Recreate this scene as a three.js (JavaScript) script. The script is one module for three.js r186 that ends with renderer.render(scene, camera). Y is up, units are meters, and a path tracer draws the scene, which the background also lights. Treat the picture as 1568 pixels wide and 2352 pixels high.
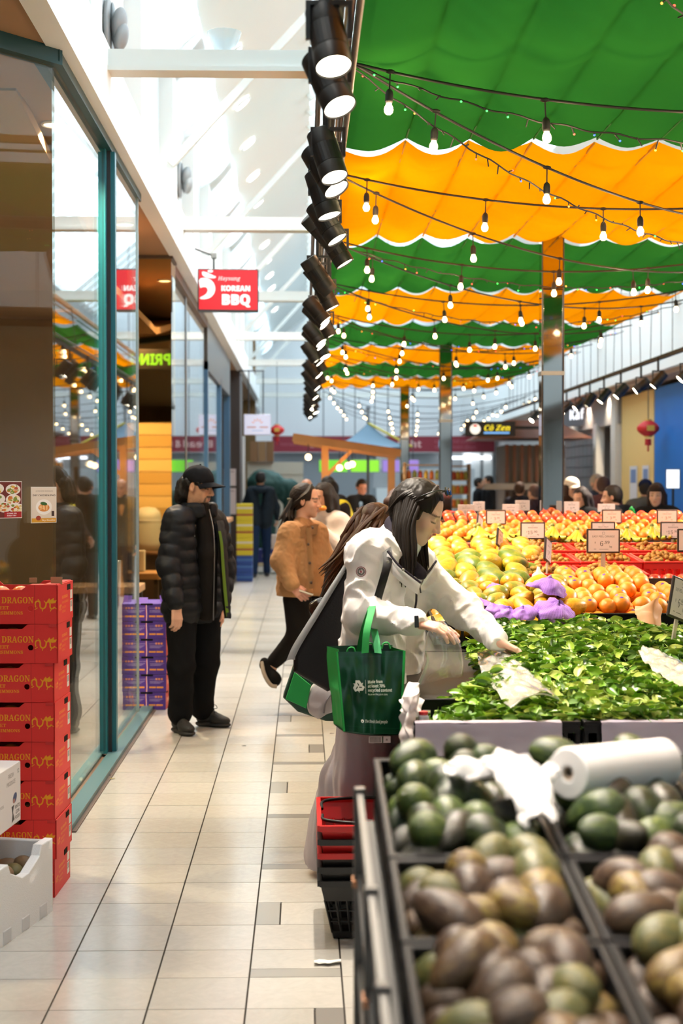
import * as THREE from 'three';
import { mergeGeometries } from 'three/addons/utils/BufferGeometryUtils.js';
import { RoundedBoxGeometry } from 'three/addons/geometries/RoundedBoxGeometry.js';
import { RectAreaLightUniformsLib } from 'three/addons/lights/RectAreaLightUniformsLib.js';

// ---------- camera, sky, large lights, exposure ----------
const scene = new THREE.Scene();
const FOCAL = 3450, EYE = 1.6, YAW = Math.atan(87 / FOCAL), PITCH = Math.atan(64 / FOCAL);
const camera = new THREE.PerspectiveCamera(2 * Math.atan(1176 / FOCAL) * 180 / Math.PI, 1568 / 2352, 0.1, 200);
camera.position.set(0, EYE, 0);
camera.rotation.set(-PITCH, -YAW, 0, 'YXZ');
camera.focus = 6.6;
camera.userData.fStop = 3.0;
camera.updateMatrixWorld();
scene.add(camera);
const renderer = new THREE.WebGLRenderer({ antialias: true });
renderer.toneMapping = THREE.LinearToneMapping;
renderer.toneMappingExposure = 1.1;
renderer.shadowMap.enabled = true;
RectAreaLightUniformsLib.init();
scene.background = new THREE.Color(0.75, 0.85, 1.0);          // overcast sky above the glazed roof
const SKYLIGHT = 1.3;                                           // glow of the glazed roof, also the strength of its area lights
const DAY = [0.72, 0.88, 1.0];
function areaLight(w, h, pos, target, color, strength) {
  const l = new THREE.RectAreaLight(new THREE.Color().setRGB(...color), strength, w, h);
  l.position.set(...pos); l.lookAt(...target); scene.add(l);
  return l;
}
// glazed ridge over the hall, both slopes, in bays; and the row of lit blinds high on the left side
for (let k = -1; k < 5; k++) {
  const z = -1.5 - 8.2 * k;
  areaLight(8, 2.3, [1.03, 7.12, z], [1.03 + 0.643, 7.12 - 0.766, z], DAY, SKYLIGHT);
  areaLight(8, 2.3, [2.77, 7.12, z], [2.77 - 0.643, 7.12 - 0.766, z], DAY, SKYLIGHT);
}

// ---------- helpers ----------
let seed = 12345;
const rnd = () => { seed = (seed * 1664525 + 1013904223) >>> 0; return seed / 4294967296; };
const rr = (a, b) => a + (b - a) * rnd();
const V = (x, y, z) => new THREE.Vector3(x, y, z);
// the point on the plane z = -d that lies on the line of sight through a spot of the 1568 x 2352 survey frame
function at(px, py, d) {
  const v = V((px - 784) / FOCAL, -(py - 1176) / FOCAL, -1).applyEuler(camera.rotation);
  return v.multiplyScalar(-d / v.z).add(camera.position);
}
const used = {};
function numbered(n) { if (!(n in used)) { used[n] = 0; return n; } used[n]++; return n + '_' + String(used[n]).padStart(3, '0'); }
function srgb(h) { return new THREE.Color(h); }
function M(color, roughness = 0.7, extra = {}) {
  return new THREE.MeshPhysicalMaterial({ color: typeof color === 'object' && Array.isArray(color) ? new THREE.Color().setRGB(...color) : color, roughness, ...(roughness >= 0.75 ? { specularIntensity: 0.2 } : {}), ...extra });
}
function glow(color, k) { const c = new THREE.Color(color); return new THREE.MeshStandardMaterial({ color: c.clone(), roughness: 0.6, emissive: c, emissiveIntensity: k }); }
function shade(o) { o.castShadow = o.receiveShadow = true; return o; }
function plain(g) { if (g.index) g = g.toNonIndexed(); for (const k of Object.keys(g.attributes)) if (!['position', 'normal', 'uv', 'color'].includes(k)) g.deleteAttribute(k); return g; }
function merged(gs) {
  if (!Array.isArray(gs)) return gs;
  if (gs.length === 1) return gs[0];
  const l = gs.map(plain);
  const col = l.some((g) => g.attributes.color), uv = l.every((g) => g.attributes.uv);
  for (const g of l) {
    if (!uv && g.attributes.uv) g.deleteAttribute('uv');
    if (col && !g.attributes.color) g.setAttribute('color', new THREE.BufferAttribute(new Float32Array(g.attributes.position.count * 3).fill(1), 3));
  }
  return mergeGeometries(l, false);
}
function mesh(name, gs, mat, parent) {
  const m = shade(new THREE.Mesh(merged(gs), mat));
  m.name = parent && parent !== scene ? name : numbered(name);
  (parent || scene).add(m);
  return m;
}
function tag(o, label, category, group, kind) {
  if (label) o.userData.label = label;
  if (category) o.userData.category = category;
  if (group) o.userData.group = group;
  if (kind) o.userData.kind = kind;
  return o;
}
function thing(name, label, category, pos = [0, 0, 0], turn = 0, group) {
  const o = new THREE.Group(); o.name = numbered(name); scene.add(o);
  if (pos.isVector3) o.position.copy(pos); else o.position.set(...pos);
  o.rotation.y = turn;
  return tag(o, label, category, group);
}
function struct(name, gs, mat) { return tag(mesh(name, gs, mat), null, null, null, 'structure'); }
function copyOf(o, label) { const c = o.clone(); c.name = numbered(o.name.replace(/_\d{3}$/, '')); scene.add(c); c.userData = { ...o.userData }; if (label) c.userData.label = label; return c; }
function place(g, x = 0, y = 0, z = 0, rx = 0, ry = 0, rz = 0, s = 1) {
  const m = new THREE.Matrix4().compose(V(x, y, z), new THREE.Quaternion().setFromEuler(new THREE.Euler(rx, ry, rz, 'YXZ')), Array.isArray(s) ? V(...s) : V(s, s, s));
  return g.applyMatrix4(m);
}
const box = (w, h, d, x = 0, y = 0, z = 0, rx = 0, ry = 0, rz = 0) => place(new THREE.BoxGeometry(w, h, d), x, y, z, rx, ry, rz);
const rbox = (w, h, d, x = 0, y = 0, z = 0, r = 0.005, seg = 2, rx = 0, ry = 0, rz = 0) => place(new RoundedBoxGeometry(w, h, d, seg, r), x, y, z, rx, ry, rz);
const span = (x0, x1, y0, y1, z0, z1) => box(Math.abs(x1 - x0), Math.abs(y1 - y0), Math.abs(z1 - z0), (x0 + x1) / 2, (y0 + y1) / 2, (z0 + z1) / 2);
const cyl = (r0, r1, h, x = 0, y = 0, z = 0, rx = 0, ry = 0, rz = 0, n = 20) => place(new THREE.CylinderGeometry(r0, r1, h, n), x, y, z, rx, ry, rz);
const ball = (r, x = 0, y = 0, z = 0, s = [1, 1, 1], a = 16, b = 12) => place(new THREE.SphereGeometry(r, a, b), x, y, z, 0, 0, 0, s);
function bar(a, b, r, r2 = r, n = 10) {
  const d = b.clone().sub(a), L = d.length(), g = new THREE.CylinderGeometry(r2, r, L, n);
  g.applyMatrix4(new THREE.Matrix4().compose(a.clone().add(b).multiplyScalar(0.5), new THREE.Quaternion().setFromUnitVectors(V(0, 1, 0), d.normalize()), V(1, 1, 1)));
  return g;
}
function beam(a, b, w, h) {   // square bar from a to b, w across, h high
  const d = b.clone().sub(a), L = d.length(), g = new THREE.BoxGeometry(w, h, L);
  const m = new THREE.Matrix4().lookAt(b, a, Math.abs(d.y) / L > 0.99 ? V(1, 0, 0) : V(0, 1, 0)); m.setPosition(a.clone().add(b).multiplyScalar(0.5));
  return g.applyMatrix4(m);
}
const tube = (pts, r, seg = 24, n = 6, closed = false) => new THREE.TubeGeometry(new THREE.CatmullRomCurve3(pts, closed), seg, r, n, closed);
const lathe = (pts, n = 24) => new THREE.LatheGeometry(pts.map(([r, y]) => new THREE.Vector2(r, y)), n);
function grid(nu, nv, f, uvs = 1) {   // surface from f(u, v) -> Vector3
  const pos = [], uv = [], idx = [];
  for (let j = 0; j <= nv; j++) for (let i = 0; i <= nu; i++) { const p = f(i / nu, j / nv); pos.push(p.x, p.y, p.z); uv.push(i / nu * uvs, j / nv * uvs); }
  for (let j = 0; j < nv; j++) for (let i = 0; i < nu; i++) { const a = j * (nu + 1) + i, b = a + 1, c = a + nu + 1, d = c + 1; idx.push(a, b, d, a, d, c); }
  const g = new THREE.BufferGeometry();
  g.setAttribute('position', new THREE.Float32BufferAttribute(pos, 3)); g.setAttribute('uv', new THREE.Float32BufferAttribute(uv, 2));
  g.setIndex(idx); g.computeVertexNormals();
  return g;
}
function sheet(nu, nv, f, t) {   // a grid with a back side t behind it
  const a = grid(nu, nv, f), n = a.attributes.normal, b = a.clone(), p = b.attributes.position;
  for (let i = 0; i < p.count; i++) p.setXYZ(i, p.getX(i) - n.getX(i) * t, p.getY(i) - n.getY(i) * t, p.getZ(i) - n.getZ(i) * t);
  const ix = b.index.array; for (let i = 0; i < ix.length; i += 3) { const s = ix[i]; ix[i] = ix[i + 1]; ix[i + 1] = s; }
  b.computeVertexNormals();
  return merged([a, b]);
}
// value noise
const HN = new Float32Array(4096); { let s = 99; for (let i = 0; i < 4096; i++) { s = (s * 1664525 + 1013904223) >>> 0; HN[i] = s / 2147483648 - 1; } }
const hsh = (x, y, z) => HN[(x * 73856093 ^ y * 19349663 ^ z * 83492791) & 4095];
function noise(x, y, z) {
  const X = Math.floor(x), Y = Math.floor(y), Z = Math.floor(z); x -= X; y -= Y; z -= Z;
  x = x * x * (3 - 2 * x); y = y * y * (3 - 2 * y); z = z * z * (3 - 2 * z);
  const L = (a, b, t) => a + (b - a) * t;
  return L(L(L(hsh(X, Y, Z), hsh(X + 1, Y, Z), x), L(hsh(X, Y + 1, Z), hsh(X + 1, Y + 1, Z), x), y), L(L(hsh(X, Y, Z + 1), hsh(X + 1, Y, Z + 1), x), L(hsh(X, Y + 1, Z + 1), hsh(X + 1, Y + 1, Z + 1), x), y), z);
}
const fbm = (x, y, z) => noise(x, y, z) * 0.6 + noise(x * 2.1, y * 2.1, z * 2.1) * 0.28 + noise(x * 4.3, y * 4.3, z * 4.3) * 0.12;
// textures
function canvasTex(w, h, draw, rep) {
  const c = document.createElement('canvas'); c.width = w; c.height = h;
  draw(c.getContext('2d'), w, h);
  const t = new THREE.CanvasTexture(c); t.colorSpace = THREE.SRGBColorSpace; t.anisotropy = 8;
  if (rep) { t.wrapS = t.wrapT = THREE.RepeatWrapping; t.repeat.set(...rep); }
  return t;
}
function dataTex(n, f, rep = [1, 1], color = false) {   // f(u, v) -> grey or [r, g, b] in 0..1
  const a = new Uint8Array(n * n * 4);
  for (let j = 0; j < n; j++) for (let i = 0; i < n; i++) { const v = f(i / n, j / n), k = (j * n + i) * 4; for (let q = 0; q < 3; q++) a[k + q] = 255 * Math.min(1, Math.max(0, Array.isArray(v) ? v[q] : v)); a[k + 3] = 255; }
  const t = new THREE.DataTexture(a, n, n); t.magFilter = THREE.LinearFilter; t.minFilter = THREE.LinearFilter; t.wrapS = t.wrapT = THREE.RepeatWrapping; t.repeat.set(...rep);
  if (color) t.colorSpace = THREE.SRGBColorSpace;
  t.needsUpdate = true;
  return t;
}
const tnoise = (u, v, f, s = 0) => { const a = u * 6.2832, b = v * 6.2832; return fbm(Math.cos(a) * f + 7 + s, Math.sin(a) * f + Math.cos(b) * f + 3, Math.sin(b) * f + s); };   // tiles without a seam
function tint(g, f) {   // vertex colours from f(x, y, z, normal) -> [r, g, b] linear
  const p = g.attributes.position, n = g.attributes.normal, c = new Float32Array(p.count * 3);
  for (let i = 0; i < p.count; i++) { const v = f(p.getX(i), p.getY(i), p.getZ(i), n ? n.getY(i) : 0); c[3 * i] = v[0]; c[3 * i + 1] = v[1]; c[3 * i + 2] = v[2]; }
  g.setAttribute('color', new THREE.BufferAttribute(c, 3));
  return g;
}
const lin = (h) => { const c = new THREE.Color(h); return [c.r, c.g, c.b]; };
const mix3 = (a, b, t) => [a[0] + (b[0] - a[0]) * t, a[1] + (b[1] - a[1]) * t, a[2] + (b[2] - a[2]) * t];
const sst = (a, b, x) => { const t = Math.min(1, Math.max(0, (x - a) / (b - a))); return t * t * (3 - 2 * t); };
// a flat printed face: plane w x h facing +z before turning
const face = (w, h, x = 0, y = 0, z = 0, rx = 0, ry = 0, rz = 0) => place(new THREE.PlaneGeometry(w, h), x, y, z, rx, ry, rz);
// ---------- the setting ----------
const white = M([0.74, 0.75, 0.735], 0.65), whiteSteel = M([0.72, 0.71, 0.66], 0.5), offWhite = M([0.74, 0.72, 0.66], 0.7);
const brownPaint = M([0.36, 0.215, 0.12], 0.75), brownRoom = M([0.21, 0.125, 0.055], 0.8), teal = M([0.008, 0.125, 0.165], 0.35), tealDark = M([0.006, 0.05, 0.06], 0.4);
const black = M([0.015, 0.015, 0.017], 0.5), blackGloss = M([0.012, 0.012, 0.014], 0.25), darkGrey = M([0.05, 0.05, 0.055], 0.6);
const steel = M([0.55, 0.56, 0.57], 0.3, { metalness: 1 });
const glassMat = M([0.97, 1.0, 0.985], 0.0, { transmission: 1, thickness: 0, ior: 1.5, specularIntensity: 1 });
// floor: slab with dark joints, tiles laid over it
const groutMat = M([0.05, 0.045, 0.04], 0.8);
const tileNoise = dataTex(256, (u, v) => 0.5 + 0.35 * tnoise(u, v, 3) + 0.2 * tnoise(u, v, 11, 5));
const tileMats = [[0.57, 0.555, 0.52], [0.60, 0.585, 0.55], [0.545, 0.53, 0.495], [0.58, 0.555, 0.51]].map((c, i) => {
  const sp = dataTex(128, (u, v) => { const n = 0.93 + 0.07 * tnoise(u, v, 2.5, i) + 0.035 * tnoise(u, v, 14, i + 3); return [n, n, n]; });
  return M(c, 0.17, { map: sp, bumpMap: tileNoise, bumpScale: 0.0004 });
});
const greyTile = [M([0.27, 0.26, 0.245], 0.22), M([0.36, 0.35, 0.33], 0.22)];
const floor = struct('floor', span(-9, 9, -0.16, -0.006, -46, 12), groutMat);
{
  const ROW = 0.291, D0 = 4.85, far = [];
  const put = (x0, x1, d0, d1, mat, near) => {
    const g = span(x0 + 0.003, x1 - 0.003, -0.006, rr(-0.0004, 0.0004), -d0 - 0.0016, -d1 + 0.0016);
    if (near) mesh('tile', g, mat, floor); else far.push(g);
  };
  let n = 0;
  for (let k = -3; k < 96; k++) {
    const d0 = D0 + ROW * k, d1 = d0 + ROW;
    for (let c = -1; c < 3; c++) {
      const x0 = -0.777 + 0.3 * c, x1 = x0 + 0.3, near = k < 58, m = tileMats[Math.floor(rnd() * 4)], j = ((k - 7) % 8 + 8) % 8;
      if (c !== 2) { put(x0, x1, d0, d1, m, near); n++; continue; }
      if (j === 1) { put(x0, x1, d0, d0 + 0.085, greyTile[k % 3 ? 0 : 1], near); put(x0, x1, d0 + 0.085, d1, m, near); }
      else if (j === 5) { put(x0, x1, d0, d1 - 0.085, m, near); put(x0, x1, d1 - 0.085, d1, greyTile[0], near); }
      else if (j === 3) { put(x0, x0 + 0.09, d0, d1, greyTile[1], near); put(x0 + 0.09, x1, d0, d1, m, near); }
      else if (j === 7) { put(x0, x1 - 0.09, d0, d1, m, near); put(x1 - 0.09, x1, d0, d1, greyTile[0], near); }
      else put(x0, x1, d0, d1, m, near);
    }
    for (let c = 3; c < 5; c++) far.push(span(-0.774 + 0.3 * c, -0.78 + 0.3 * (c + 1), -0.006, 0, -d0 - 0.0016, -d1 + 0.0016));
    far.push(span(-1.105, -1.08, -0.006, 0, -d0 - 0.0016, -d1 + 0.0016));
  }
  for (let k = -2; k < 14; k++) far.push(span(0.73, 8.9, -0.006, 0, 4.9 - 3.6 * k, 4.9 - 3.6 * (k + 1) + 0.004));
  for (let k = -2; k < 3; k++) far.push(span(-1.1, 0.72, -0.006, 0, 4.9 - 2.95 * k, 4.9 - 2.95 * (k + 1) + 0.004));
  const rest = mesh('tile', far, tileMats[0], floor); tag(rest, null, null, null, 'stuff');
}
// hall shell
struct('wall_back', span(-9, 9, 0, 8.2, -44.3, -44), M([0.88, 0.89, 0.89], 0.8));
struct('wall_front', span(-9, 9, 0, 8.2, 12, 12.3), white);
struct('wall_right', span(5.6, 5.9, 0, 6.2, 12, -44), white);
const slope = 0.84;
{
  const a = Math.atan(slope), roof = struct('ceiling', [
    place(new THREE.BoxGeometry(1.95, 0.12, 56.5), -0.70, 5.935, -16, 0, 0, a),
    place(new THREE.BoxGeometry(2.60, 0.12, 56.5), 4.72, 5.76, -16, 0, 0, -a),
    span(1.78, 2.02, 8.02, 8.16, 12, -44.2),
  ], M([0.74, 0.77, 0.74], 0.75));
}
// glazed ridge: panes between rafters
const skyPane = new THREE.MeshStandardMaterial({ color: new THREE.Color().setRGB(...DAY), emissive: new THREE.Color().setRGB(...DAY), emissiveIntensity: 1.8, roughness: 0.4 });
{
  const glazing = tag(new THREE.Group(), null, null, null, 'structure'); glazing.name = 'ceiling_glazing'; scene.add(glazing);
  const pane = new THREE.BoxGeometry(2.36, 0.012, 0.74), raf = new THREE.BoxGeometry(2.42, 0.16, 0.06);
  for (let k = 0; k < 69; k++) for (const s of [-1, 1]) {
    const z = 11.4 - 0.81 * k, a = -s * Math.atan(slope);
    for (const [g, m, nm, off] of [[pane, skyPane, 'pane', 0.05], [raf, whiteSteel, 'rafter', 0]]) {
      const o = shade(new THREE.Mesh(g, m)); o.name = nm;
      o.position.set(1.9 + s * 0.93, 7.25 + off, nm === 'pane' ? z : z - 0.405); o.rotation.z = a; glazing.add(o);
    }
  }
}
// upper left wall: recessed white bays between piers, cornice above the shops
const BAYS = [3.12, 8.25, 13.35, 18.45, 23.4, 28.5, 33.6, 38.7];
struct('wall_left', [span(-1.6, -1.27, 3.69, 5.75, 12, -44)], white);
BAYS.forEach((d) => {
  struct('wall_left_pier', [span(-1.4, -1.15, 3.7, 5.55, -d + 0.02, -d - 0.42), span(-1.4, -1.15, 3.7, 5.55, -d - 2.5, -d - 2.8), beam(V(-1.16, 5.35, -d - 0.2), V(-0.95, 5.6, -d - 0.2), 0.4, 0.12), beam(V(-1.16, 5.35, -d - 2.65), V(-0.95, 5.6, -d - 2.65), 0.3, 0.12)], M([0.78, 0.78, 0.745], 0.65));
});
struct('trim_1', [span(-1.75, -1.07, 3.69, 3.78, 12, -36), span(-1.17, -1.055, 3.592, 3.98, 12, -36)], M([0.86, 0.86, 0.84], 0.5));
// roof lights along the foot of the left slope, each with a blind sagging below it
const blindMat = M([0.86, 0.88, 0.88], 0.95, { transmission: 0.55, thickness: 0, side: THREE.DoubleSide });
{
  const lights = tag(new THREE.Group(), null, null, null, 'structure'); lights.name = 'ceiling_roof_lights'; scene.add(lights);
  for (let k = 0; k < 15; k++) {
    const d = 5.6 + 2.5 * k, bl = thing('roof_blind', ['pale sagging blind under the left roof light, nearest the camera', 'pale sagging roof blind directly above the first white tie beam', 'pale sagging roof blind, third from the camera'][k] || 'pale sagging blind in the receding row under the left roof lights', 'blind', [0, 0, 0], 0, 'roof blinds');
    mesh('cloth', sheet(10, 12, (u, v) => { const x = -1.25 + 0.34 * u + 0.05 * u * Math.sin(Math.PI * v); return V(x, 6.30 + slope * x - 0.10 * Math.sin(Math.PI * v) * (1 - u) - 0.04 * Math.sin(Math.PI * u), -d - 2.42 * v); }, -0.004), blindMat, bl);
    mesh('rail', [beam(V(-1.25, 5.24, -d), V(-0.9, 5.54, -d), 0.03, 0.03)], whiteSteel, bl);
    mesh('pane', place(new THREE.BoxGeometry(0.42, 0.012, 2.4), -1.07, 6.425 + slope * -1.07, -d - 1.25, 0, 0, Math.atan(slope)), skyPane, lights);
    if (k % 3 === 0) areaLight(7.2, 0.36, [-1.065, 6.405 + slope * -1.07, -d - 3.7], [-0.42, 5.5 - 0.766, -d - 3.7], DAY, 5);
  }
}
// tie beams and braces of the roof trusses
BAYS.forEach((d, i) => {
  const words = ['nearest white steel tie beam, above the camera', 'white tie beam crossing above the nearest black spotlights', 'second white tie beam, level with the yellow canopy', 'white tie beam behind the red restaurant sign', 'white tie beam beyond the red restaurant sign', 'sixth white tie beam, far down the hall', 'seventh white tie beam, far down the hall', 'last white tie beam before the end wall'];
  const t = thing('tie_beam', words[i], 'beam');
  mesh('bar', [span(-1.18, 5.55, 3.86, 3.955, -d + 0.05, -d - 0.05), span(-1.18, 5.55, 3.835, 3.86, -d + 0.075, -d - 0.075)], whiteSteel, t);
  mesh('brace', beam(V(-1.17, 4.42, -d), V(1.6, 7.45, -d), 0.07, 0.07), whiteSteel, t);
  mesh('end_plate', span(-1.19, -1.165, 3.78, 4.0, -d + 0.12, -d - 0.12), whiteSteel, t);
});
// long slots of light set in the left slope
{
  const ring = M([0.7, 0.7, 0.68], 0.5), lens = glow(0xfffaf2, 5);
  for (let k = -6; k < 13; k++) {
    const d = 12.9 + 1.98 * k, x = -0.68, y = 6.405 + slope * x, a = Math.atan(slope);
    const t = thing('recessed_light', k < 0 ? 'round recessed light of the sloping ceiling above the near aisle, out of view' : k === 0 ? 'large round recessed light at the top of the sloping ceiling' : k === 1 ? 'round recessed light just below the topmost one on the sloping ceiling' : 'round recessed light in the row along the sloping white ceiling', 'ceiling light', [x, y, -d], 0, 'recessed lights of the sloping ceiling');
    t.rotation.z = a;
    mesh('bezel', place(new THREE.TorusGeometry(0.105, 0.014, 8, 28), 0, 0, 0, Math.PI / 2), ring, t);
    mesh('lens', cyl(0.1, 0.1, 0.012, 0, 0.004, 0), lens, t);
    if (k < 9) { const l = new THREE.SpotLight(0xfffaf2, k < 0 ? 10 : 36, 0, 0.75, 0.7); l.position.set(x + 0.02, y - 0.03, -d); l.target.position.set(x + 0.35, 0, -d + 1.2); scene.add(l, l.target); l.castShadow = true; }
  }
}
// grey round wall lights with folded blades, a glass pendant reflector
{
  const lampMat = M([0.3, 0.31, 0.31], 0.45), mk = (d, y, label) => {
    const t = thing('wall_light', label, 'wall light', [-1.265, y, -d]);
    mesh('backplate', place(lathe([[0, 0], [0.17, 0], [0.19, 0.02], [0.17, 0.03], [0, 0.03]], 28), 0, 0, 0, 0, 0, -Math.PI / 2), lampMat, t);
    mesh('blade', place(new THREE.SphereGeometry(0.15, 16, 12), 0.045, 0.02, -0.03, 0, 0, 0.06, [0.14, 1.05, 0.45]), lampMat, t);
    mesh('cup', place(new THREE.SphereGeometry(0.1, 18, 12), 0.085, 0.03, 0.02, 0, 0, -0.15, [0.5, 1, 0.8]), lampMat, t);
    mesh('cup', place(new THREE.SphereGeometry(0.09, 18, 12), 0.1, -0.06, 0.03, 0, 0, -0.2, [0.5, 1, 0.8]), lampMat, t);
    return t;
  };
  mk(9.75, 4.53, 'grey folded-blade wall light high on the white wall at upper left');
  mk(15.3, 4.68, 'smaller grey folded-blade wall light farther along the white wall');
  const p = at(515, 97, 8.25), g = thing('pendant_light', 'clear flared pendant light standing above the nearest white beam', 'pendant light', p);
  mesh('reflector', sheet(28, 6, (u, v) => { const r = 0.035 + 0.075 * Math.pow(v, 0.6), a = -u * Math.PI * 2; return V(Math.cos(a) * r, -0.07 + 0.13 * v, Math.sin(a) * r); }, 0.003), M([0.85, 0.9, 0.92], 0.15, { transmission: 0.7, thickness: 0 }), g);
  mesh('socket', cyl(0.035, 0.03, 0.06, 0, -0.1, 0), M([0.35, 0.4, 0.42], 0.4), g);
  g.scale.setScalar(0.86); mesh('stem', bar(V(0, -0.12, 0), V(0, (3.955 - p.y) / 0.86 - 0.004, 0), 0.012), whiteSteel, g);
}
// ---------- left shop front ----------
const GX = -1.155, SOFF = 3.6;
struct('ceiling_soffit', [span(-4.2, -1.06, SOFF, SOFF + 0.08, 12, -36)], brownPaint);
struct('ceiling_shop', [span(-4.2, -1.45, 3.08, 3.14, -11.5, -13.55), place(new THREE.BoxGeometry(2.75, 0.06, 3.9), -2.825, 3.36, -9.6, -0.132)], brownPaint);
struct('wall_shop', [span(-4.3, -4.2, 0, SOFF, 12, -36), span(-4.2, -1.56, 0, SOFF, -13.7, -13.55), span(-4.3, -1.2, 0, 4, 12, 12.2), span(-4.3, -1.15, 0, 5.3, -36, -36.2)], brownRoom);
{
  // angled glass bay nearest the camera, then the sliding door along the aisle
  const C = V(-1.15, 0, -6.98), N = V(-2.3, 0, -5.6);
  const dirA = N.clone().sub(C).normalize(), lenA = N.distanceTo(C), midA = N.clone().add(C).multiplyScalar(0.5), turnA = Math.atan2(-dirA.z, dirA.x);
  const wA = tag(new THREE.Group(), 'frameless angled shop window with posters behind the red cartons', null, null, 'structure'); wA.name = 'window_1'; scene.add(wA);
  mesh('pane', box(lenA, 3.5, 0.012, midA.x, 1.77, midA.z, 0, turnA), glassMat, wA);
  mesh('header', box(lenA + 0.04, 0.075, 0.08, midA.x, SOFF - 0.038, midA.z, 0, turnA), tealDark, wA);
  mesh('sill', box(lenA + 0.05, 0.05, 0.1, midA.x, 0.025, midA.z, 0, turnA), tealDark, wA);
  const d1 = tag(new THREE.Group(), 'tall teal framed sliding glass shop door', null, null, 'structure'); d1.name = 'door_1'; scene.add(d1);
  mesh('pane', span(GX - 0.006, GX + 0.006, 0.06, 3.54, -7.0, -8.78), glassMat, d1);
  mesh('pane', span(GX + 0.014, GX + 0.026, 0.06, 3.54, -8.86, -10.25), glassMat, d1);
  mesh('stile', span(GX - 0.04, GX + 0.01, 0.03, 3.54, -8.75, -8.81), teal, d1);
  mesh('stile', span(GX + 0.0, GX + 0.055, 0.03, 3.54, -8.835, -8.9), teal, d1);
  mesh('seal', span(GX - 0.02, GX + 0.03, 0.03, 3.54, -8.81, -8.84), black, d1);
  mesh('end_rail', span(GX + 0.005, GX + 0.035, 0.05, 3.54, -10.245, -10.26), M([0.5, 0.55, 0.52], 0.2, { metalness: 0.8 }), d1);
  mesh('header', [span(GX - 0.08, GX - 0.03, 3.53, SOFF, -6.95, -10.4), span(GX + 0.0, GX + 0.04, 3.54, SOFF, -6.95, -10.4)], tealDark, d1);
  mesh('header_channel', span(GX - 0.03, GX + 0.0, 3.56, SOFF, -6.95, -10.4), M([0.12, 0.04, 0.02], 0.4), d1);
  mesh('floor_track', [span(GX - 0.08, GX - 0.02, 0, 0.035, -6.9, -10.8), span(GX + 0.01, GX + 0.09, 0, 0.03, -6.9, -10.8)], M([0.10, 0.20, 0.22], 0.4), d1);
  mesh('track_groove', [span(GX - 0.02, GX + 0.01, 0, 0.012, -6.9, -10.8), span(GX + 0.09, GX + 0.11, 0, 0.006, -6.9, -10.8)], M([0.13, 0.09, 0.07], 0.6), d1);
}
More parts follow.
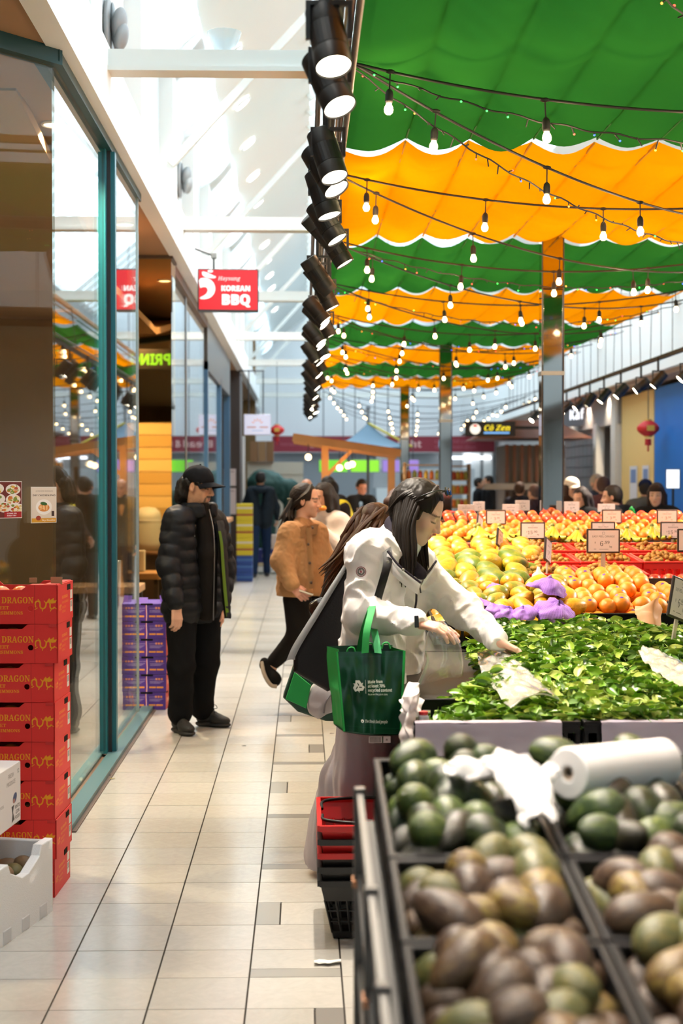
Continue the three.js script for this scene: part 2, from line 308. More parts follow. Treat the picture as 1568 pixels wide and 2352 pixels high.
// mirror clad bronze column, then glazed bays with blue frames
{
  const bronze = M([0.72, 0.52, 0.26], 0.02, { metalness: 1 }), darkCol = M([0.08, 0.065, 0.05], 0.3), blueFrame = M([0.06, 0.15, 0.26], 0.4);
  struct('wall_pillar', [span(-1.54, -1.155, 0, SOFF - 0.02, -13.2, -13.6)], bronze);
  struct('trim_2', [span(-1.56, -1.14, SOFF - 0.03, SOFF, -13.18, -13.62)], M([0.07, 0.045, 0.03], 0.5));
  struct('wall_pillar_2', [span(-1.30, -1.19, 0, SOFF, -15.2, -15.4)], darkCol);
  const w2 = tag(new THREE.Group(), null, null, null, 'structure'); w2.name = 'window_2'; scene.add(w2);
  mesh('pane', span(-1.206, -1.194, 0.05, 3.5, -13.62, -15.18), glassMat, w2);
  mesh('pane', span(-1.206, -1.194, 0.05, 3.5, -15.42, -18.3), glassMat, w2);
  mesh('header', span(-1.24, -1.16, 3.5, SOFF, -13.62, -18.3), M([0.16, 0.08, 0.04], 0.5), w2);
  mesh('sill', span(-1.24, -1.16, 0, 0.05, -13.62, -18.3), M([0.2, 0.25, 0.25], 0.4), w2);
  const dr = tag(new THREE.Group(), null, null, null, 'structure'); dr.name = 'door_2'; scene.add(dr);
  for (const [d, m] of [[18.4, blueFrame], [21.4, blueFrame], [23.9, blueFrame]]) mesh('post', span(-1.27, -1.17, 0, 3.1, -d, -d - 0.13), m, dr);
  mesh('header', [span(-1.27, -1.17, 3.0, 3.12, -18.4, -24), span(-1.27, -1.17, 3.12, SOFF, -18.4, -24)], darkCol, dr);
  mesh('pane', span(-1.216, -1.204, 0.05, 3.0, -18.55, -21.38), glassMat, dr);
  mesh('pane', span(-1.216, -1.204, 0.05, 1.0, -21.55, -23.88), glassMat, dr);
  mesh('rail', span(-1.28, -1.12, 1.02, 1.08, -21.5, -23.9), M([0.45, 0.22, 0.08], 0.5), dr);
  struct('wall_pillar_3', span(-1.5, -1.12, 0, SOFF, -26.5, -27.6), M([0.05, 0.035, 0.03], 0.5));
  struct('wall_pillar_4', span(-1.16, -1.10, 0, 2.5, -28.2, -28.3), white);
  // counters and goods of the shops behind the glass
  const warm = M([0.42, 0.28, 0.10], 0.6), sh = thing('display_cabinet', 'golden lit display cabinet inside the shop behind the man', 'cabinet', [-3.0, 0, -17.2]);
  mesh('body', box(1.9, 2.6, 0.4, 0, 1.3, 0), warm, sh);
  for (let k = 0; k < 6; k++) mesh('shelf', box(1.86, 0.03, 0.1, 0, 0.3 + 0.42 * k, 0.24), M([0.6, 0.42, 0.2], 0.5), sh);
  const gp = thing('bar_panel', 'golden boarded bar panel inside the near shop, mirrored in the bronze column', 'bar panel', [-2.06, 0, -6.75]);
  for (let k = 0; k < 15; k++) mesh('board', rbox(0.7, 0.155, 0.03, 0, 0.08 + 0.16 * k, 0, 0.006), [M([0.48, 0.34, 0.12], 0.5), M([0.40, 0.27, 0.085], 0.5), M([0.55, 0.41, 0.17], 0.5)][k % 3], gp);
  mesh('frame', [box(0.04, 2.42, 0.05, -0.37, 1.21, 0), box(0.04, 2.42, 0.05, 0.37, 1.21, 0)], M([0.1, 0.05, 0.02], 0.5), gp);
  // downlights of the shop ceiling
  const dl = glow(0xffedcc, 6), bz = M([0.8, 0.75, 0.7], 0.5);
  for (const [x, d] of [[-1.38, 8.4], [-1.36, 11.6], [-2.0, 7.7], [-2.7, 7.6], [-2.0, 16.4], [-2.6, 20]]) {
    const t = thing('downlight', x === -2.0 && d < 8 ? 'shop ceiling downlight nearest the angled window' : 'small round downlight in the brown shop ceiling behind the glass', 'ceiling light', [x, SOFF - 0.006, -d], 0, 'shop downlights');
    mesh('bezel', place(new THREE.TorusGeometry(0.065, 0.01, 8, 24), 0, 0, 0, Math.PI / 2), bz, t);
    mesh('lens', cyl(0.06, 0.06, 0.008), dl, t);
    const l = new THREE.SpotLight(0xffe2b8, 34, 0, 1.1, 0.6); l.position.set(x, SOFF - 0.02, -d); l.target.position.set(x, 0, -d); l.castShadow = true; scene.add(l, l.target);
  }
}
// ---------- canopy over the produce, its poles, track lights and strings of bulbs ----------
{
  const cloth = (c, t) => { const m = M(c, 0.95, { specularIntensity: 0, transmission: t, thickness: 0, side: THREE.DoubleSide, bumpMap: weave, bumpScale: 0.0006 }); return m; };
  const weave = dataTex(256, (u, v) => 0.5 + 0.5 * tnoise(u * 1, v, 5, 2), [1, 3]);
  const green = cloth([0.022, 0.135, 0.016], 0.38), amber = cloth([0.9, 0.275, 0.001], 0.42);
  const EDGE = [-1.6, 1.5, 4.55, 7.96, 11.1, 13.95, 16.7, 19.5, 22.3, 25.1, 27.9];
  const which = ['green canopy cloth above and behind the camera', 'amber canopy cloth above the avocado stand, out of view', 'nearest green canopy cloth over the produce', 'nearest amber canopy cloth, behind the first green one', 'second green canopy cloth, at the first mirrored pole', 'second amber canopy cloth', 'third green canopy cloth', 'third amber canopy cloth', 'fourth and farthest green canopy cloth', 'farthest amber canopy cloth'];
  for (let k = 0; k < 10; k++) {
    const d0 = EDGE[k] + 0.04, d1 = EDGE[k + 1] - 0.03, t = thing('canopy_cloth', which[k], 'canopy', [0, 0, 0], 0, 'canopy cloths');
    const NP = 10, W = 3.36 / NP;
    mesh('cloth', grid(NP * 10, 64, (u, v) => {
      const s = u * NP - Math.floor(Math.min(u * NP, NP - 1e-6)), x = 0.205 + 3.36 * u, end = Math.pow(Math.abs(2 * v - 1), 3);
      const sag = 0.055 + 0.02 * noise(Math.floor(Math.min(u * NP, NP - 1e-6)) * 3.1, k * 2.7, 0);
      const side = u < 0.1 ? 0.05 * Math.pow(1 - u / 0.1, 2) : 0;
      return V(x, 3.42 + (0.012 + 0.012 * noise(x * 0.8, k * 3.3, 4)) * v - sag * Math.sin(Math.PI * s) - 0.03 * Math.sin(Math.PI * v) - side + 0.010 * fbm(x * 3, v * 9, k) + 0.008 * Math.abs(noise(x * 1.3, v * 22 + 0.6 * Math.sin(Math.PI * s), k * 5)) + 0.007 * noise(x * 2.2 + v * 3, v * 52 + 1.2 * Math.sin(Math.PI * s), k * 3), -(d0 + (d1 - d0) * v) - 0.03 * Math.sin(Math.PI * s) * (v > 0.9 ? 1 : 0));
    }), k % 2 ? amber : green, t);
    const seams = [];
    for (let i = 0; i <= NP; i++) seams.push(beam(V(0.205 + W * i, 3.416, -d0), V(0.205 + W * i, 3.424, -d1), 0.008, 0.014));
    mesh('seam_cord', seams, k % 2 ? M([0.4, 0.2, 0.01], 0.8) : M([0.02, 0.13, 0.015], 0.8), t);
  }
  const fr = thing('canopy_structure', 'slim orange-brown steel frame along the canopy edges', 'frame');
  for (const x of [0.185, 3.58]) mesh('side_rail', span(x - 0.018, x + 0.018, 3.46, 3.5, 1.6, -28), M([0.36, 0.17, 0.05], 0.5), fr);
  EDGE.forEach((d) => mesh('cross_bar', span(0.185, 3.58, 3.5, 3.53, -d + 0.015, -d - 0.015), M([0.6, 0.6, 0.58], 0.5), fr));
  // mirror clad poles
  const mirror = M([0.4, 0.39, 0.375], 0.04, { metalness: 1 });
  const poles = [[11.15, 'near mirrored steel pole rising from the fruit to the canopy'], [19.5, 'far mirrored steel pole behind the near one'], [27.4, 'farthest mirrored pole at the end of the canopy']];
  for (const [d, label] of poles) {
    const p = thing('pole', label, 'pole', [1.84, 0, -d]);
    mesh('shaft', rbox(0.16, 3.49, 0.16, 0, 1.745, 0, 0.012, 2), mirror, p);
    mesh('edge_strip', [-1, 1].map((s) => box(0.006, 3.45, 0.006, s * 0.08, 1.74, 0.079)), M([0.06, 0.055, 0.05], 0.4), p);
    mesh('collar', [box(0.172, 0.03, 0.172, 0, 2.42, 0), box(0.172, 0.03, 0.172, 0, 0.6, 0)], M([0.3, 0.29, 0.28], 0.3, { metalness: 1 }), p);
  }
}
// black spotlights on tracks
{
  const barrel = M([0.022, 0.021, 0.02], 0.42), lens = glow(0xfff1d6, 14), fin = M([0.012, 0.012, 0.012], 0.4), yoke = M([0.02, 0.02, 0.02], 0.4), ringM = M([0.1, 0.07, 0.045], 0.3, { metalness: 0.6 });
  const finsG = []; for (let k = 0; k < 28; k++) { const a = k / 28 * Math.PI * 2; finsG.push(box(0.0045, 0.075, 0.012, Math.cos(a) * 0.047, 0.005, Math.sin(a) * 0.047, 0, -a, 0)); }
  const gBody = merged([lathe([[0, 0.105], [0.044, 0.105], [0.05, 0.1], [0.05, 0.045], [0.042, 0.043], [0.042, -0.033], [0.05, -0.035], [0.05, -0.085], [0.046, -0.085], [0.044, -0.07], [0, -0.07]], 28)]);
  const gFins = merged(finsG), gLens = lathe([[0, -0.081], [0.03, -0.0815], [0.0455, -0.079], [0.0455, -0.076]], 28), gYoke = merged([box(0.012, 0.09, 0.02, 0.056, 0.05, 0), box(0.012, 0.09, 0.02, -0.056, 0.05, 0), box(0.124, 0.012, 0.02, 0, 0.1, 0)]);
  const gRing = lathe([[0.0445, -0.03], [0.0465, -0.032], [0.0445, -0.034]], 28);
  function spot(pos, aim, label, group, light) {
    const t = thing('track_spotlight', label, 'spotlight', pos, 0, group);
    const head = new THREE.Group(); head.name = 'head'; t.add(head);
    head.quaternion.setFromUnitVectors(V(0, -1, 0), aim.clone().normalize());
    for (const [n, g, m] of [['barrel', gBody, barrel], ['fins', gFins, fin], ['ring', gRing, ringM], ['lens', gLens, lens]]) { const o = shade(new THREE.Mesh(g, m)); o.name = n; head.add(o); }
    const o = shade(new THREE.Mesh(gYoke, yoke)); o.name = 'yoke'; t.add(o);
    const st = mesh('stem', bar(V(0, 0.1, 0), V(0, 0.24, 0), 0.012), yoke, t);
    if (light) {
      const l = new THREE.SpotLight(0xfff0dc, light, 0, 0.62, 0.7), q = pos.clone().addScaledVector(aim.clone().normalize(), 0.1);
      l.position.copy(q); l.target.position.copy(q.clone().add(aim)); l.castShadow = true; scene.add(l, l.target);
    }
    return t;
  }
  const tr = thing('light_track', 'black lighting track carrying the nearest row of spotlights', 'light track', [0.1, 0, 0]);
  mesh('rail', span(-0.02, 0.02, 2.98, 3.02, -0.8, -28), black, tr);
  mesh('conduit', [-0.045, 0.045, 0.07].map((x) => bar(V(x, 3.03, -0.8), V(x, 3.03, -28), 0.011)), M([0.12, 0.09, 0.07], 0.35, { metalness: 0.5 }), tr);
  for (let k = 0; k < 9; k++) mesh('hanger', bar(V(0, 3.0, -4 - 3 * k), V(0.06, 3.47, -4 - 3 * k), 0.006), black, tr);
  const lab = ['black track spotlight hanging lowest and largest at the top of the picture', 'black track spotlight directly under the topmost one, lens glowing', 'black track spotlight in front of the near canopy corner', 'black track spotlight hidden behind its neighbour near the canopy corner'];
  let n = 0;
  const list = [[4.02, 0.16, 0.42, 755, 95], [4.35, 0.4, 0.45, 757, 195], [5.35, 0.3, 0.35, 753, 362], [5.5, 0.55, 0.4, 748, 395], [6.0, 0.3, 0.15, 743, 452], [6.6, 0.6, 0.2, 752, 515]];
  for (const [d, ax, az, px, py] of list) { const p = at(px, py, d); spot(p, V(ax, -1, az), lab[n] || 'black track spotlight in the dense row left of the canopy', 'spotlights left of the canopy', 15); n++; }
  for (let k = 0; k < 34; k++) {
    const d = 7.1 + 0.56 * k + rr(-0.08, 0.08), j = k % 3;
    const p = V(0.1 + [0.0, 0.055, -0.02][j] + rr(-0.015, 0.015), 2.76 + rr(-0.03, 0.03), -d);
    spot(p, V([0.9, 0.55, 0.75][j] + rr(-0.1, 0.1), -1, rr(-0.35, 0.35)), 'black track spotlight in the dense row left of the canopy', 'spotlights left of the canopy', k < 14 ? 10 : k % 3 === 0 ? 26 : 0);
  }
  for (const d of [1.3, 2.1, 2.9]) spot(V(0.1, 2.76, -d), V(0.42, -1, 0.12), 'black track spotlight above the avocado stand, out of view', 'spotlights above the avocados', 14);
  const tr2 = thing('light_track', 'black lighting track along the right side of the canopy', 'light track', [3.72, 0, 0]);
  mesh('rail', span(-0.02, 0.02, 2.9, 2.94, -5, -28), black, tr2);
  const wires = []; for (let k = 0; k < 46; k++) { const z = -5.5 - 0.48 * k; wires.push(bar(V(0, 2.94, z), V(rr(-0.02, 0.02), 3.9, z), 0.004, 0.004, 5)); }
  mesh('hanger', wires, darkGrey, tr2);
  for (let k = 0; k < 18; k++) {
    const d = 8 + 0.95 * k, p = V(3.72 + rr(-0.03, 0.03), 2.68, -d);
    spot(p, V(rr(-1.3, -0.6), -1, rr(-0.1, 0.5)), 'black track spotlight in the row along the far side of the canopy', 'spotlights right of the canopy', k % 2 === 0 ? 38 : 0);
  }
}
// strings of bulbs
{
  const wireM = M([0.02, 0.018, 0.016], 0.6), bulbM = glow(0xffd9a0, 9), gBulb = lathe([[0, -0.022], [0.010, -0.0205], [0.0175, -0.012], [0.0195, 0.0], [0.017, 0.011], [0.012, 0.02], [0.010, 0.03]], 16);
  const gSock = merged([lathe([[0, 0.085], [0.006, 0.084], [0.014, 0.075], [0.017, 0.06], [0.0165, 0.035], [0.014, 0.026], [0, 0.026]], 14), bar(V(0, 0.08, 0), V(0, 0.15, 0), 0.0035, 0.0035, 6), ball(0.014, 0, 0.155, 0, [1.5, 0.7, 0.8], 8, 6)]);
  const sag = (a, b, s, t) => { const p = a.clone().lerp(b, t); p.y -= 4 * s * t * (1 - t); return p; };
  let nb = 0;
  function string(a, b, s, label, every = 0.65, first = 0.16, light = false) {
    const t = thing('string_light', label, 'string light', [0, 0, 0], 0, 'strings of bulbs');
    const pts = []; for (let k = 0; k <= 16; k++) pts.push(sag(a, b, s, k / 16));
    mesh('wire', tube(pts, 0.0065, 40, 5), wireM, t);
    const L = a.distanceTo(b);
    for (let x = first; x < L - 0.1; x += every) {
      const p = sag(a, b, s, x / L), so = shade(new THREE.Mesh(gSock, wireM)); so.name = 'socket';
      so.position.set(p.x, p.y - 0.155, p.z); so.rotation.z = rr(-0.08, 0.08); t.add(so);
      const bu = shade(new THREE.Mesh(gBulb, bulbM)); bu.name = 'bulb'; so.add(bu);
      if (light && nb < 36) { nb++; const l = new THREE.PointLight(0xffdcae, 0.5); l.position.set(p.x, p.y - 0.155, p.z); l.castShadow = true; scene.add(l); }
    }
  }
  const Lf = (d, y = 3.33) => V(0.2, y, -d), Rt = (d, y = 3.33) => V(3.57, y, -d);
  const nm = ['nearest', 'second', 'third', 'fourth'];
  string(Lf(6.2), Rt(6.1), 0.21, 'nearest string of bulbs stretched straight across under the first green cloth', 0.65, 0.15, true);
  string(Lf(6.2), Rt(9.9), 0.24, 'string of bulbs slanting from the near canopy corner below the first amber cloth', 0.9, 0.55, true);
  string(V(0.9, 3.36, -4.4), V(2.4, 3.36, -6.0), 0.06, 'string of bulbs crossing the top right corner under the green cloth', 0.65, 0.05, true);
  for (let k = 0; k < 8; k++) {
    const d = 8.4 + 2.25 * k;
    string(Lf(d), Rt(d - 0.1), 0.2 + 0.03 * (k % 2), nm[k + 1] ? nm[k + 1] + ' string of bulbs stretched straight across under the canopy' : 'string of bulbs stretched across under the far canopy', 0.66, 0.15 + 0.1 * (k % 3), true);
    string(Lf(d + 0.05), Rt(d + 3.4), 0.24, nm[k + 1] ? nm[k + 1] + ' string of bulbs slanting back under the canopy' : 'string of bulbs slanting back under the far canopy', 0.9, 0.3 + 0.12 * (k % 3), k < 4);
  }
  for (let k = 0; k < 6; k++) string(V(0.3 + 0.1 * k, 3.45 - 0.02 * k, -28.4 - 1.3 * k), V(4.8, 3.5, -28 - 1.5 * k), 0.42 + 0.05 * (k % 3), 'string of bulbs hanging beyond the far end of the canopy', 0.55, 0.2);
  // fairy lights: thin twisted wire with stubs
  const cols = [0x4060ff, 0xff5040, 0x40ff60, 0xffa040];
  function fairy(a, b, s, label) {
    const t = thing('fairy_light', label, 'fairy lights', [0, 0, 0], 0, 'fairy light chains'), pts = [], st = [], leds = [[], [], [], []];
    const L = a.distanceTo(b), N = Math.round(L / 0.09);
    for (let k = 0; k <= 60; k++) { const p = sag(a, b, s, k / 60); p.y += 0.006 * Math.sin(k * 1.7); pts.push(p); }
    mesh('wire', tube(pts, 0.0042, 90, 5), wireM, t);
    for (let k = 1; k < N; k++) { const p = sag(a, b, s, k / N), q = p.clone().add(V(rr(-0.02, 0.02), rr(-0.045, 0.01), rr(-0.02, 0.02))); st.push(bar(p, q, 0.0035, 0.003, 5)); if (rnd() < 0.5) leds[Math.floor(rnd() * 4)].push(ball(0.005, q.x, q.y, q.z, [1, 1, 1], 6, 4)); }
    tag(mesh('led_stubs', st, wireM, t), null, null, null, 'stuff');
    leds.forEach((l, i) => { if (l.length) tag(mesh('leds', l, glow(cols[i], 3), t), null, null, null, 'stuff'); });
  }
  fairy(Lf(6.2, 3.32), Rt(6.3, 3.3), 0.3, 'chain of tiny coloured lights beside the nearest string of bulbs');
  fairy(Lf(6.2, 3.31), Rt(10.1, 3.2), 0.3, 'chain of tiny coloured lights slanting below the first amber cloth');
  fairy(V(0.75, 3.4, -4.5), V(3.2, 3.36, -8.3), 0.1, 'chain of tiny coloured lights in the top right corner');
  fairy(V(1.15, 3.42, -4.5), V(3.3, 3.4, -7.0), 0.05, 'second chain of tiny coloured lights in the top right corner');
  for (let k = 0; k < 5; k++) fairy(Lf(10.6 + 2.4 * k, 3.3), Rt(11.5 + 2.6 * k, 3.3), 0.25, 'chain of tiny coloured lights under the far canopy');
}
// ---------- cartons, signs and posters on the left ----------
const print = (tex, extra = {}) => new THREE.MeshStandardMaterial({ map: tex, roughness: 0.55, ...extra });
function drawDragon(g, x, y, s, color) {   // a coiling dragon in one flat ink
  g.save(); g.translate(x, y); g.scale(s, s); g.fillStyle = color; g.strokeStyle = color; g.lineCap = 'round'; g.lineJoin = 'round';
  g.lineWidth = 7; g.beginPath(); g.moveTo(-48, 12); g.bezierCurveTo(-60, -22, -22, -26, -26, 2); g.bezierCurveTo(-28, 28, 0, 28, 2, 2); g.bezierCurveTo(4, -22, 26, -14, 22, 6); g.bezierCurveTo(20, 24, 36, 26, 42, 14); g.stroke();
  g.beginPath(); g.moveTo(8, -18); g.lineTo(18, -32); g.lineTo(24, -22); g.lineTo(40, -34); g.lineTo(40, -20); g.lineTo(54, -22); g.lineTo(48, -8); g.lineTo(30, -4); g.closePath(); g.fill();
  g.lineWidth = 4; for (const [a, b, c, d] of [[-40, 18, -52, 26], [-12, 22, -16, 34], [30, 20, 24, 34], [42, 14, 54, 22], [-26, -14, -36, -26], [2, -6, -6, -18]]) { g.beginPath(); g.moveTo(a, b); g.lineTo(c, d); g.stroke(); }
  g.restore();
}
{
  const red = '#e8322c', ink = '#f5a312';
  const front = canvasTex(1024, 384, (g, w, h) => {
    g.fillStyle = red; g.fillRect(0, 0, w, h);
    g.fillStyle = ink; g.font = 'bold 82px serif'; g.textAlign = 'right'; { const k = 302 / g.measureText('DRAGON').width; g.save(); g.translate(795, 178); g.scale(k, 1.05); g.fillText('RED DRAGON', 0, 0); g.restore(); }
    g.font = 'bold 44px serif'; g.textAlign = 'left'; g.fillText('SWEET', 405, 238, 200); g.fillText('PERSIMMONS', 405, 290, 290);
    drawDragon(g, 908, 190, 1.95, ink);
    g.strokeStyle = 'rgba(150,16,16,0.8)'; g.lineWidth = 3; g.beginPath(); g.moveTo(806, 0); g.lineTo(806, h); g.stroke();
  });
  const side = canvasTex(768, 384, (g, w, h) => {
    g.fillStyle = red; g.fillRect(0, 0, w, h);
    drawDragon(g, 120, 230, 1.1, ink);
    g.fillStyle = ink; g.font = 'bold 40px serif'; g.fillText('RED DRAGON', 210, 150); g.font = '30px serif'; g.fillText('SWEET PERSIMMONS', 210, 200); g.fillText('PRODUCE OF', 210, 250); g.fillText('AUSTRALIA', 210, 290);
    g.fillStyle = '#e9e3da'; g.fillRect(620, 90, 110, 90); g.fillRect(620, 195, 110, 120); g.fillStyle = '#444'; for (let k = 0; k < 16; k++) g.fillRect(632 + k * 5.4, 205, k % 3 ? 2 : 3.4, 60);
  });
  const W = 0.42, H = 0.15, D = 0.31, fm = print(front), sm = print(side), rawM = M([0.62, 0.03, 0.025], 0.6), inside = M([0.4, 0.24, 0.13], 0.8);
  const sh = new THREE.Shape(); sh.moveTo(-W / 2, -H / 2); sh.lineTo(W / 2, -H / 2); sh.lineTo(W / 2, H / 2); sh.lineTo(W * 0.22, H / 2); sh.lineTo(W * 0.17, H / 2 - 0.018); sh.lineTo(-W * 0.17, H / 2 - 0.018); sh.lineTo(-W * 0.22, H / 2); sh.lineTo(-W / 2, H / 2);
  const hole = new THREE.Path(); hole.absarc(0.104, -0.015, 0.011, 0, Math.PI * 2); sh.holes.push(hole);
  const gFront = new THREE.ExtrudeGeometry(sh, { depth: 0.005, bevelEnabled: false });
  { const p = gFront.attributes.position, u = gFront.attributes.uv; for (let i = 0; i < p.count; i++) u.setXY(i, p.getX(i) / W + 0.5, p.getY(i) / H + 0.5); }
  const gSide = box(0.005, H, D, 0, 0, 0), cut = M([0.02, 0.015, 0.012], 0.9);
  { const p = gSide.attributes.position, u = gSide.attributes.uv; for (let i = 0; i < p.count; i++) u.setXY(i, 0.5 - p.getZ(i) / D, p.getY(i) / H + 0.5); }
  const words = ['bottom', 'second from the bottom', 'third from the bottom', 'fourth from the bottom', 'fifth from the bottom', 'sixth from the bottom', 'seventh from the bottom', 'topmost'];
  const pg = ball(0.036, 0, 0, 0, [1, 0.78, 1], 14, 10), pm = M([0.75, 0.16, 0.02], 0.3);
  for (let k = 0; k < 8; k++) {
    const c = thing('fruit_carton', 'red and yellow persimmon carton, ' + words[k] + ' of the tall stack', 'carton', [-0.952 - W / 2 + rr(-0.006, 0.006) + 0.006 * (k > 5 ? 1 : 0), H * k + 0.0015 * k, -5.97 + rr(-0.006, 0.006)], -0.035 + rr(-0.012, 0.012), 'stacked persimmon cartons');
    mesh('front_panel', gFront.clone().translate(0, H / 2, D / 2 - 0.005), fm, c);
    mesh('back_panel', gFront.clone().translate(0, H / 2, -D / 2), rawM, c);
    mesh('side_panel', gSide.clone().translate(W / 2 - 0.0025, H / 2, 0), sm, c);
    mesh('side_panel', gSide.clone().translate(-W / 2 + 0.0025, H / 2, 0), rawM, c);
    mesh('hand_hole', rbox(0.004, 0.022, 0.06, W / 2 + 0.0005, H - 0.02, -0.06, 0.0015), cut, c);
    mesh('base', box(W - 0.012, 0.004, D - 0.012, 0, 0.003, 0), inside, c);
    if (k === 7) { mesh('flap', [box(0.1, 0.004, 0.05, 0.15, H + 0.0, D / 2 - 0.03), box(0.05, 0.004, D * 0.9, W / 2 - 0.03, H + 0.001, 0)], rawM, c); mesh('corner_tab', [box(0.045, 0.03, 0.004, 0.19, H + 0.012, 0.08), box(0.03, 0.02, 0.004, 0.05, H, -D / 2 + 0.01)], inside, c); }
    else mesh('corner_tab', box(0.03, 0.012, 0.004, W / 2 - 0.02, H - 0.004, D / 2 + 0.001), rawM, c);
    for (let i = 0; i < 4; i++) if (k === 7 || i > 1) {
      const p = tag(mesh('persimmon', pg, pm), k === 7 ? 'glossy orange persimmon in the topmost red carton' : 'glossy persimmon glimpsed through the slot of a lower red carton', 'persimmon', k === 7 ? 'persimmons in the top carton' : 'persimmons in the lower cartons');
      p.position.set(c.position.x - 0.13 + 0.075 * i + (k === 7 ? 0.03 : 0), c.position.y + (k === 7 ? H - 0.034 : H - 0.045), -5.97 + 0.1);
      p.rotation.set(rr(-0.3, 0.3), rr(0, 3), rr(-0.3, 0.3));
    }
  }
}
// white foam box of brown fruit, white printed carton resting on plain ones beside it
{
  const foam = M([0.83, 0.83, 0.84], 0.75, { bumpMap: dataTex(128, (u, v) => 0.5 + 0.5 * tnoise(u, v, 16), [6, 6]), bumpScale: 0.0012 });
  const b = thing('foam_box', 'white foam box of brown fruit on the floor in front of the red cartons', 'box', [-1.195, 0, -5.43], -0.225);
  const L = 0.5, W = 0.4, H = 0.27, T = 0.028;
  const wall = new THREE.Shape(); wall.moveTo(-L / 2, 0); wall.lineTo(L / 2, 0); wall.lineTo(L / 2, H); wall.lineTo(L / 2 - 0.1, H); wall.lineTo(L / 2 - 0.12, H - 0.035); wall.lineTo(L / 2 - 0.22, H - 0.075); wall.lineTo(-L / 2 + 0.22, H - 0.075); wall.lineTo(-L / 2 + 0.12, H - 0.035); wall.lineTo(-L / 2 + 0.1, H); wall.lineTo(-L / 2, H); wall.closePath();
  const wg = new THREE.ExtrudeGeometry(wall, { depth: T, bevelEnabled: true, bevelSize: 0.004, bevelThickness: 0.004, bevelSegments: 2 });
  mesh('wall', place(wg.clone(), W / 2 - T, 0, 0, 0, Math.PI / 2), foam, b); mesh('wall', place(wg.clone(), -W / 2, 0, 0, 0, Math.PI / 2), foam, b);
  mesh('wall', rbox(W, H, T, 0, H / 2, L / 2 - T / 2, 0.006), foam, b); mesh('wall', rbox(W, H, T, 0, H / 2, -L / 2 + T / 2, 0.006), foam, b);
  mesh('base', box(W - 0.02, 0.03, L - 0.02, 0, 0.017, 0), foam, b);
  mesh('foot', [-0.16, 0, 0.16].map((z) => rbox(0.02, 0.05, 0.07, W / 2 - 0.004, 0.027, z, 0.004)), foam, b);
  const g = ball(0.04, 0, 0, 0, [1.35, 0.85, 0.9], 14, 10), ms = [[0.17, 0.1, 0.045], [0.12, 0.1, 0.03], [0.22, 0.13, 0.07]].map((c) => M(c, 0.6));
  for (let i = 0; i < 18; i++) {
    const p = tag(mesh('brown_fruit', g, ms[i % 3]), 'brown oval fruit heaped in the white foam box', 'fruit', 'brown fruit in the foam box'), q = V(-0.13 + 0.085 * (i % 4) + rr(-0.01, 0.01), 0.17 + rr(0, 0.03), -0.17 + 0.085 * Math.floor(i / 4)).applyAxisAngle(V(0, 1, 0), -0.225);
    p.position.set(b.position.x + q.x, q.y, b.position.z + q.z); p.rotation.set(rr(-0.4, 0.4), rr(0, 6), rr(-0.4, 0.4));
  }
  const tx = canvasTex(512, 384, (g2, w, h) => {
    g2.fillStyle = '#e6e2e4'; g2.fillRect(0, 0, w, h); g2.fillStyle = '#8a868a'; g2.font = 'bold 40px sans-serif'; g2.fillText('FRESH', 250, 70); g2.fillText('PRODUCE', 220, 118); g2.fillText('12', 440, 66);
    g2.fillStyle = '#3c4c78'; g2.beginPath(); g2.ellipse(390, 215, 46, 30, -0.4, 0, 7); g2.fill(); g2.fillStyle = '#b07a70'; g2.beginPath(); g2.ellipse(372, 232, 22, 16, 0, 0, 7); g2.fill();
    g2.fillStyle = '#2a2a2c'; g2.font = 'bold 34px sans-serif'; g2.fillText('WHITE', 392, 290); g2.fillText('LION', 406, 324); g2.fillText('FOODS', 388, 358); g2.beginPath(); g2.moveTo(320, 262); g2.lineTo(376, 256); g2.lineTo(352, 300); g2.lineTo(380, 352); g2.lineTo(322, 366); g2.lineTo(338, 312); g2.closePath(); g2.fill();
    g2.font = '24px sans-serif'; g2.fillText('KEEP COOL', 40, 230);
  });
  const c = thing('white_carton', 'white printed carton at the left edge above the foam box', 'carton', [-1.2, 0.36, -5.42], -0.1);
  mesh('body', rbox(0.32, 0.22, 0.3, -0.02, 0.11, 0, 0.004), M([0.78, 0.76, 0.76], 0.6), c);
  mesh('print', face(0.318, 0.216, -0.02, 0.11, 0.1505), print(tx), c); mesh('print', face(0.298, 0.216, 0.1405, 0.11, 0, 0, Math.PI / 2), print(tx), c);
  mesh('tape', box(0.05, 0.0012, 0.302, -0.02, 0.2205, 0), M([0.8, 0.78, 0.75], 0.2), c);
  const u = thing('white_carton', 'plain white carton carrying the printed one at the left edge', 'carton', [-1.57, 0, -5.3], 0.02);
  mesh('body', rbox(0.5, 0.358, 0.36, 0, 0.179, 0, 0.004), M([0.74, 0.72, 0.7], 0.65), u);
  mesh('lid_joint', box(0.502, 0.003, 0.362, 0, 0.28, 0), M([0.45, 0.43, 0.42], 0.7), u);
}
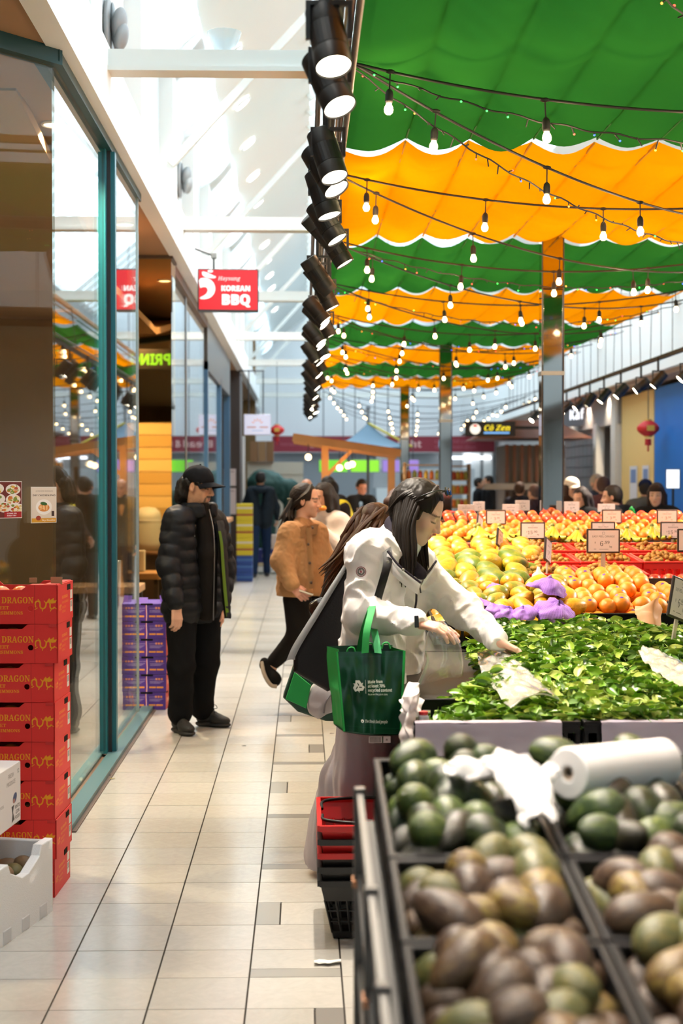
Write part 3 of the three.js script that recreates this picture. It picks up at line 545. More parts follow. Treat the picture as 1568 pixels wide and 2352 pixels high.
// purple cartons behind the man
{
  const tx = canvasTex(512, 220, (g, w, h) => {
    g.fillStyle = '#4b2f8f'; g.fillRect(0, 0, w, h);
    for (const o of [20, 278]) {
      g.fillStyle = '#e2915a'; for (let k = 0; k < 3; k++) g.fillRect(o + 24 + k * 36 + (o > 100 ? 70 : 0), 40, 26, 26);
      g.fillStyle = '#b9a9dd'; g.font = 'italic 22px serif'; g.fillText('naturally', o + (o > 100 ? 8 : 120), 62); for (let k = 0; k < 3; k++) g.fillRect(o + 14, 80 + k * 13, 190 - k * 22, 4);
      g.fillStyle = '#e79a45'; g.fillRect(o + 8, 150, 90, 22); g.fillRect(o + 108, 150, 92, 22);
    }
    g.strokeStyle = '#f2e6e8'; g.lineWidth = 7; g.beginPath(); g.moveTo(252, 0); g.bezierCurveTo(246, 80, 262, 130, 250, h); g.stroke(); g.strokeStyle = '#c8323c'; g.beginPath(); g.moveTo(245, 0); g.bezierCurveTo(239, 80, 255, 130, 243, h); g.stroke();
  });
  const txs = canvasTex(256, 128, (g, w, h) => { g.fillStyle = '#cf3c22'; g.fillRect(0, 0, w, h); g.fillStyle = '#f0b48a'; g.font = 'bold 54px serif'; g.fillText('mango', 40, 80); });
  const fm = print(tx), sm = print(txs), pur = M([0.1, 0.05, 0.33], 0.55), cut = M([0.01, 0.01, 0.012], 0.9), words = ['bottom', 'second from the bottom', 'third from the bottom', 'fourth from the bottom', 'fifth from the bottom', 'topmost'];
  for (let k = 0; k < 6; k++) {
    const w = 0.27, h = 0.124, d = 0.4, c = thing('purple_carton', 'purple and orange fruit carton, ' + words[k] + ' of the stack behind the man', 'carton', [-1.105 + rr(-0.004, 0.004) - 0.012 * (5 - k) * 0 , (h + 0.002) * k, -10.85], -0.02 + rr(-0.01, 0.01), 'purple fruit cartons');
    mesh('body', rbox(w, h, d, 0, h / 2, 0, 0.003), pur, c);
    mesh('front_print', face(w - 0.004, h - 0.004, 0, h / 2, d / 2 + 0.0008), fm, c);
    mesh('side_print', face(d - 0.004, h - 0.004, w / 2 + 0.0008, h / 2, 0, 0, Math.PI / 2), sm, c);
    mesh('slot', box(0.085, 0.012, 0.004, 0, h - 0.004, d / 2 + 0.001), cut, c);
    mesh('side_slot', box(0.004, 0.014, 0.07, w / 2 + 0.001, h - 0.005, 0.12), cut, c);
    if (k === 5) mesh('flap', [face(0.09, 0.05, -0.05, h + 0.015, 0.1, -0.6), face(0.07, 0.06, 0.11, h + 0.02, 0.05, -0.4, 0.5)], M([0.14, 0.07, 0.42], 0.5, { side: THREE.DoubleSide }), c);
  }
  const s = thing('torn_wrap', 'torn clear wrap hanging off the purple cartons at the floor', 'plastic wrap', [-1.21, 0, -10.62]);
  mesh('film', grid(6, 10, (u, v) => V(0.06 * (u - 0.5) * (1 - v * 0.3) + 0.02 * noise(u * 4, v * 6, 1), 0.012 + 0.16 * (1 - v), 0.03 * v + 0.02 * noise(u * 5, v * 7, 4))), M([0.8, 0.72, 0.66], 0.2, { transmission: 0.5, thickness: 0, side: THREE.DoubleSide }), s);
  mesh('cord', tube([V(0, 0.13, 0.03), V(0.012, 0.06, 0.04), V(0.02, 0.012, 0.06), V(0.05, 0.006, 0.09)], 0.004), M([0.7, 0.14, 0.04], 0.6), s);
}
// hanging signs
{
  const tx = canvasTex(1024, 704, (g, w, h) => {
    g.fillStyle = '#e0202c'; g.fillRect(0, 0, w, h); g.fillStyle = '#fdf3f0'; g.strokeStyle = '#fdf3f0';
    // round brush mark with a two-stroke crown
    g.beginPath(); g.arc(95, 330, 190, -1.95, 1.75); g.bezierCurveTo(30, 530, -20, 500, 60, 470); g.bezierCurveTo(150, 430, 170, 360, 140, 320); g.bezierCurveTo(110, 290, 60, 310, 20, 320); g.lineTo(0, 190); g.closePath(); g.fill();
    g.lineWidth = 12; g.beginPath(); g.arc(80, 330, 185, 0.6, 1.8); g.stroke();
    g.beginPath(); g.moveTo(60, 30); g.bezierCurveTo(120, 20, 200, 80, 290, 110); g.bezierCurveTo(320, 150, 250, 150, 200, 145); g.bezierCurveTo(100, 130, 40, 110, 60, 30); g.fill(); g.beginPath(); g.ellipse(200, 22, 48, 24, 0, 0, 7); g.fill();
    g.font = 'italic 92px serif'; g.fillText('Haysung', 330, 180);
    g.font = '900 122px sans-serif'; g.lineWidth = 10; g.lineJoin = 'round';
    const fit = (s, x, y, ww) => { const k = ww / g.measureText(s).width; g.save(); g.translate(x, y); g.scale(k, 1); g.fillText(s, 0, 0); g.strokeText(s, 0, 0); g.restore(); };
    g.font = '900 130px sans-serif'; g.lineWidth = 5; fit('KOREAN', 385, 370, 520); g.font = '900 240px sans-serif'; g.lineWidth = 12; fit('BBQ', 390, 610, 510);
  });
  const p = at(524, 668, 14.7), s = thing('restaurant_sign', 'red KOREAN BBQ lightbox sign hanging from the shop fascia', 'sign', p, 0.04);
  mesh('case', rbox(0.59, 0.41, 0.14, 0, 0, 0, 0.008), M([0.05, 0.05, 0.055], 0.4), s);
  mesh('sign_face', face(0.565, 0.382, 0, 0, 0.0715), new THREE.MeshStandardMaterial({ map: tx, roughness: 0.35, emissive: 0xffffff, emissiveMap: tx, emissiveIntensity: 0.5 }), s);
  mesh('sign_back', face(0.565, 0.382, 0, 0, -0.0715, 0, Math.PI), new THREE.MeshStandardMaterial({ map: tx, roughness: 0.35 }), s);
  mesh('hanger', [bar(V(-0.14, 0.21, 0), V(-0.14, 0.36, 0), 0.012), bar(V(-0.14, 0.34, 0), V(-0.36, 0.42, 0), 0.012)], M([0.1, 0.1, 0.1], 0.4), s);
  mesh('clamp', rbox(0.06, 0.06, 0.06, -0.14, 0.34, 0, 0.01), M([0.35, 0.35, 0.33], 0.4), s);
  const tx2 = canvasTex(512, 384, (g, w, h) => { g.fillStyle = '#d3d2e6'; g.fillRect(0, 0, w, h); g.strokeStyle = '#d89a80'; g.lineWidth = 20; for (let k = 0; k < 5; k++) { const a = Math.PI * (1.15 + k * 0.175); g.beginPath(); g.moveTo(256 + 70 * Math.cos(a), 190 + 70 * Math.sin(a)); g.lineTo(256 + 125 * Math.cos(a), 190 + 125 * Math.sin(a)); g.stroke(); } g.fillStyle = '#b98f86'; g.fillRect(50, 225, 180, 28); g.fillRect(300, 225, 170, 28); g.fillStyle = '#a9b9cc'; g.fillRect(150, 295, 220, 20); });
  const q = at(591, 976, 26.2), s2 = thing('hanging_sign', 'pale lilac hanging sign with an orange sunburst, far along the shops', 'sign', q);
  mesh('case', rbox(0.47, 0.36, 0.12, 0, 0, 0, 0.01), M([0.6, 0.6, 0.68], 0.4), s2);
  mesh('sign_face', face(0.45, 0.34, 0, 0, 0.0615), new THREE.MeshStandardMaterial({ map: tx2, roughness: 0.4, emissive: 0xffffff, emissiveMap: tx2, emissiveIntensity: 0.35 }), s2);
  mesh('hanger', [bar(V(-0.15, 0.17, 0), V(-0.15, 0.95, 0), 0.012), bar(V(0.1, 0.17, 0), V(0.1, 0.95, 0), 0.012), bar(V(0.12, 0.94, 0), V(-0.32, 0.94, 0), 0.014)], darkGrey, s2);
  const txp = canvasTex(256, 96, (g, w, h) => { g.fillStyle = '#120d08'; g.fillRect(0, 0, w, h); g.strokeStyle = '#7dff30'; g.lineWidth = 9; g.font = '70px sans-serif'; g.strokeStyle = '#8dff3a'; g.lineWidth = 4; g.strokeText('SPRING', 6, 72); });
  const nsn = thing('neon_sign', 'green neon lettering inside the shop, mirrored in the bronze column', 'sign', [-1.86, 3.15, -7.6], Math.PI);
  mesh('panel', box(0.66, 0.26, 0.04), M([0.02, 0.015, 0.012], 0.5), nsn);
  mesh('hanger', [bar(V(-0.2, 0.12, 0), V(-0.2, 0.45, 0), 0.006), bar(V(0.2, 0.12, 0), V(0.2, 0.45, 0), 0.006)], darkGrey, nsn);
  mesh('letters', face(0.64, 0.24, 0, 0, 0.022), new THREE.MeshStandardMaterial({ map: txp, emissive: 0xffffff, emissiveMap: txp, emissiveIntensity: 1 }), nsn);
}
// posters behind the angled window, things seen in the shop
{
  const food = canvasTex(256, 384, (g, w, h) => {
    g.fillStyle = '#6b1f18'; g.fillRect(0, 0, w, h); const col = ['#d8a23a', '#e8d8b0', '#b8502a', '#7a8a34', '#d07a30'];
    let s = 5; const q = () => { s = (s * 16807) % 2147483647; return s / 2147483647; };
    for (const [x, y] of [[60, 70], [190, 80], [70, 180], [190, 190], [120, 270], [220, 290], [30, 290]]) { g.fillStyle = '#eadfd2'; g.beginPath(); g.arc(x, y, 58, 0, 7); g.fill(); for (let k = 0; k < 22; k++) { g.fillStyle = col[Math.floor(q() * 5)]; g.beginPath(); g.arc(x + (q() - 0.5) * 76, y + (q() - 0.5) * 76, 5 + q() * 12, 0, 7); g.fill(); } }
    g.fillStyle = '#a8181c'; g.fillRect(120, 320, 136, 64); g.fillStyle = '#fff'; g.font = 'bold 18px sans-serif'; g.fillText('COME IN', 140, 346); g.fillText('AND TRY', 140, 370);
  });
  const dish = canvasTex(256, 384, (g, w, h) => {
    g.fillStyle = '#e2d2c0'; g.fillRect(0, 0, w, h); g.fillStyle = '#8a6e5a'; g.font = '20px sans-serif'; g.fillText('(CHICKEN NOODLE)', 44, 46); g.fillStyle = '#4a352a'; g.font = 'bold 27px sans-serif'; g.fillText('DRY CHICKEN PHO', 10, 96);
    g.fillStyle = '#f3ebe2'; g.beginPath(); g.arc(128, 215, 84, 0, 7); g.fill(); g.fillStyle = '#d8853c'; g.beginPath(); g.ellipse(128, 222, 58, 44, 0, 0, 7); g.fill(); g.fillStyle = '#efc68a'; for (let k = 0; k < 9; k++) { g.beginPath(); g.ellipse(95 + (k % 3) * 32, 205 + Math.floor(k / 3) * 16, 17, 6, k, 0, 7); g.fill(); } g.fillStyle = '#35602a'; g.beginPath(); g.ellipse(126, 178, 36, 18, 0.2, 0, 7); g.fill();
    g.fillStyle = '#3a1f18'; g.fillRect(208, 260, 28, 56); g.fillStyle = '#d99a2a'; g.fillRect(0, 338, w, 46); g.fillStyle = '#a23a22'; g.beginPath(); g.arc(70, 336, 26, 0, 7); g.fill(); g.fillStyle = '#fff'; g.font = 'italic 24px serif'; g.fillText('Dry Noodles', 104, 370);
  });
  const C = V(-1.15, 0, -6.98), dirA = V(-1.15, 0, 1.38).normalize(), turnA = Math.atan2(-dirA.z, dirA.x);
  const onA = (s, y, off) => V(C.x + dirA.x * s, y, C.z + dirA.z * s).add(V(-dirA.z, 0, dirA.x).multiplyScalar(off));
  const poster = (s, y, w, h, tex, label, off) => { const o = thing('poster', label, 'poster', onA(s, y, off), turnA + Math.PI, 'window posters'); mesh('sheet', box(w, h, 0.0012), M([0.75, 0.7, 0.63], 0.8), o); mesh('print', face(w - 0.006, h - 0.006, 0, 0, 0.0012), print(tex), o); return o; };
  poster(0.305, 1.53, 0.19, 0.165, food, 'poster of many bowls of food taped inside the shop window', -0.02);
  poster(0.083, 1.505, 0.15, 0.165, dish, 'pale noodle dish poster at the edge of the angled window', -0.02);
  const t = thing('dispenser', 'pale rounded dispenser inside the shop at the left edge', 'dispenser', [-1.98, 0.75, -7.2]);
  mesh('body', place(lathe([[0, 0], [0.15, 0], [0.17, 0.1], [0.17, 0.42], [0.15, 0.5], [0.09, 0.55], [0, 0.56]], 24), 0, 0, 0), M([0.45, 0.47, 0.43], 0.35), t);
  mesh('lid_band', place(lathe([[0.171, 0.38], [0.176, 0.39], [0.171, 0.4]], 24)), M([0.6, 0.62, 0.58], 0.3), t);
  const ct = thing('shop_counter', 'dark counter inside the shop behind the angled window', 'counter', [-2.15, 0, -7.4]);
  mesh('body', box(0.9, 0.72, 0.5, 0, 0.36, 0), M([0.05, 0.03, 0.02], 0.5), ct); mesh('top', box(0.96, 0.03, 0.56, 0, 0.735, 0), M([0.12, 0.06, 0.03], 0.4), ct);
  const tb = thing('cafe_table', 'small brown café table in front of the bronze column', 'table', [-1.62, 0, -12.3]);
  mesh('table_top', rbox(0.6, 0.06, 0.5, 0, 0.75, 0, 0.008), M([0.35, 0.19, 0.08], 0.5), tb);
  for (const [x, z] of [[-0.26, -0.2], [0.26, -0.2], [-0.26, 0.2], [0.26, 0.2]]) mesh('leg', box(0.04, 0.72, 0.04, x, 0.36, z), M([0.03, 0.025, 0.02], 0.5), tb);
  const nb = thing('napkin_box', 'pale napkin box on the café table', 'box', [-1.55, 0.78, -12.25]); mesh('body', rbox(0.12, 0.2, 0.1, 0, 0.1, 0, 0.01), M([0.6, 0.58, 0.48], 0.6), nb); mesh('slot', box(0.08, 0.004, 0.03, 0, 0.201, 0), M([0.2, 0.2, 0.18], 0.6), nb);
}
// ---------- produce stands ----------
const crateBlack = M([0.010, 0.010, 0.012], 0.45, { specularIntensity: 0.3 });
function crate(name, label, group, pos, w, h, d, tilt, mat = crateBlack, turn = 0, slots = true) {
  const c = thing(name, label, 'crate', pos, turn, group); c.rotation.set(tilt, turn, 0, 'YXZ');
  mesh('base', box(w - 0.01, 0.008, d - 0.01, 0, 0.006, 0), mat, c);
  const wallG = (L) => { const g = [box(L, h * 0.25, 0.008, 0, h * 0.125, 0), box(L, h * 0.28, 0.008, 0, h * 0.83, 0)]; const n = Math.max(3, Math.round(L / 0.04)); if (slots) for (let k = 0; k <= n; k++) g.push(box(0.012, h * 0.5, 0.008, -L / 2 + 0.006 + (L - 0.012) * k / n, h * 0.46, 0)); else g.push(box(L, h * 0.5, 0.008, 0, h * 0.46, 0)); g.push(rbox(L + 0.006, 0.012, 0.014, 0, h - 0.004, 0, 0.004)); return merged(g); };
  mesh('wall', place(wallG(w), 0, 0, d / 2 - 0.005), mat, c); mesh('wall', place(wallG(w), 0, 0, -d / 2 + 0.005), mat, c);
  mesh('wall', place(wallG(d), w / 2 - 0.005, 0, 0, 0, Math.PI / 2), mat, c); mesh('wall', place(wallG(d), -w / 2 + 0.005, 0, 0, 0, Math.PI / 2), mat, c);
  return c;
}
function fruitGeo(prof, n = 22, sy = 1, bend = 0) { const g = lathe(prof, n); g.rotateZ(Math.PI / 2); const p = g.attributes.position; for (let i = 0; i < p.count; i++) { p.setY(i, p.getY(i) * sy + bend * p.getX(i) * p.getX(i)); } g.computeVertexNormals(); return g; }
function speckle(base, spot, f, amt, { rep = [1, 1], ...extra } = {}, rough = 0.4, seedv = 0) {
  const t = dataTex(128, (u, v) => { const n = sst(-0.25, 0.45, tnoise(u, v, f, seedv)) * amt, m = 0.92 + 0.12 * tnoise(u, v, f * 5, seedv + 9); return mix3(base, spot, n).map((c) => c * m); }, rep, true);
  return M([1, 1, 1], rough, { map: t, ...extra });
}
const hex = (s) => [parseInt(s.slice(1, 3), 16) / 255, parseInt(s.slice(3, 5), 16) / 255, parseInt(s.slice(5, 7), 16) / 255];
const item = (name, g, m, pos, rot, label, category, group, s = 1) => { const o = tag(mesh(name, g, m), label, category, group); o.position.copy(pos); o.rotation.set(...rot); if (s !== 1) o.scale.setScalar(s); return o; };

// avocado stand in the foreground
{
  const pebble = dataTex(128, (u, v) => 0.5 + 0.55 * tnoise(u, v, 16, 3), [2, 2]);
  const pr = (L, r, e) => { const a = []; for (let k = 0; k <= 14; k++) { const t = k / 14, x = -Math.cos(t * Math.PI); a.push([Math.max(0.0001, r * Math.sin(t * Math.PI) * (1 + e * x)), L / 2 * x]); } return a; };
  const gs = [fruitGeo(pr(0.108, 0.0385, -0.16)), fruitGeo(pr(0.1, 0.037, -0.08)), fruitGeo(pr(0.118, 0.0365, -0.22)), fruitGeo(pr(0.092, 0.0375, -0.03))];
  const ex = { bumpMap: pebble, bumpScale: 0.0016, rep: [3, 1] };
  const greens = [speckle(hex('#33452a'), hex('#75863c'), 2, 0.5, ex, 0.3, 1), speckle(hex('#2a341f'), hex('#52642e'), 2, 0.5, ex, 0.28, 2), speckle(hex('#465a2c'), hex('#8f9a4a'), 2.2, 0.5, ex, 0.32, 3), speckle(hex('#2a2820'), hex('#4f5030'), 2, 0.5, ex, 0.28, 4)];
  const browns = [speckle(hex('#523c2a'), hex('#867240'), 2, 0.5, ex, 0.36, 5), speckle(hex('#3f2f24'), hex('#634d34'), 2, 0.5, ex, 0.36, 6), speckle(hex('#644d2c'), hex('#a39444'), 1.8, 0.6, ex, 0.36, 7), speckle(hex('#585c38'), hex('#97803f'), 1.8, 0.5, ex, 0.36, 8), speckle(hex('#42322a'), hex('#6f583e'), 2.2, 0.5, ex, 0.36, 9)];
  const H = (d) => 0.79 + 0.115 * (d - 1.85), tilt = Math.atan(0.115);
  const rows = [[2.46, 3.0], [2.13, 2.45], [1.72, 2.12]], rowName = ['back', 'middle', 'front'], cols = [[0.14, 0.425], [0.431, 0.716], [0.722, 1.007]], colName = ['left', 'middle', 'right'];
  let n = 0;
  rows.forEach(([d0, d1], r) => cols.forEach(([x0, x1], c) => {
    if (c === 2 && r) return;
    const dm = (d0 + d1) / 2, w = x1 - x0, dp = d1 - d0;
    crate('black_crate', 'black plastic crate of ' + (r ? 'brown' : 'green') + ' avocados, ' + rowName[r] + ' row, ' + colName[c] + ' column', 'avocado crates', [(x0 + x1) / 2, H(dm), -dm], w, 0.13, dp, tilt);
    const nx = 5, nz = Math.round(dp / 0.085);
    for (let layer = 0; layer < 2; layer++) for (let i = 0; i < nx - layer; i++) for (let j = 0; j < nz; j++) {
      if (layer === 1 && rnd() < 0.12) continue;
      const big = layer === 1 && rnd() < 0.3;
      const x = x0 + 0.047 + (w - 0.094) * (i + 0.5 * layer) / (nx - 1) + rr(-0.009, 0.009), d = d0 + 0.052 + (dp - 0.104) * (j + 0.0) / (nz - 1) + rr(-0.012, 0.012);
      if (c === 2 && (d < 2.7 || x > 0.95)) continue;
      const y = H(d) + 0.088 + layer * 0.05 + rr(-0.006, 0.014);
      const bank = r ? browns : greens;
      item('avocado', gs[Math.floor(rnd() * 4)], bank[Math.floor(rnd() * bank.length)], V(x, y, -d), [rr(-0.5, 0.5), rr(0, 6.28), rr(-0.7, 0.7)], (r ? 'brown-olive avocado in the ' : 'dark green avocado in the ') + rowName[r] + '-row ' + colName[c] + ' crate', 'avocado', 'avocados, ' + rowName[r] + ' ' + colName[c] + ' crate', rr(0.86, 0.97) * (big ? 1.12 : 1));
      n++;
    }
  }));
  // stand: steel posts, rails, sloping deck
  const alu = M([0.10, 0.097, 0.094], 0.4);
  const st = thing('produce_stand', 'steel framed sloping stand under the avocado crates', 'stand', [0, 0, 0]);
  mesh('deck', place(new THREE.BoxGeometry(0.98, 0.02, 1.34), 0.6, H(2.36) - 0.016, -2.36, tilt), M([0.03, 0.028, 0.026], 0.6), st);
  for (const [x, d] of [[0.112, 3.0], [0.112, 2.48], [0.112, 2.12], [0.112, 1.74], [1.06, 3.0], [1.06, 1.74]]) mesh('post', rbox(0.024, H(d) + 0.07, 0.024, x, (H(d) + 0.07) / 2, -d, 0.004), alu, st);
  for (const y of [0.07, -0.09, -0.27]) mesh('rail', beam(V(0.112, H(3.0) + y - 0.02, -3.0), V(0.112, H(1.74) + y - 0.02, -1.74), 0.012, 0.022), alu, st);
  mesh('side_panel', [span(0.118, 0.124, 0.02, 0.62, -1.76, -2.98)], M([0.05, 0.03, 0.02], 0.4), st);
  mesh('clip', [3.0, 2.48, 2.12, 1.74].map((d) => box(0.03, 0.012, 0.05, 0.112, H(d) - 0.12, -d)), M([0.5, 0.22, 0.1], 0.4), st);
  // roll of produce bags and the loose end of the last one
  const a = at(1303, 1777, 2.66), b = at(1523, 1752, 2.84), ax = b.clone().sub(a), R = 0.047;
  const roll = thing('bag_roll', 'thick white roll of produce bags lying on the avocados', 'bag roll', a.clone().add(b).multiplyScalar(0.5));
  roll.quaternion.setFromUnitVectors(V(1, 0, 0), ax.clone().normalize());
  const L = ax.length(), film = M([0.82, 0.82, 0.84], 0.32);
  const rp = [[0.013, -L / 2], [0.013, -L / 2 + 0.002]]; for (let k = 0; k < 8; k++) rp.push([0.014 + 0.004 * k, -L / 2 - 0.001 * (k % 2)]); rp.push([R - 0.002, -L / 2], [R, -L / 2 + 0.004], [R * 0.995, -L / 4], [R * 1.004, 0], [R * 0.996, L / 4], [R, L / 2 - 0.004], [R - 0.002, L / 2], [0.013, L / 2], [0.013, -L / 2 + 0.002]);
  const rg = lathe(rp, 40); rg.rotateZ(-Math.PI / 2); mesh('film', rg, film, roll);
  const cg = lathe([[0.0125, -L / 2 + 0.001], [0.0125, L / 2 - 0.001], [0.009, L / 2 - 0.001], [0.009, -L / 2 + 0.001], [0.0125, -L / 2 + 0.001]], 20); cg.rotateZ(-Math.PI / 2); mesh('core', cg, M([0.35, 0.28, 0.22], 0.8), roll);
  const bagM = M([0.86, 0.86, 0.88], 0.35, { transmission: 0.18, thickness: 0, side: THREE.DoubleSide });
  const cb = at(1168, 1803, 2.62), bg = thing('plastic_bag', 'crumpled white plastic bag lying over the crate divider', 'plastic bag', cb);
  const pathTop = [V(-0.105, 0.025, -0.05), V(-0.05, 0.03, -0.03), V(0.0, 0.035, 0), V(0.05, 0.02, 0.0), V(0.088, 0.03, -0.02)], c1 = new THREE.CatmullRomCurve3(pathTop);
  mesh('film', sheet(36, 14, (u, v) => { const p = c1.getPoint(u), q = (v - 0.5); return V(p.x + 0.008 * noise(u * 9, v * 9, 1), p.y + 0.014 * noise(u * 12, v * 6, 2) - 1.2 * q * q * 0.06, p.z + q * (0.05 + 0.05 * Math.sin(Math.PI * u)) + 0.01 * noise(u * 8, v * 8, 7)); }, 0.004), bagM, bg);
  const c2 = new THREE.CatmullRomCurve3([V(-0.01, 0.034, 0.0), V(0.008, 0.022, 0.045), V(0.022, -0.008, 0.10), V(0.032, -0.045, 0.155)]);
  mesh('tail', sheet(14, 30, (u, v) => { const p = c2.getPoint(v), w = 0.05 - 0.022 * v, a2 = (u - 0.5) * 2.6; return V(p.x + w * Math.sin(a2) + 0.006 * noise(u * 7, v * 11, 3), p.y + 0.022 * Math.cos(a2) + 0.009 * noise(u * 9, v * 13, 5), p.z); }, 0.003), bagM, bg);
}
// main stand: stepped slope rising away from the camera
const SH = (d) => 0.755 + 0.075 * (Math.min(d, 7.9) - 4.65) + 0.03 * Math.max(0, d - 7.9);
{
  const st = thing('produce_table', 'long black sloping table carrying the spinach and fruit', 'table');
  for (const [d0, d1, x0, x1] of [[4.66, 6.4, 0.36, 3.2], [6.42, 8.9, 0.5, 3.2], [8.92, 10.9, 0.72, 3.2]]) {
    const dm = (d0 + d1) / 2, L = d1 - d0; mesh('deck', place(new THREE.BoxGeometry(x1 - x0, 0.025, L), (x0 + x1) / 2, SH(dm) - 0.016, -dm, Math.atan(0.075)), M([0.025, 0.022, 0.02], 0.6), st);
    mesh('skirt', [span(x0 + 0.02, x0 + 0.035, 0.1, SH(d0) - 0.03, -d0 - 0.02, -d1), span(x0 + 0.02, x1, 0.1, SH(d0) - 0.03, -d0 - 0.02, -d0 - 0.035)], M([0.02, 0.02, 0.022], 0.6), st);
    for (const x of [x0 + 0.05, x1 - 0.05]) mesh('leg', span(x - 0.02, x + 0.02, 0, SH(d0) - 0.03, -d0 - 0.06, -d0 - 0.1), black, st);
  }
}
// spinach: crates with wrapped fronts, heap of leaves
{
  const filmM = M([0.52, 0.48, 0.6], 0.3, { transmission: 0.25, thickness: 0, side: THREE.DoubleSide });
  [[0.345, 0.862], [0.876, 1.40], [1.414, 1.93]].forEach(([x0, x1], k) => {
    crate('black_crate', ['black crate of spinach with a wrapped front, beside the reaching woman', 'second black crate of spinach, right of the first', 'third black crate of spinach at the right edge'][k], 'spinach crates', [(x0 + x1) / 2, SH(4.8) - 0.01, -4.83], x1 - x0, 0.115, 0.34, 0.075);
    const w = thing('plastic_liner', ['lilac plastic liner folded over the front of the first spinach crate', 'lilac plastic liner over the front of the second spinach crate', 'lilac plastic liner over the front of the third spinach crate'][k], 'plastic liner', [x0, SH(4.65), -4.652]);
    const a = k ? 0.05 : 0.0, b = x1 - x0 - (k ? 0.0 : 0.06);
    mesh('film', sheet(30, 8, (u, v) => V(a + (b - a) * u, 0.104 - 0.1 * v + 0.003 * noise(u * 9, v * 3, k), 0.014 + 0.005 * noise(u * 6 + v * 5, v * 5, k + 3) + 0.006 * Math.abs(noise(u * 14 + v * 4, v * 4 - u * 3, k)) + 0.004 * Math.sin(v * 3)), 0.0015), filmM, w);
    mesh('fold', sheet(30, 3, (u, v) => V(a + (b - a) * u, 0.104 + 0.004 * Math.sin(v * 3.14), 0.012 - 0.05 * v), 0.0015), filmM, w);
  });
  const heap = (x, d) => {   // height of the heap
    let h = SH(d) + 0.105 + 0.035 * fbm(x * 4, d * 4, 0);
    const left = 0.36 + 0.34 * sst(4.75, 5.9, d);
    h -= 0.10 * (1 - sst(left, left + 0.16, x));
    h += 0.03 * sst(5.3, 5.9, d) * Math.exp(-Math.pow((x - 1.15) / 0.5, 2));
    return h;
  };
  // leaf: pointed oval with a fold along its rib, short stalk
  const leaf = (L, W, curl) => { const g = grid(4, 7, (u, v) => { const s = u * 2 - 1, w = W * Math.pow(Math.sin(Math.PI * Math.pow(v, 0.75)), 0.8) * 0.5 + 0.001; return V(s * w, 0.006 * Math.abs(s) + curl * (v - 0.5) * (v - 0.5) * 0.1 - 0.003 * (1 - Math.abs(s)), (v - 0.35) * L); }); return merged([g, bar(V(0, 0.001, -0.33 * L), V(0.003, -0.003, -0.75 * L), 0.0016, 0.0012, 5)]); };
  const gs = [leaf(0.058, 0.034, -0.1), leaf(0.05, 0.029, 0.12), leaf(0.065, 0.037, -0.16)];
  const ms = [M([0.11, 0.26, 0.014], 0.36), M([0.19, 0.38, 0.022], 0.4), M([0.46, 0.56, 0.11], 0.5), M([0.07, 0.17, 0.014], 0.33), M([0.33, 0.48, 0.05], 0.45)].map((m) => { m.transmission = 0.2; m.thickness = 0; m.side = THREE.DoubleSide; return m; });
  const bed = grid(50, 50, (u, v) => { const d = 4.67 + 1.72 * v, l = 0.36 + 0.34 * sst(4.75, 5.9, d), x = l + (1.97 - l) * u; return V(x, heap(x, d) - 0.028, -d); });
  const spots = [];
  for (let k = 0; k < 5200; k++) { const d = 4.68 + 1.72 * Math.pow(rnd(), 1.15), x = 0.36 + 1.42 * rnd(); const l = 0.35 + 0.34 * sst(4.75, 5.9, d); if (x < l || x > 0.26 * d + 0.1) { if (x < l) continue; } spots.push([x, d, rnd()]); }
  const chosen = spots.filter(([x, d]) => d < 5.6 && x < 0.252 * d + 0.02).sort((a, b) => b[2] - a[2]).slice(0, 300), set = new Set(chosen);
  const pose = (x, d, top) => { const e = 0.02, nx = heap(x - e, d) - heap(x + e, d), nz = heap(x, d - e) - heap(x, d + e); return { p: V(x, heap(x, d) + (top ? rr(0.0, 0.022) : rr(-0.025, 0.012)), -d), r: [rr(-0.75, 0.75) - nz * 6, rr(0, 6.28), rr(-0.75, 0.75)] }; };
  for (const [x, d] of chosen) { const q = pose(x, d, true); item('spinach_leaf', gs[Math.floor(rnd() * 3)], ms[Math.floor(rnd() * 5)], q.p, q.r, 'loose spinach leaf on top of the heap', 'spinach leaf', 'spinach leaves', rr(0.8, 1.15)); }
  const rest = spots.filter((s) => !set.has(s)), im = new THREE.InstancedMesh(gs[0], M([1, 1, 1], 0.4, { transmission: 0.2, thickness: 0, side: THREE.DoubleSide }), rest.length), o = new THREE.Object3D(), cc = new THREE.Color(), pal = [[0.11, 0.26, 0.014], [0.20, 0.39, 0.024], [0.47, 0.57, 0.12], [0.065, 0.16, 0.013], [0.33, 0.48, 0.05]];
  rest.forEach(([x, d], k) => { const q = pose(x, d, false); o.position.copy(q.p); o.rotation.set(...q.r); o.scale.setScalar(rr(0.8, 1.15)); o.updateMatrix(); im.setMatrixAt(k, o.matrix); im.setColorAt(k, cc.setRGB(...pal[Math.floor(rnd() * 5)])); });
  im.name = 'spinach_heap'; shade(im); tag(im, 'heap of fresh spinach filling the crates in front of the oranges', 'spinach', null, 'stuff'); scene.add(im);
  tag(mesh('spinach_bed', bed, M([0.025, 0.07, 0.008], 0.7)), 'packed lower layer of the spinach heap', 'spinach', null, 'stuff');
  // clear bag lying on the spinach, another at the right edge
  const clear = M([0.93, 0.93, 0.88], 0.1, { transmission: 0.62, thickness: 0, side: THREE.DoubleSide, clearcoat: 1, clearcoatRoughness: 0.08 });
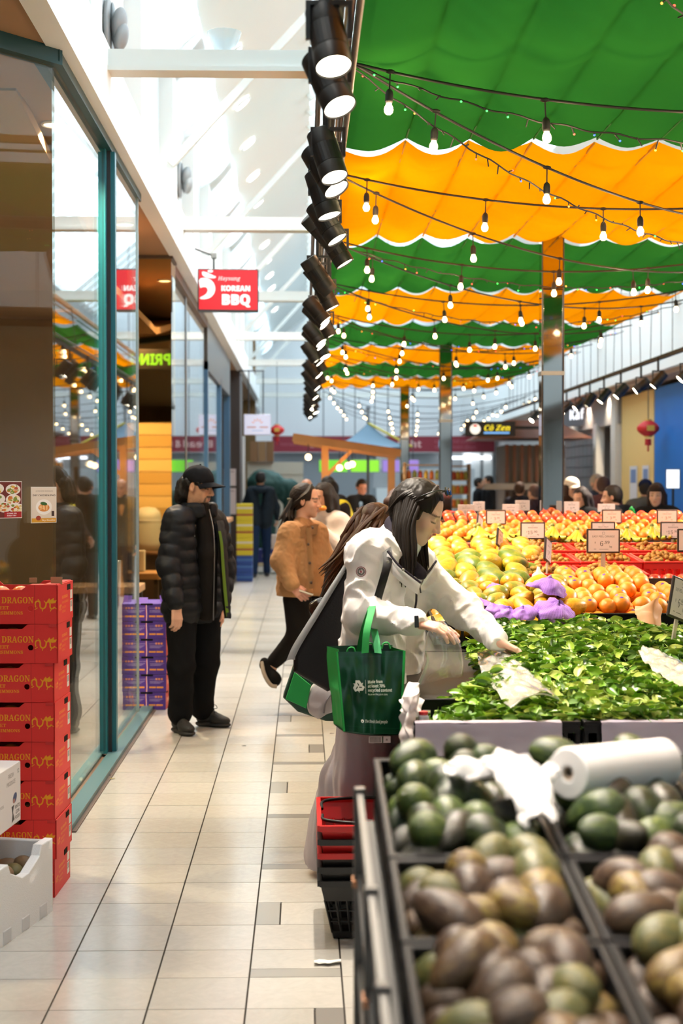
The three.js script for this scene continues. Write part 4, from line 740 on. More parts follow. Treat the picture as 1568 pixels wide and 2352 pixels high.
  const bag = (q, label, n) => {   // four corners of the film on the heap
    const c = q.map(([px, py]) => { let d = 4.66; while (d < 6.4) { const p = at(px, py, d); if (p.y < heap(p.x, d) + 0.035) break; d += 0.01; } return at(px, py, d); }), b = c[0].clone().add(c[2]).multiplyScalar(0.5), t = thing('clear_bag', label, 'plastic bag', b);
    mesh('film', sheet(34, 40, (u, v) => { const p = c[0].clone().lerp(c[1], u).lerp(c[3].clone().lerp(c[2], u), v); p.x -= 0.03 * Math.sin(Math.PI * v) * (1 - u); p.y += 0.03 * Math.sin(Math.PI * u) * (0.4 + 0.6 * v) + 0.007 * noise(u * 6 + n, v * 9, 2) + 0.010 * Math.abs(noise(u * 4 + v * 6, v * 9 - u * 4, 5 + n)); return p.sub(b); }, 0.0015), clear, t);
    mesh('seal', tube([0, 0.33, 0.66, 1].map((u) => c[3].clone().lerp(c[2], u).add(V(0, 0.03 * Math.sin(Math.PI * u), 0)).sub(b)), 0.003, 12, 5), clear, t);
  };
  bag([[1096, 1500, 5.36], [1166, 1497, 5.4], [1283, 1606, 4.88], [1172, 1626, 4.8]], 'clear plastic bag lying twisted on the spinach', 0);
  bag([[1465, 1500, 5.3], [1500, 1490, 5.4], [1640, 1560, 5.1], [1600, 1600, 4.95]], 'clear plastic bag on the spinach at the right edge', 7);
  // white wrapping at the left corner of the spinach crate with a small sauce bottle
  const wp = thing('white_wrap', 'white plastic wrap bunched at the left corner of the spinach crate', 'plastic wrap', [0.325, SH(4.65), -4.68]);
  const wm = M([0.75, 0.70, 0.71], 0.35, { transmission: 0.25, thickness: 0, side: THREE.DoubleSide }), wq = [[930, 1600, 4.72], [962, 1592, 4.74], [955, 1735, 4.6], [936, 1738, 4.62]].map(([x, y, d]) => at(x, y, d).sub(wp.position));
  mesh('film', sheet(16, 26, (u, v) => { const p = wq[0].clone().lerp(wq[1], u).lerp(wq[3].clone().lerp(wq[2], u), v); p.z += 0.03 * Math.sin(Math.PI * u) + 0.012 * noise(u * 4, v * 8, 4); p.x += 0.012 * noise(u * 5, v * 6, 2) - 0.018 * Math.sin(v * 2.6); return p; }, 0.002), wm, wp);
  mesh('flap', sheet(10, 18, (u, v) => { const p = at(925 + 40 * u, 1640 - 55 * v, 4.7 + 0.25 * v).sub(wp.position); p.x += 0.014 * noise(u * 4, v * 6, 9); p.y += 0.016 * noise(u * 5, v * 4, 3) + 0.02 * Math.sin(u * 3.1); return p; }, 0.002), wm, wp);
  const jb = at(972, 1655, 4.72), j = thing('small_jar', 'tiny glass jar with a red lid at the corner of the spinach', 'jar', jb);
  mesh('glass', place(lathe([[0, -0.02], [0.016, -0.02], [0.018, -0.015], [0.018, 0.012], [0.013, 0.02], [0, 0.02]], 16)), M([0.6, 0.65, 0.72], 0.1), j); mesh('lid', cyl(0.0145, 0.0145, 0.01, 0, 0.024, 0), M([0.5, 0.02, 0.02], 0.35), j); mesh('label', cyl(0.0185, 0.0185, 0.018, 0, -0.002, 0, 0, 0, 0, 16), M([0.8, 0.78, 0.75], 0.6), j);
}
// shopping baskets stacked on the floor
{
  const redP = M([0.62, 0.012, 0.014], 0.35), blk = M([0.012, 0.012, 0.013], 0.4);
  for (let k = 0; k < 5; k++) {
    const top = k === 4, b = thing('shopping_basket', ['black shopping basket at the bottom of the stack', 'second basket from the bottom of the stack', 'third basket from the bottom of the stack', 'black and red basket just below the topmost one', 'red shopping basket on top of the stack beside the stand'][k], 'basket', [0.225, 0.0 + 0.048 * k + (k ? 0.0 : 0), -5.42], 0, 'stacked shopping baskets');
    const w0 = 0.12, w1 = 0.165, l0 = 0.16, l1 = 0.235, h = 0.215, ring = (s, y) => { const w = w0 + (w1 - w0) * s, l = l0 + (l1 - l0) * s; return [V(-w, y, -l), V(w, y, -l), V(w, y, l), V(-w, y, l)]; };
    const m = top || k === 3 ? redP : blk, A = ring(0, 0.004), B = ring(1, h);
    for (let e = 0; e < 4; e++) {
      const a = A[e], b2 = A[(e + 1) % 4], c = B[(e + 1) % 4], d = B[e], P = (u, v) => a.clone().lerp(b2, u).lerp(d.clone().lerp(c, u), v), g = [];
      for (const [v0, v1] of [[0, 0.12], [0.68, 1]]) g.push(sheet(1, 1, (u, v) => P(u, v0 + (v1 - v0) * v), 0.003));
      const n = e % 2 ? 12 : 8; for (let i = 0; i <= n; i++) { const u = i / n; g.push(bar(P(u, 0.1), P(u, 0.7), 0.0045, 0.0045, 5)); } for (const v of [0.3, 0.5]) g.push(bar(P(0, v), P(1, v), 0.0035, 0.0035, 5));
      mesh('wall', g, m, b);
    }
    mesh('base', span(-w0, w0, 0.002, 0.008, -l0, l0), blk, b);
    const rim = B.map((p) => p.clone().multiply(V(1.03, 1, 1.02))); mesh('rim', [0, 1, 2, 3].map((e) => beam(rim[e], rim[(e + 1) % 4], 0.016, 0.02)), top || k === 2 ? redP : blk, b);
    if (top) for (const s of [-1, 1]) mesh('handle', tube([V(-w1 * 0.96, h + 0.006, s * 0.05), V(-w1 * 0.9, h + 0.012, s * 0.16), V(0, h + 0.012, s * 0.215), V(w1 * 0.9, h + 0.012, s * 0.16), V(w1 * 0.96, h + 0.006, s * 0.05)], 0.006, 24, 6), blk, b);
  }
}
// fruit on the slope
const skinBump = dataTex(128, (u, v) => 0.5 + 0.5 * tnoise(u, v, 20, 3), [3, 3]);
{
  const ovoid = (L, r, e, bend) => { const a = []; for (let k = 0; k <= 12; k++) { const t = k / 12, x = -Math.cos(t * Math.PI); a.push([Math.max(0.0001, r * Math.sin(t * Math.PI) * (1 + e * x)), L / 2 * x]); } return fruitGeo(a, 18, 0.86, bend); };
  // mangoes in purple netting
  const mg = [ovoid(0.135, 0.047, 0.1, 1.2), ovoid(0.125, 0.05, 0.05, 0.9), ovoid(0.145, 0.046, 0.14, 1.4)];
  const mm = [speckle(hex('#e8a21c'), hex('#c9952a'), 2, 0.8, {}, 0.35, 11), speckle(hex('#efb42c'), hex('#d58a14'), 2, 0.8, {}, 0.35, 12), speckle(hex('#b99a28'), hex('#7f8a2a'), 1.6, 1, {}, 0.35, 13), speckle(hex('#f0a81a'), hex('#e39410'), 2, 0.8, {}, 0.35, 14)];
  crate('black_crate', 'black crate of mangoes between the reaching woman and the oranges', 'fruit crates', [0.92, SH(6.75) + 0.02, -6.78], 0.72, 0.1, 0.66, 0.075);
  for (let L = 0; L < 2; L++) for (let i = 0; i < 7 - L; i++) for (let j = 0; j < 6 - L; j++) {
    const x = 0.6 + 0.105 * (i + 0.5 * L) + rr(-0.015, 0.015), d = 6.5 + 0.11 * (j + 0.5 * L) + rr(-0.015, 0.015);
    item('mango', mg[Math.floor(rnd() * 3)], mm[Math.floor(rnd() * 4)], V(x, SH(d) + 0.085 + 0.075 * L + 0.05 * sst(6.5, 7.1, d), -d), [rr(-0.4, 0.4), rr(0, 6.28), rr(-0.5, 0.5)], L ? 'ripe yellow mango on top of the netted mango heap' : 'yellow mango in the lower layer of the netted heap', 'mango', 'mangoes in the crate', rr(0.9, 1.08));
  }
  const netA = dataTex(64, (u, v) => (Math.min(Math.abs(((u + v) * 8) % 1 - 0.5), Math.abs(((u - v + 2) * 8) % 1 - 0.5)) > 0.32 ? 0 : 1), [3, 3]);
  const netM = M([0.42, 0.2, 0.72], 0.7, { alphaMap: netA, alphaTest: 0.5, side: THREE.DoubleSide }), netIn = M([0.22, 0.08, 0.46], 0.7, { side: THREE.DoubleSide });
  [[1256, 1352, 6.6, 0.075, 'purple foam net beside the orange crate'], [1272, 1408, 6.45, 0.08, 'crumpled purple foam net at the lower end of the orange crate'], [1160, 1412, 6.42, 0.055, 'purple foam net under the front mangoes'], [1205, 1408, 6.4, 0.05, 'purple net between two front mangoes'], [1130, 1350, 6.85, 0.04, 'small purple net behind the yellow mangoes'], [1095, 1388, 6.45, 0.045, 'purple net beside the white sleeve'], [1130, 1400, 6.42, 0.04, 'purple net left of the green mango']].forEach(([px, py, d, r, label], k) => {
    const t = thing('fruit_net', label, 'foam net', at(px, py + 6, d), rr(0, 6), 'purple fruit nets'); t.rotation.z = rr(-0.6, 0.6); t.rotation.x = rr(-0.2, 0.5);
    const f = (u, v) => { const a = u * Math.PI * 2, ph = v * (1.65 + 0.35 * noise(Math.cos(a) * 2 + k, Math.sin(a) * 2, 1)), cr = 1 + 0.25 * noise(Math.cos(a) * 1.8 + k * 5, Math.sin(a) * 1.8, v * 3) + 0.12 * noise(Math.cos(a) * 5, Math.sin(a) * 5 + k, v * 6); return V(Math.cos(a) * Math.sin(ph) * r * cr * 1.1, Math.cos(ph) * r * 0.75 * cr, Math.sin(a) * Math.sin(ph) * r * cr); };
    mesh('sleeve', grid(26, 12, f), netIn, t); mesh('lattice', grid(26, 12, (u, v) => f(u, v).multiplyScalar(1.05)), netM, t);
  });
  // oranges
  const og = ball(0.0405, 0, 0, 0, [1, 0.96, 1], 20, 14), om = [[0.86, 0.27, 0.012], [0.84, 0.30, 0.02], [0.88, 0.25, 0.01]].map((c) => M(c, 0.36, { bumpMap: skinBump, bumpScale: 0.0008 }));
  const stickG = place(new THREE.SphereGeometry(0.0408, 10, 6, 0, Math.PI * 2, 0, 0.22), 0, 0, 0, 0, 0, 0, [1, 0.975, 0.7]), stickM = M([0.14, 0.05, 0.4], 0.3);
  const orange = (p, label, group, s = 1) => { const o = thing('orange', label, 'orange', p, rr(0, 6.28), group); o.scale.setScalar(s); mesh('peel', og, om[Math.floor(rnd() * 3)], o); if (rnd() < 0.5) { const q = mesh('sticker', stickG, stickM, o); q.rotation.set(rr(0.4, 1.0), 0, rr(-0.5, 0.5)); o.rotation.y = rr(-0.5, 0.5); } return o; };
  crate('black_crate', 'black crate heaped with big oranges', 'fruit crates', [1.43, SH(6.95) + 0.03, -6.98], 0.5, 0.1, 0.78, 0.075, crateBlack, 0, false);
  for (let L = 0; L < 2; L++) for (let i = 0; i < 6 - L; i++) for (let j = 0; j < 9 - L; j++) { const d = 6.64 + 0.085 * (j + 0.5 * L) + rr(-0.014, 0.014), x = 1.225 + 0.083 * (i + 0.5 * L) + rr(-0.012, 0.012); if (L && rnd() < 0.14) continue; orange(V(x, SH(d) + 0.085 + 0.062 * L + 0.06 * sst(6.6, 7.3, d) + rr(-0.006, 0.01), -d), L ? 'round orange on top of the orange heap' : 'round orange in the lower layer of the orange heap', 'oranges in the crate', rr(0.96, 1.05)); }
  crate('black_crate', 'black crate of oranges at the right edge', 'fruit crates', [1.94, SH(6.95) + 0.03, -6.98], 0.5, 0.1, 0.78, 0.075, crateBlack, 0, false);
  for (let i = 0; i < 5; i++) for (let j = 0; j < 7; j++) { const d = 6.75 + 0.09 * j; orange(V(1.75 + 0.086 * i, SH(d) + 0.085 + 0.05 * sst(6.7, 7.2, d), -d), 'orange in the crate at the right edge', 'oranges at the right edge'); }
  // torn sheet of tissue and a paper bag edge near the spinach
  const tp = thing('tissue_sheet', 'peach tissue paper folded up beside the tilted price card', 'tissue paper', at(1490, 1410, 6.3));
  mesh('sheet', sheet(10, 10, (u, v) => V(0.11 * (u - 0.5) + 0.01 * noise(u * 4, v * 4, 1), 0.09 * (v - 0.4) * (0.5 + u) + 0.008 * noise(u * 5, v * 5, 2), 0.06 * Math.sin(u * 3) - 0.05 * v), 0.001), M([0.85, 0.48, 0.26], 0.6, { transmission: 0.3, thickness: 0, side: THREE.DoubleSide }), tp);
  // papayas and pale mangoes behind
  const pg = [ovoid(0.215, 0.06, -0.16, 0.25), ovoid(0.195, 0.058, -0.2, 0.2)], pm = [speckle(hex('#c9a81e'), hex('#7d8a22'), 1.2, 1, {}, 0.35, 21), speckle(hex('#98962a'), hex('#5f7a20'), 1.2, 1, {}, 0.35, 22), speckle(hex('#e0b428'), hex('#b49a24'), 1.2, 0.9, {}, 0.35, 23)];
  for (let L = 0; L < 2; L++) for (let i = 0; i < 5 - L; i++) for (let j = 0; j < 5 - L; j++) { const d = 7.42 + 0.16 * (j + 0.5 * L), x = 0.64 + 0.118 * (i + 0.5 * L) + 0.02 * j; item('papaya', pg[Math.floor(rnd() * 2)], pm[Math.floor(rnd() * 3)], V(x + rr(-0.015, 0.015), SH(d) + 0.07 + 0.085 * L + 0.05 * sst(7.4, 8.1, d), -d), [rr(-0.3, 0.3), -Math.PI / 2 + rr(-0.9, 0.9), rr(-0.35, 0.15)], L ? 'green-gold papaya on top of the papaya heap' : 'green-gold papaya low in the papaya heap', 'papaya', 'papayas', rr(0.9, 1.05)); }
  const ym = [speckle(hex('#f3b32a'), hex('#e89a1c'), 2, 0.8, {}, 0.4, 31), speckle(hex('#f6c444'), hex('#eaa01e'), 2, 0.8, {}, 0.4, 32)];
  for (let L = 0; L < 2; L++) for (let i = 0; i < 6 - L; i++) for (let j = 0; j < 5; j++) { const d = 8.3 + 0.13 * (j + 0.5 * L), x = 0.72 + 0.125 * (i + 0.5 * L); item('golden_mango', mg[1], ym[Math.floor(rnd() * 2)], V(x + rr(-0.02, 0.02), SH(d) + 0.09 + 0.09 * L + 0.04 * sst(8.3, 8.9, d), -d), [rr(-0.4, 0.4), rr(0, 6.28), rr(-0.4, 0.4)], 'bright golden mango heaped behind the papayas', 'mango', 'golden mangoes', rr(0.95, 1.15)); }
  // red crates of longans
  const redC = M([0.75, 0.028, 0.02], 0.35), lg = ball(0.0135, 0, 0, 0, [1, 0.95, 1], 10, 8), lm = [[0.36, 0.17, 0.02], [0.42, 0.22, 0.03], [0.28, 0.13, 0.02], [0.36, 0.22, 0.02]].map((c) => M(c, 0.55));
  const rows = [[7.72, 0.36], [8.14, 0.38], [8.56, 0.38]], left = []; let cnt = 0;
  const im = [];
  rows.forEach(([d, dp], r) => { for (let c = 0; c < 4; c++) { if (r === 0 && c > 1) continue;
    const x = 1.27 + 0.345 * c + 0.06 * r, y = SH(d + dp / 2) + 0.02 + 0.03 * r;
    crate('red_crate', 'red plastic crate of longans, ' + ['front', 'middle', 'back'][r] + ' row, ' + ['first', 'second', 'third', 'fourth'][c] + ' from the left', 'red longan crates', [x, y, -d - dp / 2], 0.335, 0.13, dp, 0.075, redC);
    for (let k = 0; k < 95; k++) { const u = rr(-0.14, 0.14), v = rr(-0.15, 0.15); im.push([V(x + u, y + 0.115 - 0.075 * v + 0.028 * (1 - Math.abs(u) / 0.15) + rr(-0.016, 0.01), -d - dp / 2 + v), r]); } } });
  im.sort((a, b) => a[0].z < b[0].z ? 1 : -1);
  im.forEach(([p, r], k) => { if (k < 300) item('longan', lg, lm[k % 4], p, [0, 0, 0], 'small tan longan in the ' + ['front', 'middle', 'back'][r] + ' row of red crates', 'longan', 'longans, ' + ['front', 'middle', 'back'][r] + ' row', rr(0.9, 1.12)); });
  const rest = new THREE.InstancedMesh(lg, lm[0], im.length - 300), o3 = new THREE.Object3D(); im.slice(300).forEach(([p], k) => { o3.position.copy(p); o3.updateMatrix(); rest.setMatrixAt(k, o3.matrix); }); rest.name = 'longan_heap'; shade(rest); tag(rest, 'remaining tan longans heaped in the back red crates', 'longans', null, 'stuff'); scene.add(rest);
  // red apples by the longans, a garlic bulb
  const ag = place(lathe([[0.0001, -0.026], [0.014, -0.031], [0.03, -0.022], [0.036, 0.002], [0.03, 0.024], [0.014, 0.03], [0.004, 0.022], [0.0001, 0.02]], 16)), am = [speckle(hex('#a81c1c'), hex('#d8803a'), 2, 0.8, {}, 0.3, 41), speckle(hex('#b92a20'), hex('#e0b060'), 2, 0.8, {}, 0.3, 42)];
  for (let i = 0; i < 12; i++) for (let j = 0; j < 2; j++) item('apple', ag, am[(i + j) % 2], V(1.42 + 0.072 * i, SH(7.5) + 0.12 + 0.02 * j, -7.5 - 0.07 * j), [rr(-0.5, 0.5), rr(0, 6), rr(-0.5, 0.5)], 'red apple in the row behind the oranges', 'apple', 'red apples');
  const gb = thing('garlic_bulb', 'white garlic bulb in front of the red crates', 'garlic', at(1236, 1325, 7.35)); mesh('bulb', place(lathe([[0.0001, -0.03], [0.02, -0.028], [0.034, -0.008], [0.03, 0.012], [0.012, 0.028], [0.006, 0.05], [0.0001, 0.05]], 18)), M([0.8, 0.7, 0.58], 0.6), gb); mesh('root', ball(0.01, 0, -0.03, 0), M([0.5, 0.4, 0.28], 0.8), gb);
  // black printed cartons facing the aisle
  const mt = canvasTex(512, 128, (g, w, h) => { g.fillStyle = '#2b2422'; g.fillRect(0, 0, w, h); g.fillStyle = '#d8402c'; g.font = 'bold 52px sans-serif'; g.fillText('missile', 230, 74); g.font = 'bold 44px sans-serif'; g.fillText('apples', 262, 122); g.font = '18px sans-serif'; g.fillText('crisp happy', 190, 34); for (const [x, y] of [[60, 36], [470, 40], [70, 100]]) { g.fillStyle = '#e0452c'; g.beginPath(); g.arc(x, y, 22, 0, 7); g.fill(); g.fillStyle = '#f2c088'; g.beginPath(); g.arc(x - 4, y + 2, 8, 0, 7); g.fill(); g.fillStyle = '#5aa03a'; g.fillRect(x + 12, y - 16, 16, 8); } });
  [[1.32, 0.36, 'left'], [1.72, 0.38, 'middle'], [2.12, 0.38, 'right']].forEach(([x, w, s]) => { const c = thing('apple_carton', 'black apple carton with red lettering, ' + s + ' of three behind the oranges', 'carton', [x, SH(7.42) + 0.02, -7.5], 0, 'black apple cartons'); mesh('front_panel', box(w, 0.14, 0.006, 0, 0.08, 0.09), M([0.02, 0.016, 0.014], 0.5), c); mesh('print', face(w - 0.01, 0.12, 0, 0.085, 0.0935), print(mt), c); mesh('side_panel', box(0.006, 0.13, 0.18, -w / 2 + 0.004, 0.075, 0), M([0.02, 0.016, 0.014], 0.5), c); mesh('side_panel', box(0.006, 0.13, 0.18, w / 2 - 0.004, 0.075, 0), M([0.02, 0.016, 0.014], 0.5), c); });
  // bananas
  const bgM = [speckle(hex('#e8c42a'), hex('#b9b62c'), 1.5, 0.9, {}, 0.45, 51), speckle(hex('#c3c22e'), hex('#8fa22a'), 1.5, 0.9, {}, 0.45, 52)];
  const banana = (() => { const c = new THREE.CatmullRomCurve3([V(0, 0.0, 0), V(0.004, -0.03, 0.02), V(0.0, -0.06, 0.06), V(0, -0.07, 0.115), V(0, -0.06, 0.15)]); return grid(8, 14, (u, v) => { const p = c.getPoint(v), tn = c.getTangent(v), a = u * Math.PI * 2, r = 0.017 * Math.pow(Math.sin(Math.PI * (0.08 + 0.86 * v)), 0.55), n1 = V(1, 0, 0), n2 = tn.clone().cross(n1); return p.addScaledVector(n1, Math.cos(a) * r).addScaledVector(n2, Math.sin(a) * r); }); })();
  for (let k = 0; k < 17; k++) {
    const x = 1.06 + 0.15 * (k % 14), d = 9.08 + 0.16 * Math.floor(k / 14) + rr(-0.03, 0.03), b = thing('banana_bunch', k < 4 ? 'green-yellow banana bunch behind the papayas' : 'banana bunch behind the red longan crates', 'bananas', [x, SH(d) + 0.295 + rr(-0.01, 0.02), -d], rr(-0.5, 0.5), 'banana bunches');
    for (let i = 0; i < 5; i++) { const o = shade(new THREE.Mesh(banana, bgM[(k + i) % 2])); o.name = 'banana'; o.rotation.y = -0.7 + 0.35 * i; o.rotation.z = rr(-0.1, 0.1); b.add(o); }
    mesh('crown', ball(0.014, 0, 0.004, 0.0), M([0.25, 0.24, 0.06], 0.7), b);
  }
  const bs = thing('display_riser', 'brown carton riser under the banana bunches', 'riser'); mesh('step', span(0.95, 3.2, SH(9) - 0.02, SH(9) + 0.2, -8.98, -9.5), M([0.2, 0.06, 0.03], 0.6), bs); mesh('lip', span(0.95, 3.2, SH(9) + 0.18, SH(9) + 0.21, -8.965, -8.978), M([0.3, 0.05, 0.03], 0.6), bs);
  // mandarins, then tomatoes at the back
  for (let i = 0; i < 24; i++) for (let j = 0; j < 5; j++) { const d = 9.65 + 0.1 * j, x = 0.9 + 0.086 * i + (j % 2) * 0.04 + rr(-0.012, 0.012); if (x > 0.26 * d) continue; item('mandarin', og, om[(i + j) % 3], V(x, SH(d) + 0.178 + 0.036 + 0.012 * j + rr(-0.003, 0.006), -d + rr(-0.02, 0.02)), [0, rr(0, 6), 0], i < 12 ? 'mandarin in the back rows left of the mirrored pole' : 'mandarin in the back rows right of the mirrored pole', 'mandarin', i < 12 ? 'mandarins left of the pole' : 'mandarins right of the pole', 0.9); }
  const ms = thing('display_riser', 'dark riser under the mandarins', 'riser'); for (let j = 0; j < 9; j++) mesh('step', span(0.85, 3.2, SH(9.7) - 0.02, SH(9.65 + 0.1 * j) + 0.178 + 0.012 * j, -9.6 - 0.1 * j, -9.699 - 0.1 * j), M([0.12, 0.05, 0.02], 0.6), ms); mesh('lip', span(0.85, 3.2, SH(9.7) + 0.14, SH(9.7) + 0.185, -9.585, -9.598), black, ms);
  const tm = [M([0.75, 0.06, 0.02], 0.25), M([0.85, 0.16, 0.03], 0.3)];
  for (let i = 0; i < 26; i++) for (let j = 0; j < 3; j++) { const d = 10.25 + 0.1 * j, x = 1.0 + 0.085 * i; if (Math.abs(x - 1.84) < 0.14 && d > 10.9) continue; item('tomato', og, tm[(i * 7 + j) % 2], V(x, SH(d) + 0.178 + 0.012 * (j + 6) + 0.034 + rr(-0.003, 0.003), -d), [0, 0, 0], i < 10 ? 'red tomato at the back, left of the mirrored pole' : 'red tomato at the back, right of the mirrored pole', 'tomato', i < 10 ? 'tomatoes left of the pole' : 'tomatoes right of the pole', 0.85); }
  // chilli punnets near the woman's face
  for (let k = 0; k < 3; k++) { const p = at(1035 + 16 * k, 1176 + 2 * k, 11.2), t = thing('red_chilli', 'red chilli in the dark tray behind the woman’s forehead', 'chilli', p, rr(0, 3), 'red chillies'); mesh('pod', fruitGeo([[0.0001, -0.07], [0.006, -0.05], [0.012, 0.03], [0.013, 0.05], [0.0001, 0.06]], 10), M([0.7, 0.03, 0.02], 0.3), t); mesh('stalk', bar(V(0.06, 0, 0), V(0.08, 0.01, 0), 0.003), M([0.1, 0.2, 0.03], 0.6), t); }
  const tray = thing('dark_tray', 'dark tray of chillies behind the woman’s forehead', 'tray', at(1045, 1192, 11.25)); mesh('pan', rbox(0.34, 0.06, 0.3, 0, 0, 0, 0.01), black, tray); mesh('lip', box(0.36, 0.012, 0.32, 0, 0.03, 0), black, tray);
  const t2 = thing('back_table', 'far dark table behind the tomatoes', 'table', [0, 0, 0]); mesh('deck', span(0.75, 3.2, 1.26, 1.3, -10.95, -11.05), black, t2); mesh('deck', span(0.8, 1.6, 1.24, 1.28, -11.08, -11.6), black, t2); mesh('leg', span(0.9, 0.95, 0, 1.25, -11.2, -11.25), black, t2); mesh('leg', span(1.5, 1.55, 0, 1.25, -11.2, -11.25), black, t2);
}
// price cards on stalks
{
  const cardTex = (title, price, unit) => canvasTex(256, 176, (g, w, h) => { g.fillStyle = '#eadfe0'; g.fillRect(0, 0, w, h); g.fillStyle = '#6a6264'; g.textAlign = 'center'; g.font = '22px sans-serif'; g.fillText(title, 128, 58); g.strokeStyle = '#8a8284'; g.lineWidth = 2; g.strokeRect(118, 14, 20, 18); g.fillStyle = '#2c2626'; const [a, b] = price.split('.'); g.textAlign = 'right'; g.font = '56px serif'; g.fillText(a, 128, 130); g.textAlign = 'left'; g.font = '36px serif'; g.fillText('.' + b, 130, 112); g.font = '20px serif'; g.fillText('$', 52, 108); g.fillText(unit, 178, 142); g.fillRect(46, 154, 20, 3); g.fillRect(92, 156, 78, 2); });
  const tx = [cardTex('EASY PEEL ORANGE', '6.99', 'kg'), cardTex('MANDARIN', '15.90', 'kg'), cardTex('FRESH FRUIT', '3.99', 'kg'), cardTex('FRESH FRUIT', '5.99', 'kg')].map((t) => print(t, { emissive: 0x000000 }));
  const frameM = M([0.05, 0.035, 0.03], 0.4), clearM = M([0.8, 0.75, 0.68], 0.2, { transmission: 0.6, thickness: 0 });
  function card(x0, y0, x1, y1, d, t, framed, label, turn = 0, roll = 0, drop = 0.16) {
    const a = at((x0 + x1) / 2, (y0 + y1) / 2, d), w = (x1 - x0) * d / FOCAL / Math.max(0.35, Math.cos(turn)), h = (y1 - y0) * d / FOCAL, c = thing('price_card', label, 'price card', a, turn, 'price cards'); c.rotation.set(0, turn, roll, 'YXZ');
    if (framed) { mesh('frame', rbox(w, h, 0.012, 0, 0, -0.002, 0.006), frameM, c); mesh('print', face(w - 0.018, h - 0.018, 0, 0, 0.0047), tx[t], c); }
    else { mesh('plate', rbox(w, h, 0.008, 0, 0, -0.001, 0.003), M([0.72, 0.6, 0.56], 0.5), c); mesh('print', face(w - 0.006, h - 0.006, 0, 0, 0.0037), tx[t], c); }
    mesh('stalk', rbox(0.022, drop, 0.008, 0, -h / 2 - drop / 2, 0, 0.002), clearM, c);
  }
  card(1346, 1214, 1424, 1271, 7.5, 0, true, 'large black framed 6.99 price card above the oranges', 0, 0, 0.2);
  card(1194, 1199, 1252, 1239, 8.95, 1, true, 'black framed 15.90 price card left of the mirrored pole', 0, 0, 0.1);
  card(1356, 1198, 1413, 1236, 8.95, 2, true, 'price card peeking out above the large 6.99 card', 0, 0, 0.12);
  card(1515, 1198, 1575, 1239, 8.95, 1, true, 'black framed price card at the right edge, partly hidden', 0, 0, 0.1);
  card(1554, 1214, 1630, 1268, 7.5, 0, true, 'price card cut off by the right edge', 0, 0, 0.2);
  card(1115, 1171, 1162, 1205, 9.95, 2, true, 'price card standing among the mandarins', 0, 0, 0.1);
  card(1051, 1159, 1089, 1187, 11.0, 3, false, 'pink price card behind the woman’s head', 0, 0, 0.08);
  card(1086, 1152, 1113, 1174, 11.5, 3, false, 'pink price card just right of the one behind the woman', 0, 0, 0.42);
  card(1153, 1158, 1192, 1184, 10.8, 3, false, 'pink price card left of the small high one', 0, 0, 0.08);
  card(1183, 1149, 1216, 1173, 11.4, 3, false, 'small pink price card left of the pole', 0, 0, 0.12);
  card(1295, 1152, 1330, 1177, 10.9, 3, false, 'pink price card just right of the mirrored pole', 0, 0, 0.1);
  card(1372, 1157, 1412, 1176, 10.9, 3, false, 'pink price card behind the pale middle card', 0, 0, 0.1);
  card(1381, 1170, 1428, 1203, 10.0, 2, true, 'pale price card in front of the man in the dark jacket', 0, 0, 0.1);
  card(1507, 1170, 1556, 1203, 10.0, 2, true, 'pale price card below the dark haired woman', 0, 0, 0.1);
  card(1138, 1217, 1157, 1258, 8.6, 2, true, 'narrow tilted price card seen edge-on beside the bananas', 1.2, -0.3, 0.1);
  card(1093, 1184, 1110, 1214, 9.6, 2, true, 'narrow price card seen edge-on among the golden fruit', 1.2, -0.35, 0.1);
  card(1246, 1238, 1270, 1292, 7.75, 3, true, 'reddish tilted price card over the red crates, edge-on', 1.2, -0.25, 0.14);
  card(1531, 1328, 1590, 1424, 5.95, 0, true, 'large tilted black framed price card at the right edge above the spinach', 0.75, -0.28, 0.12);
}
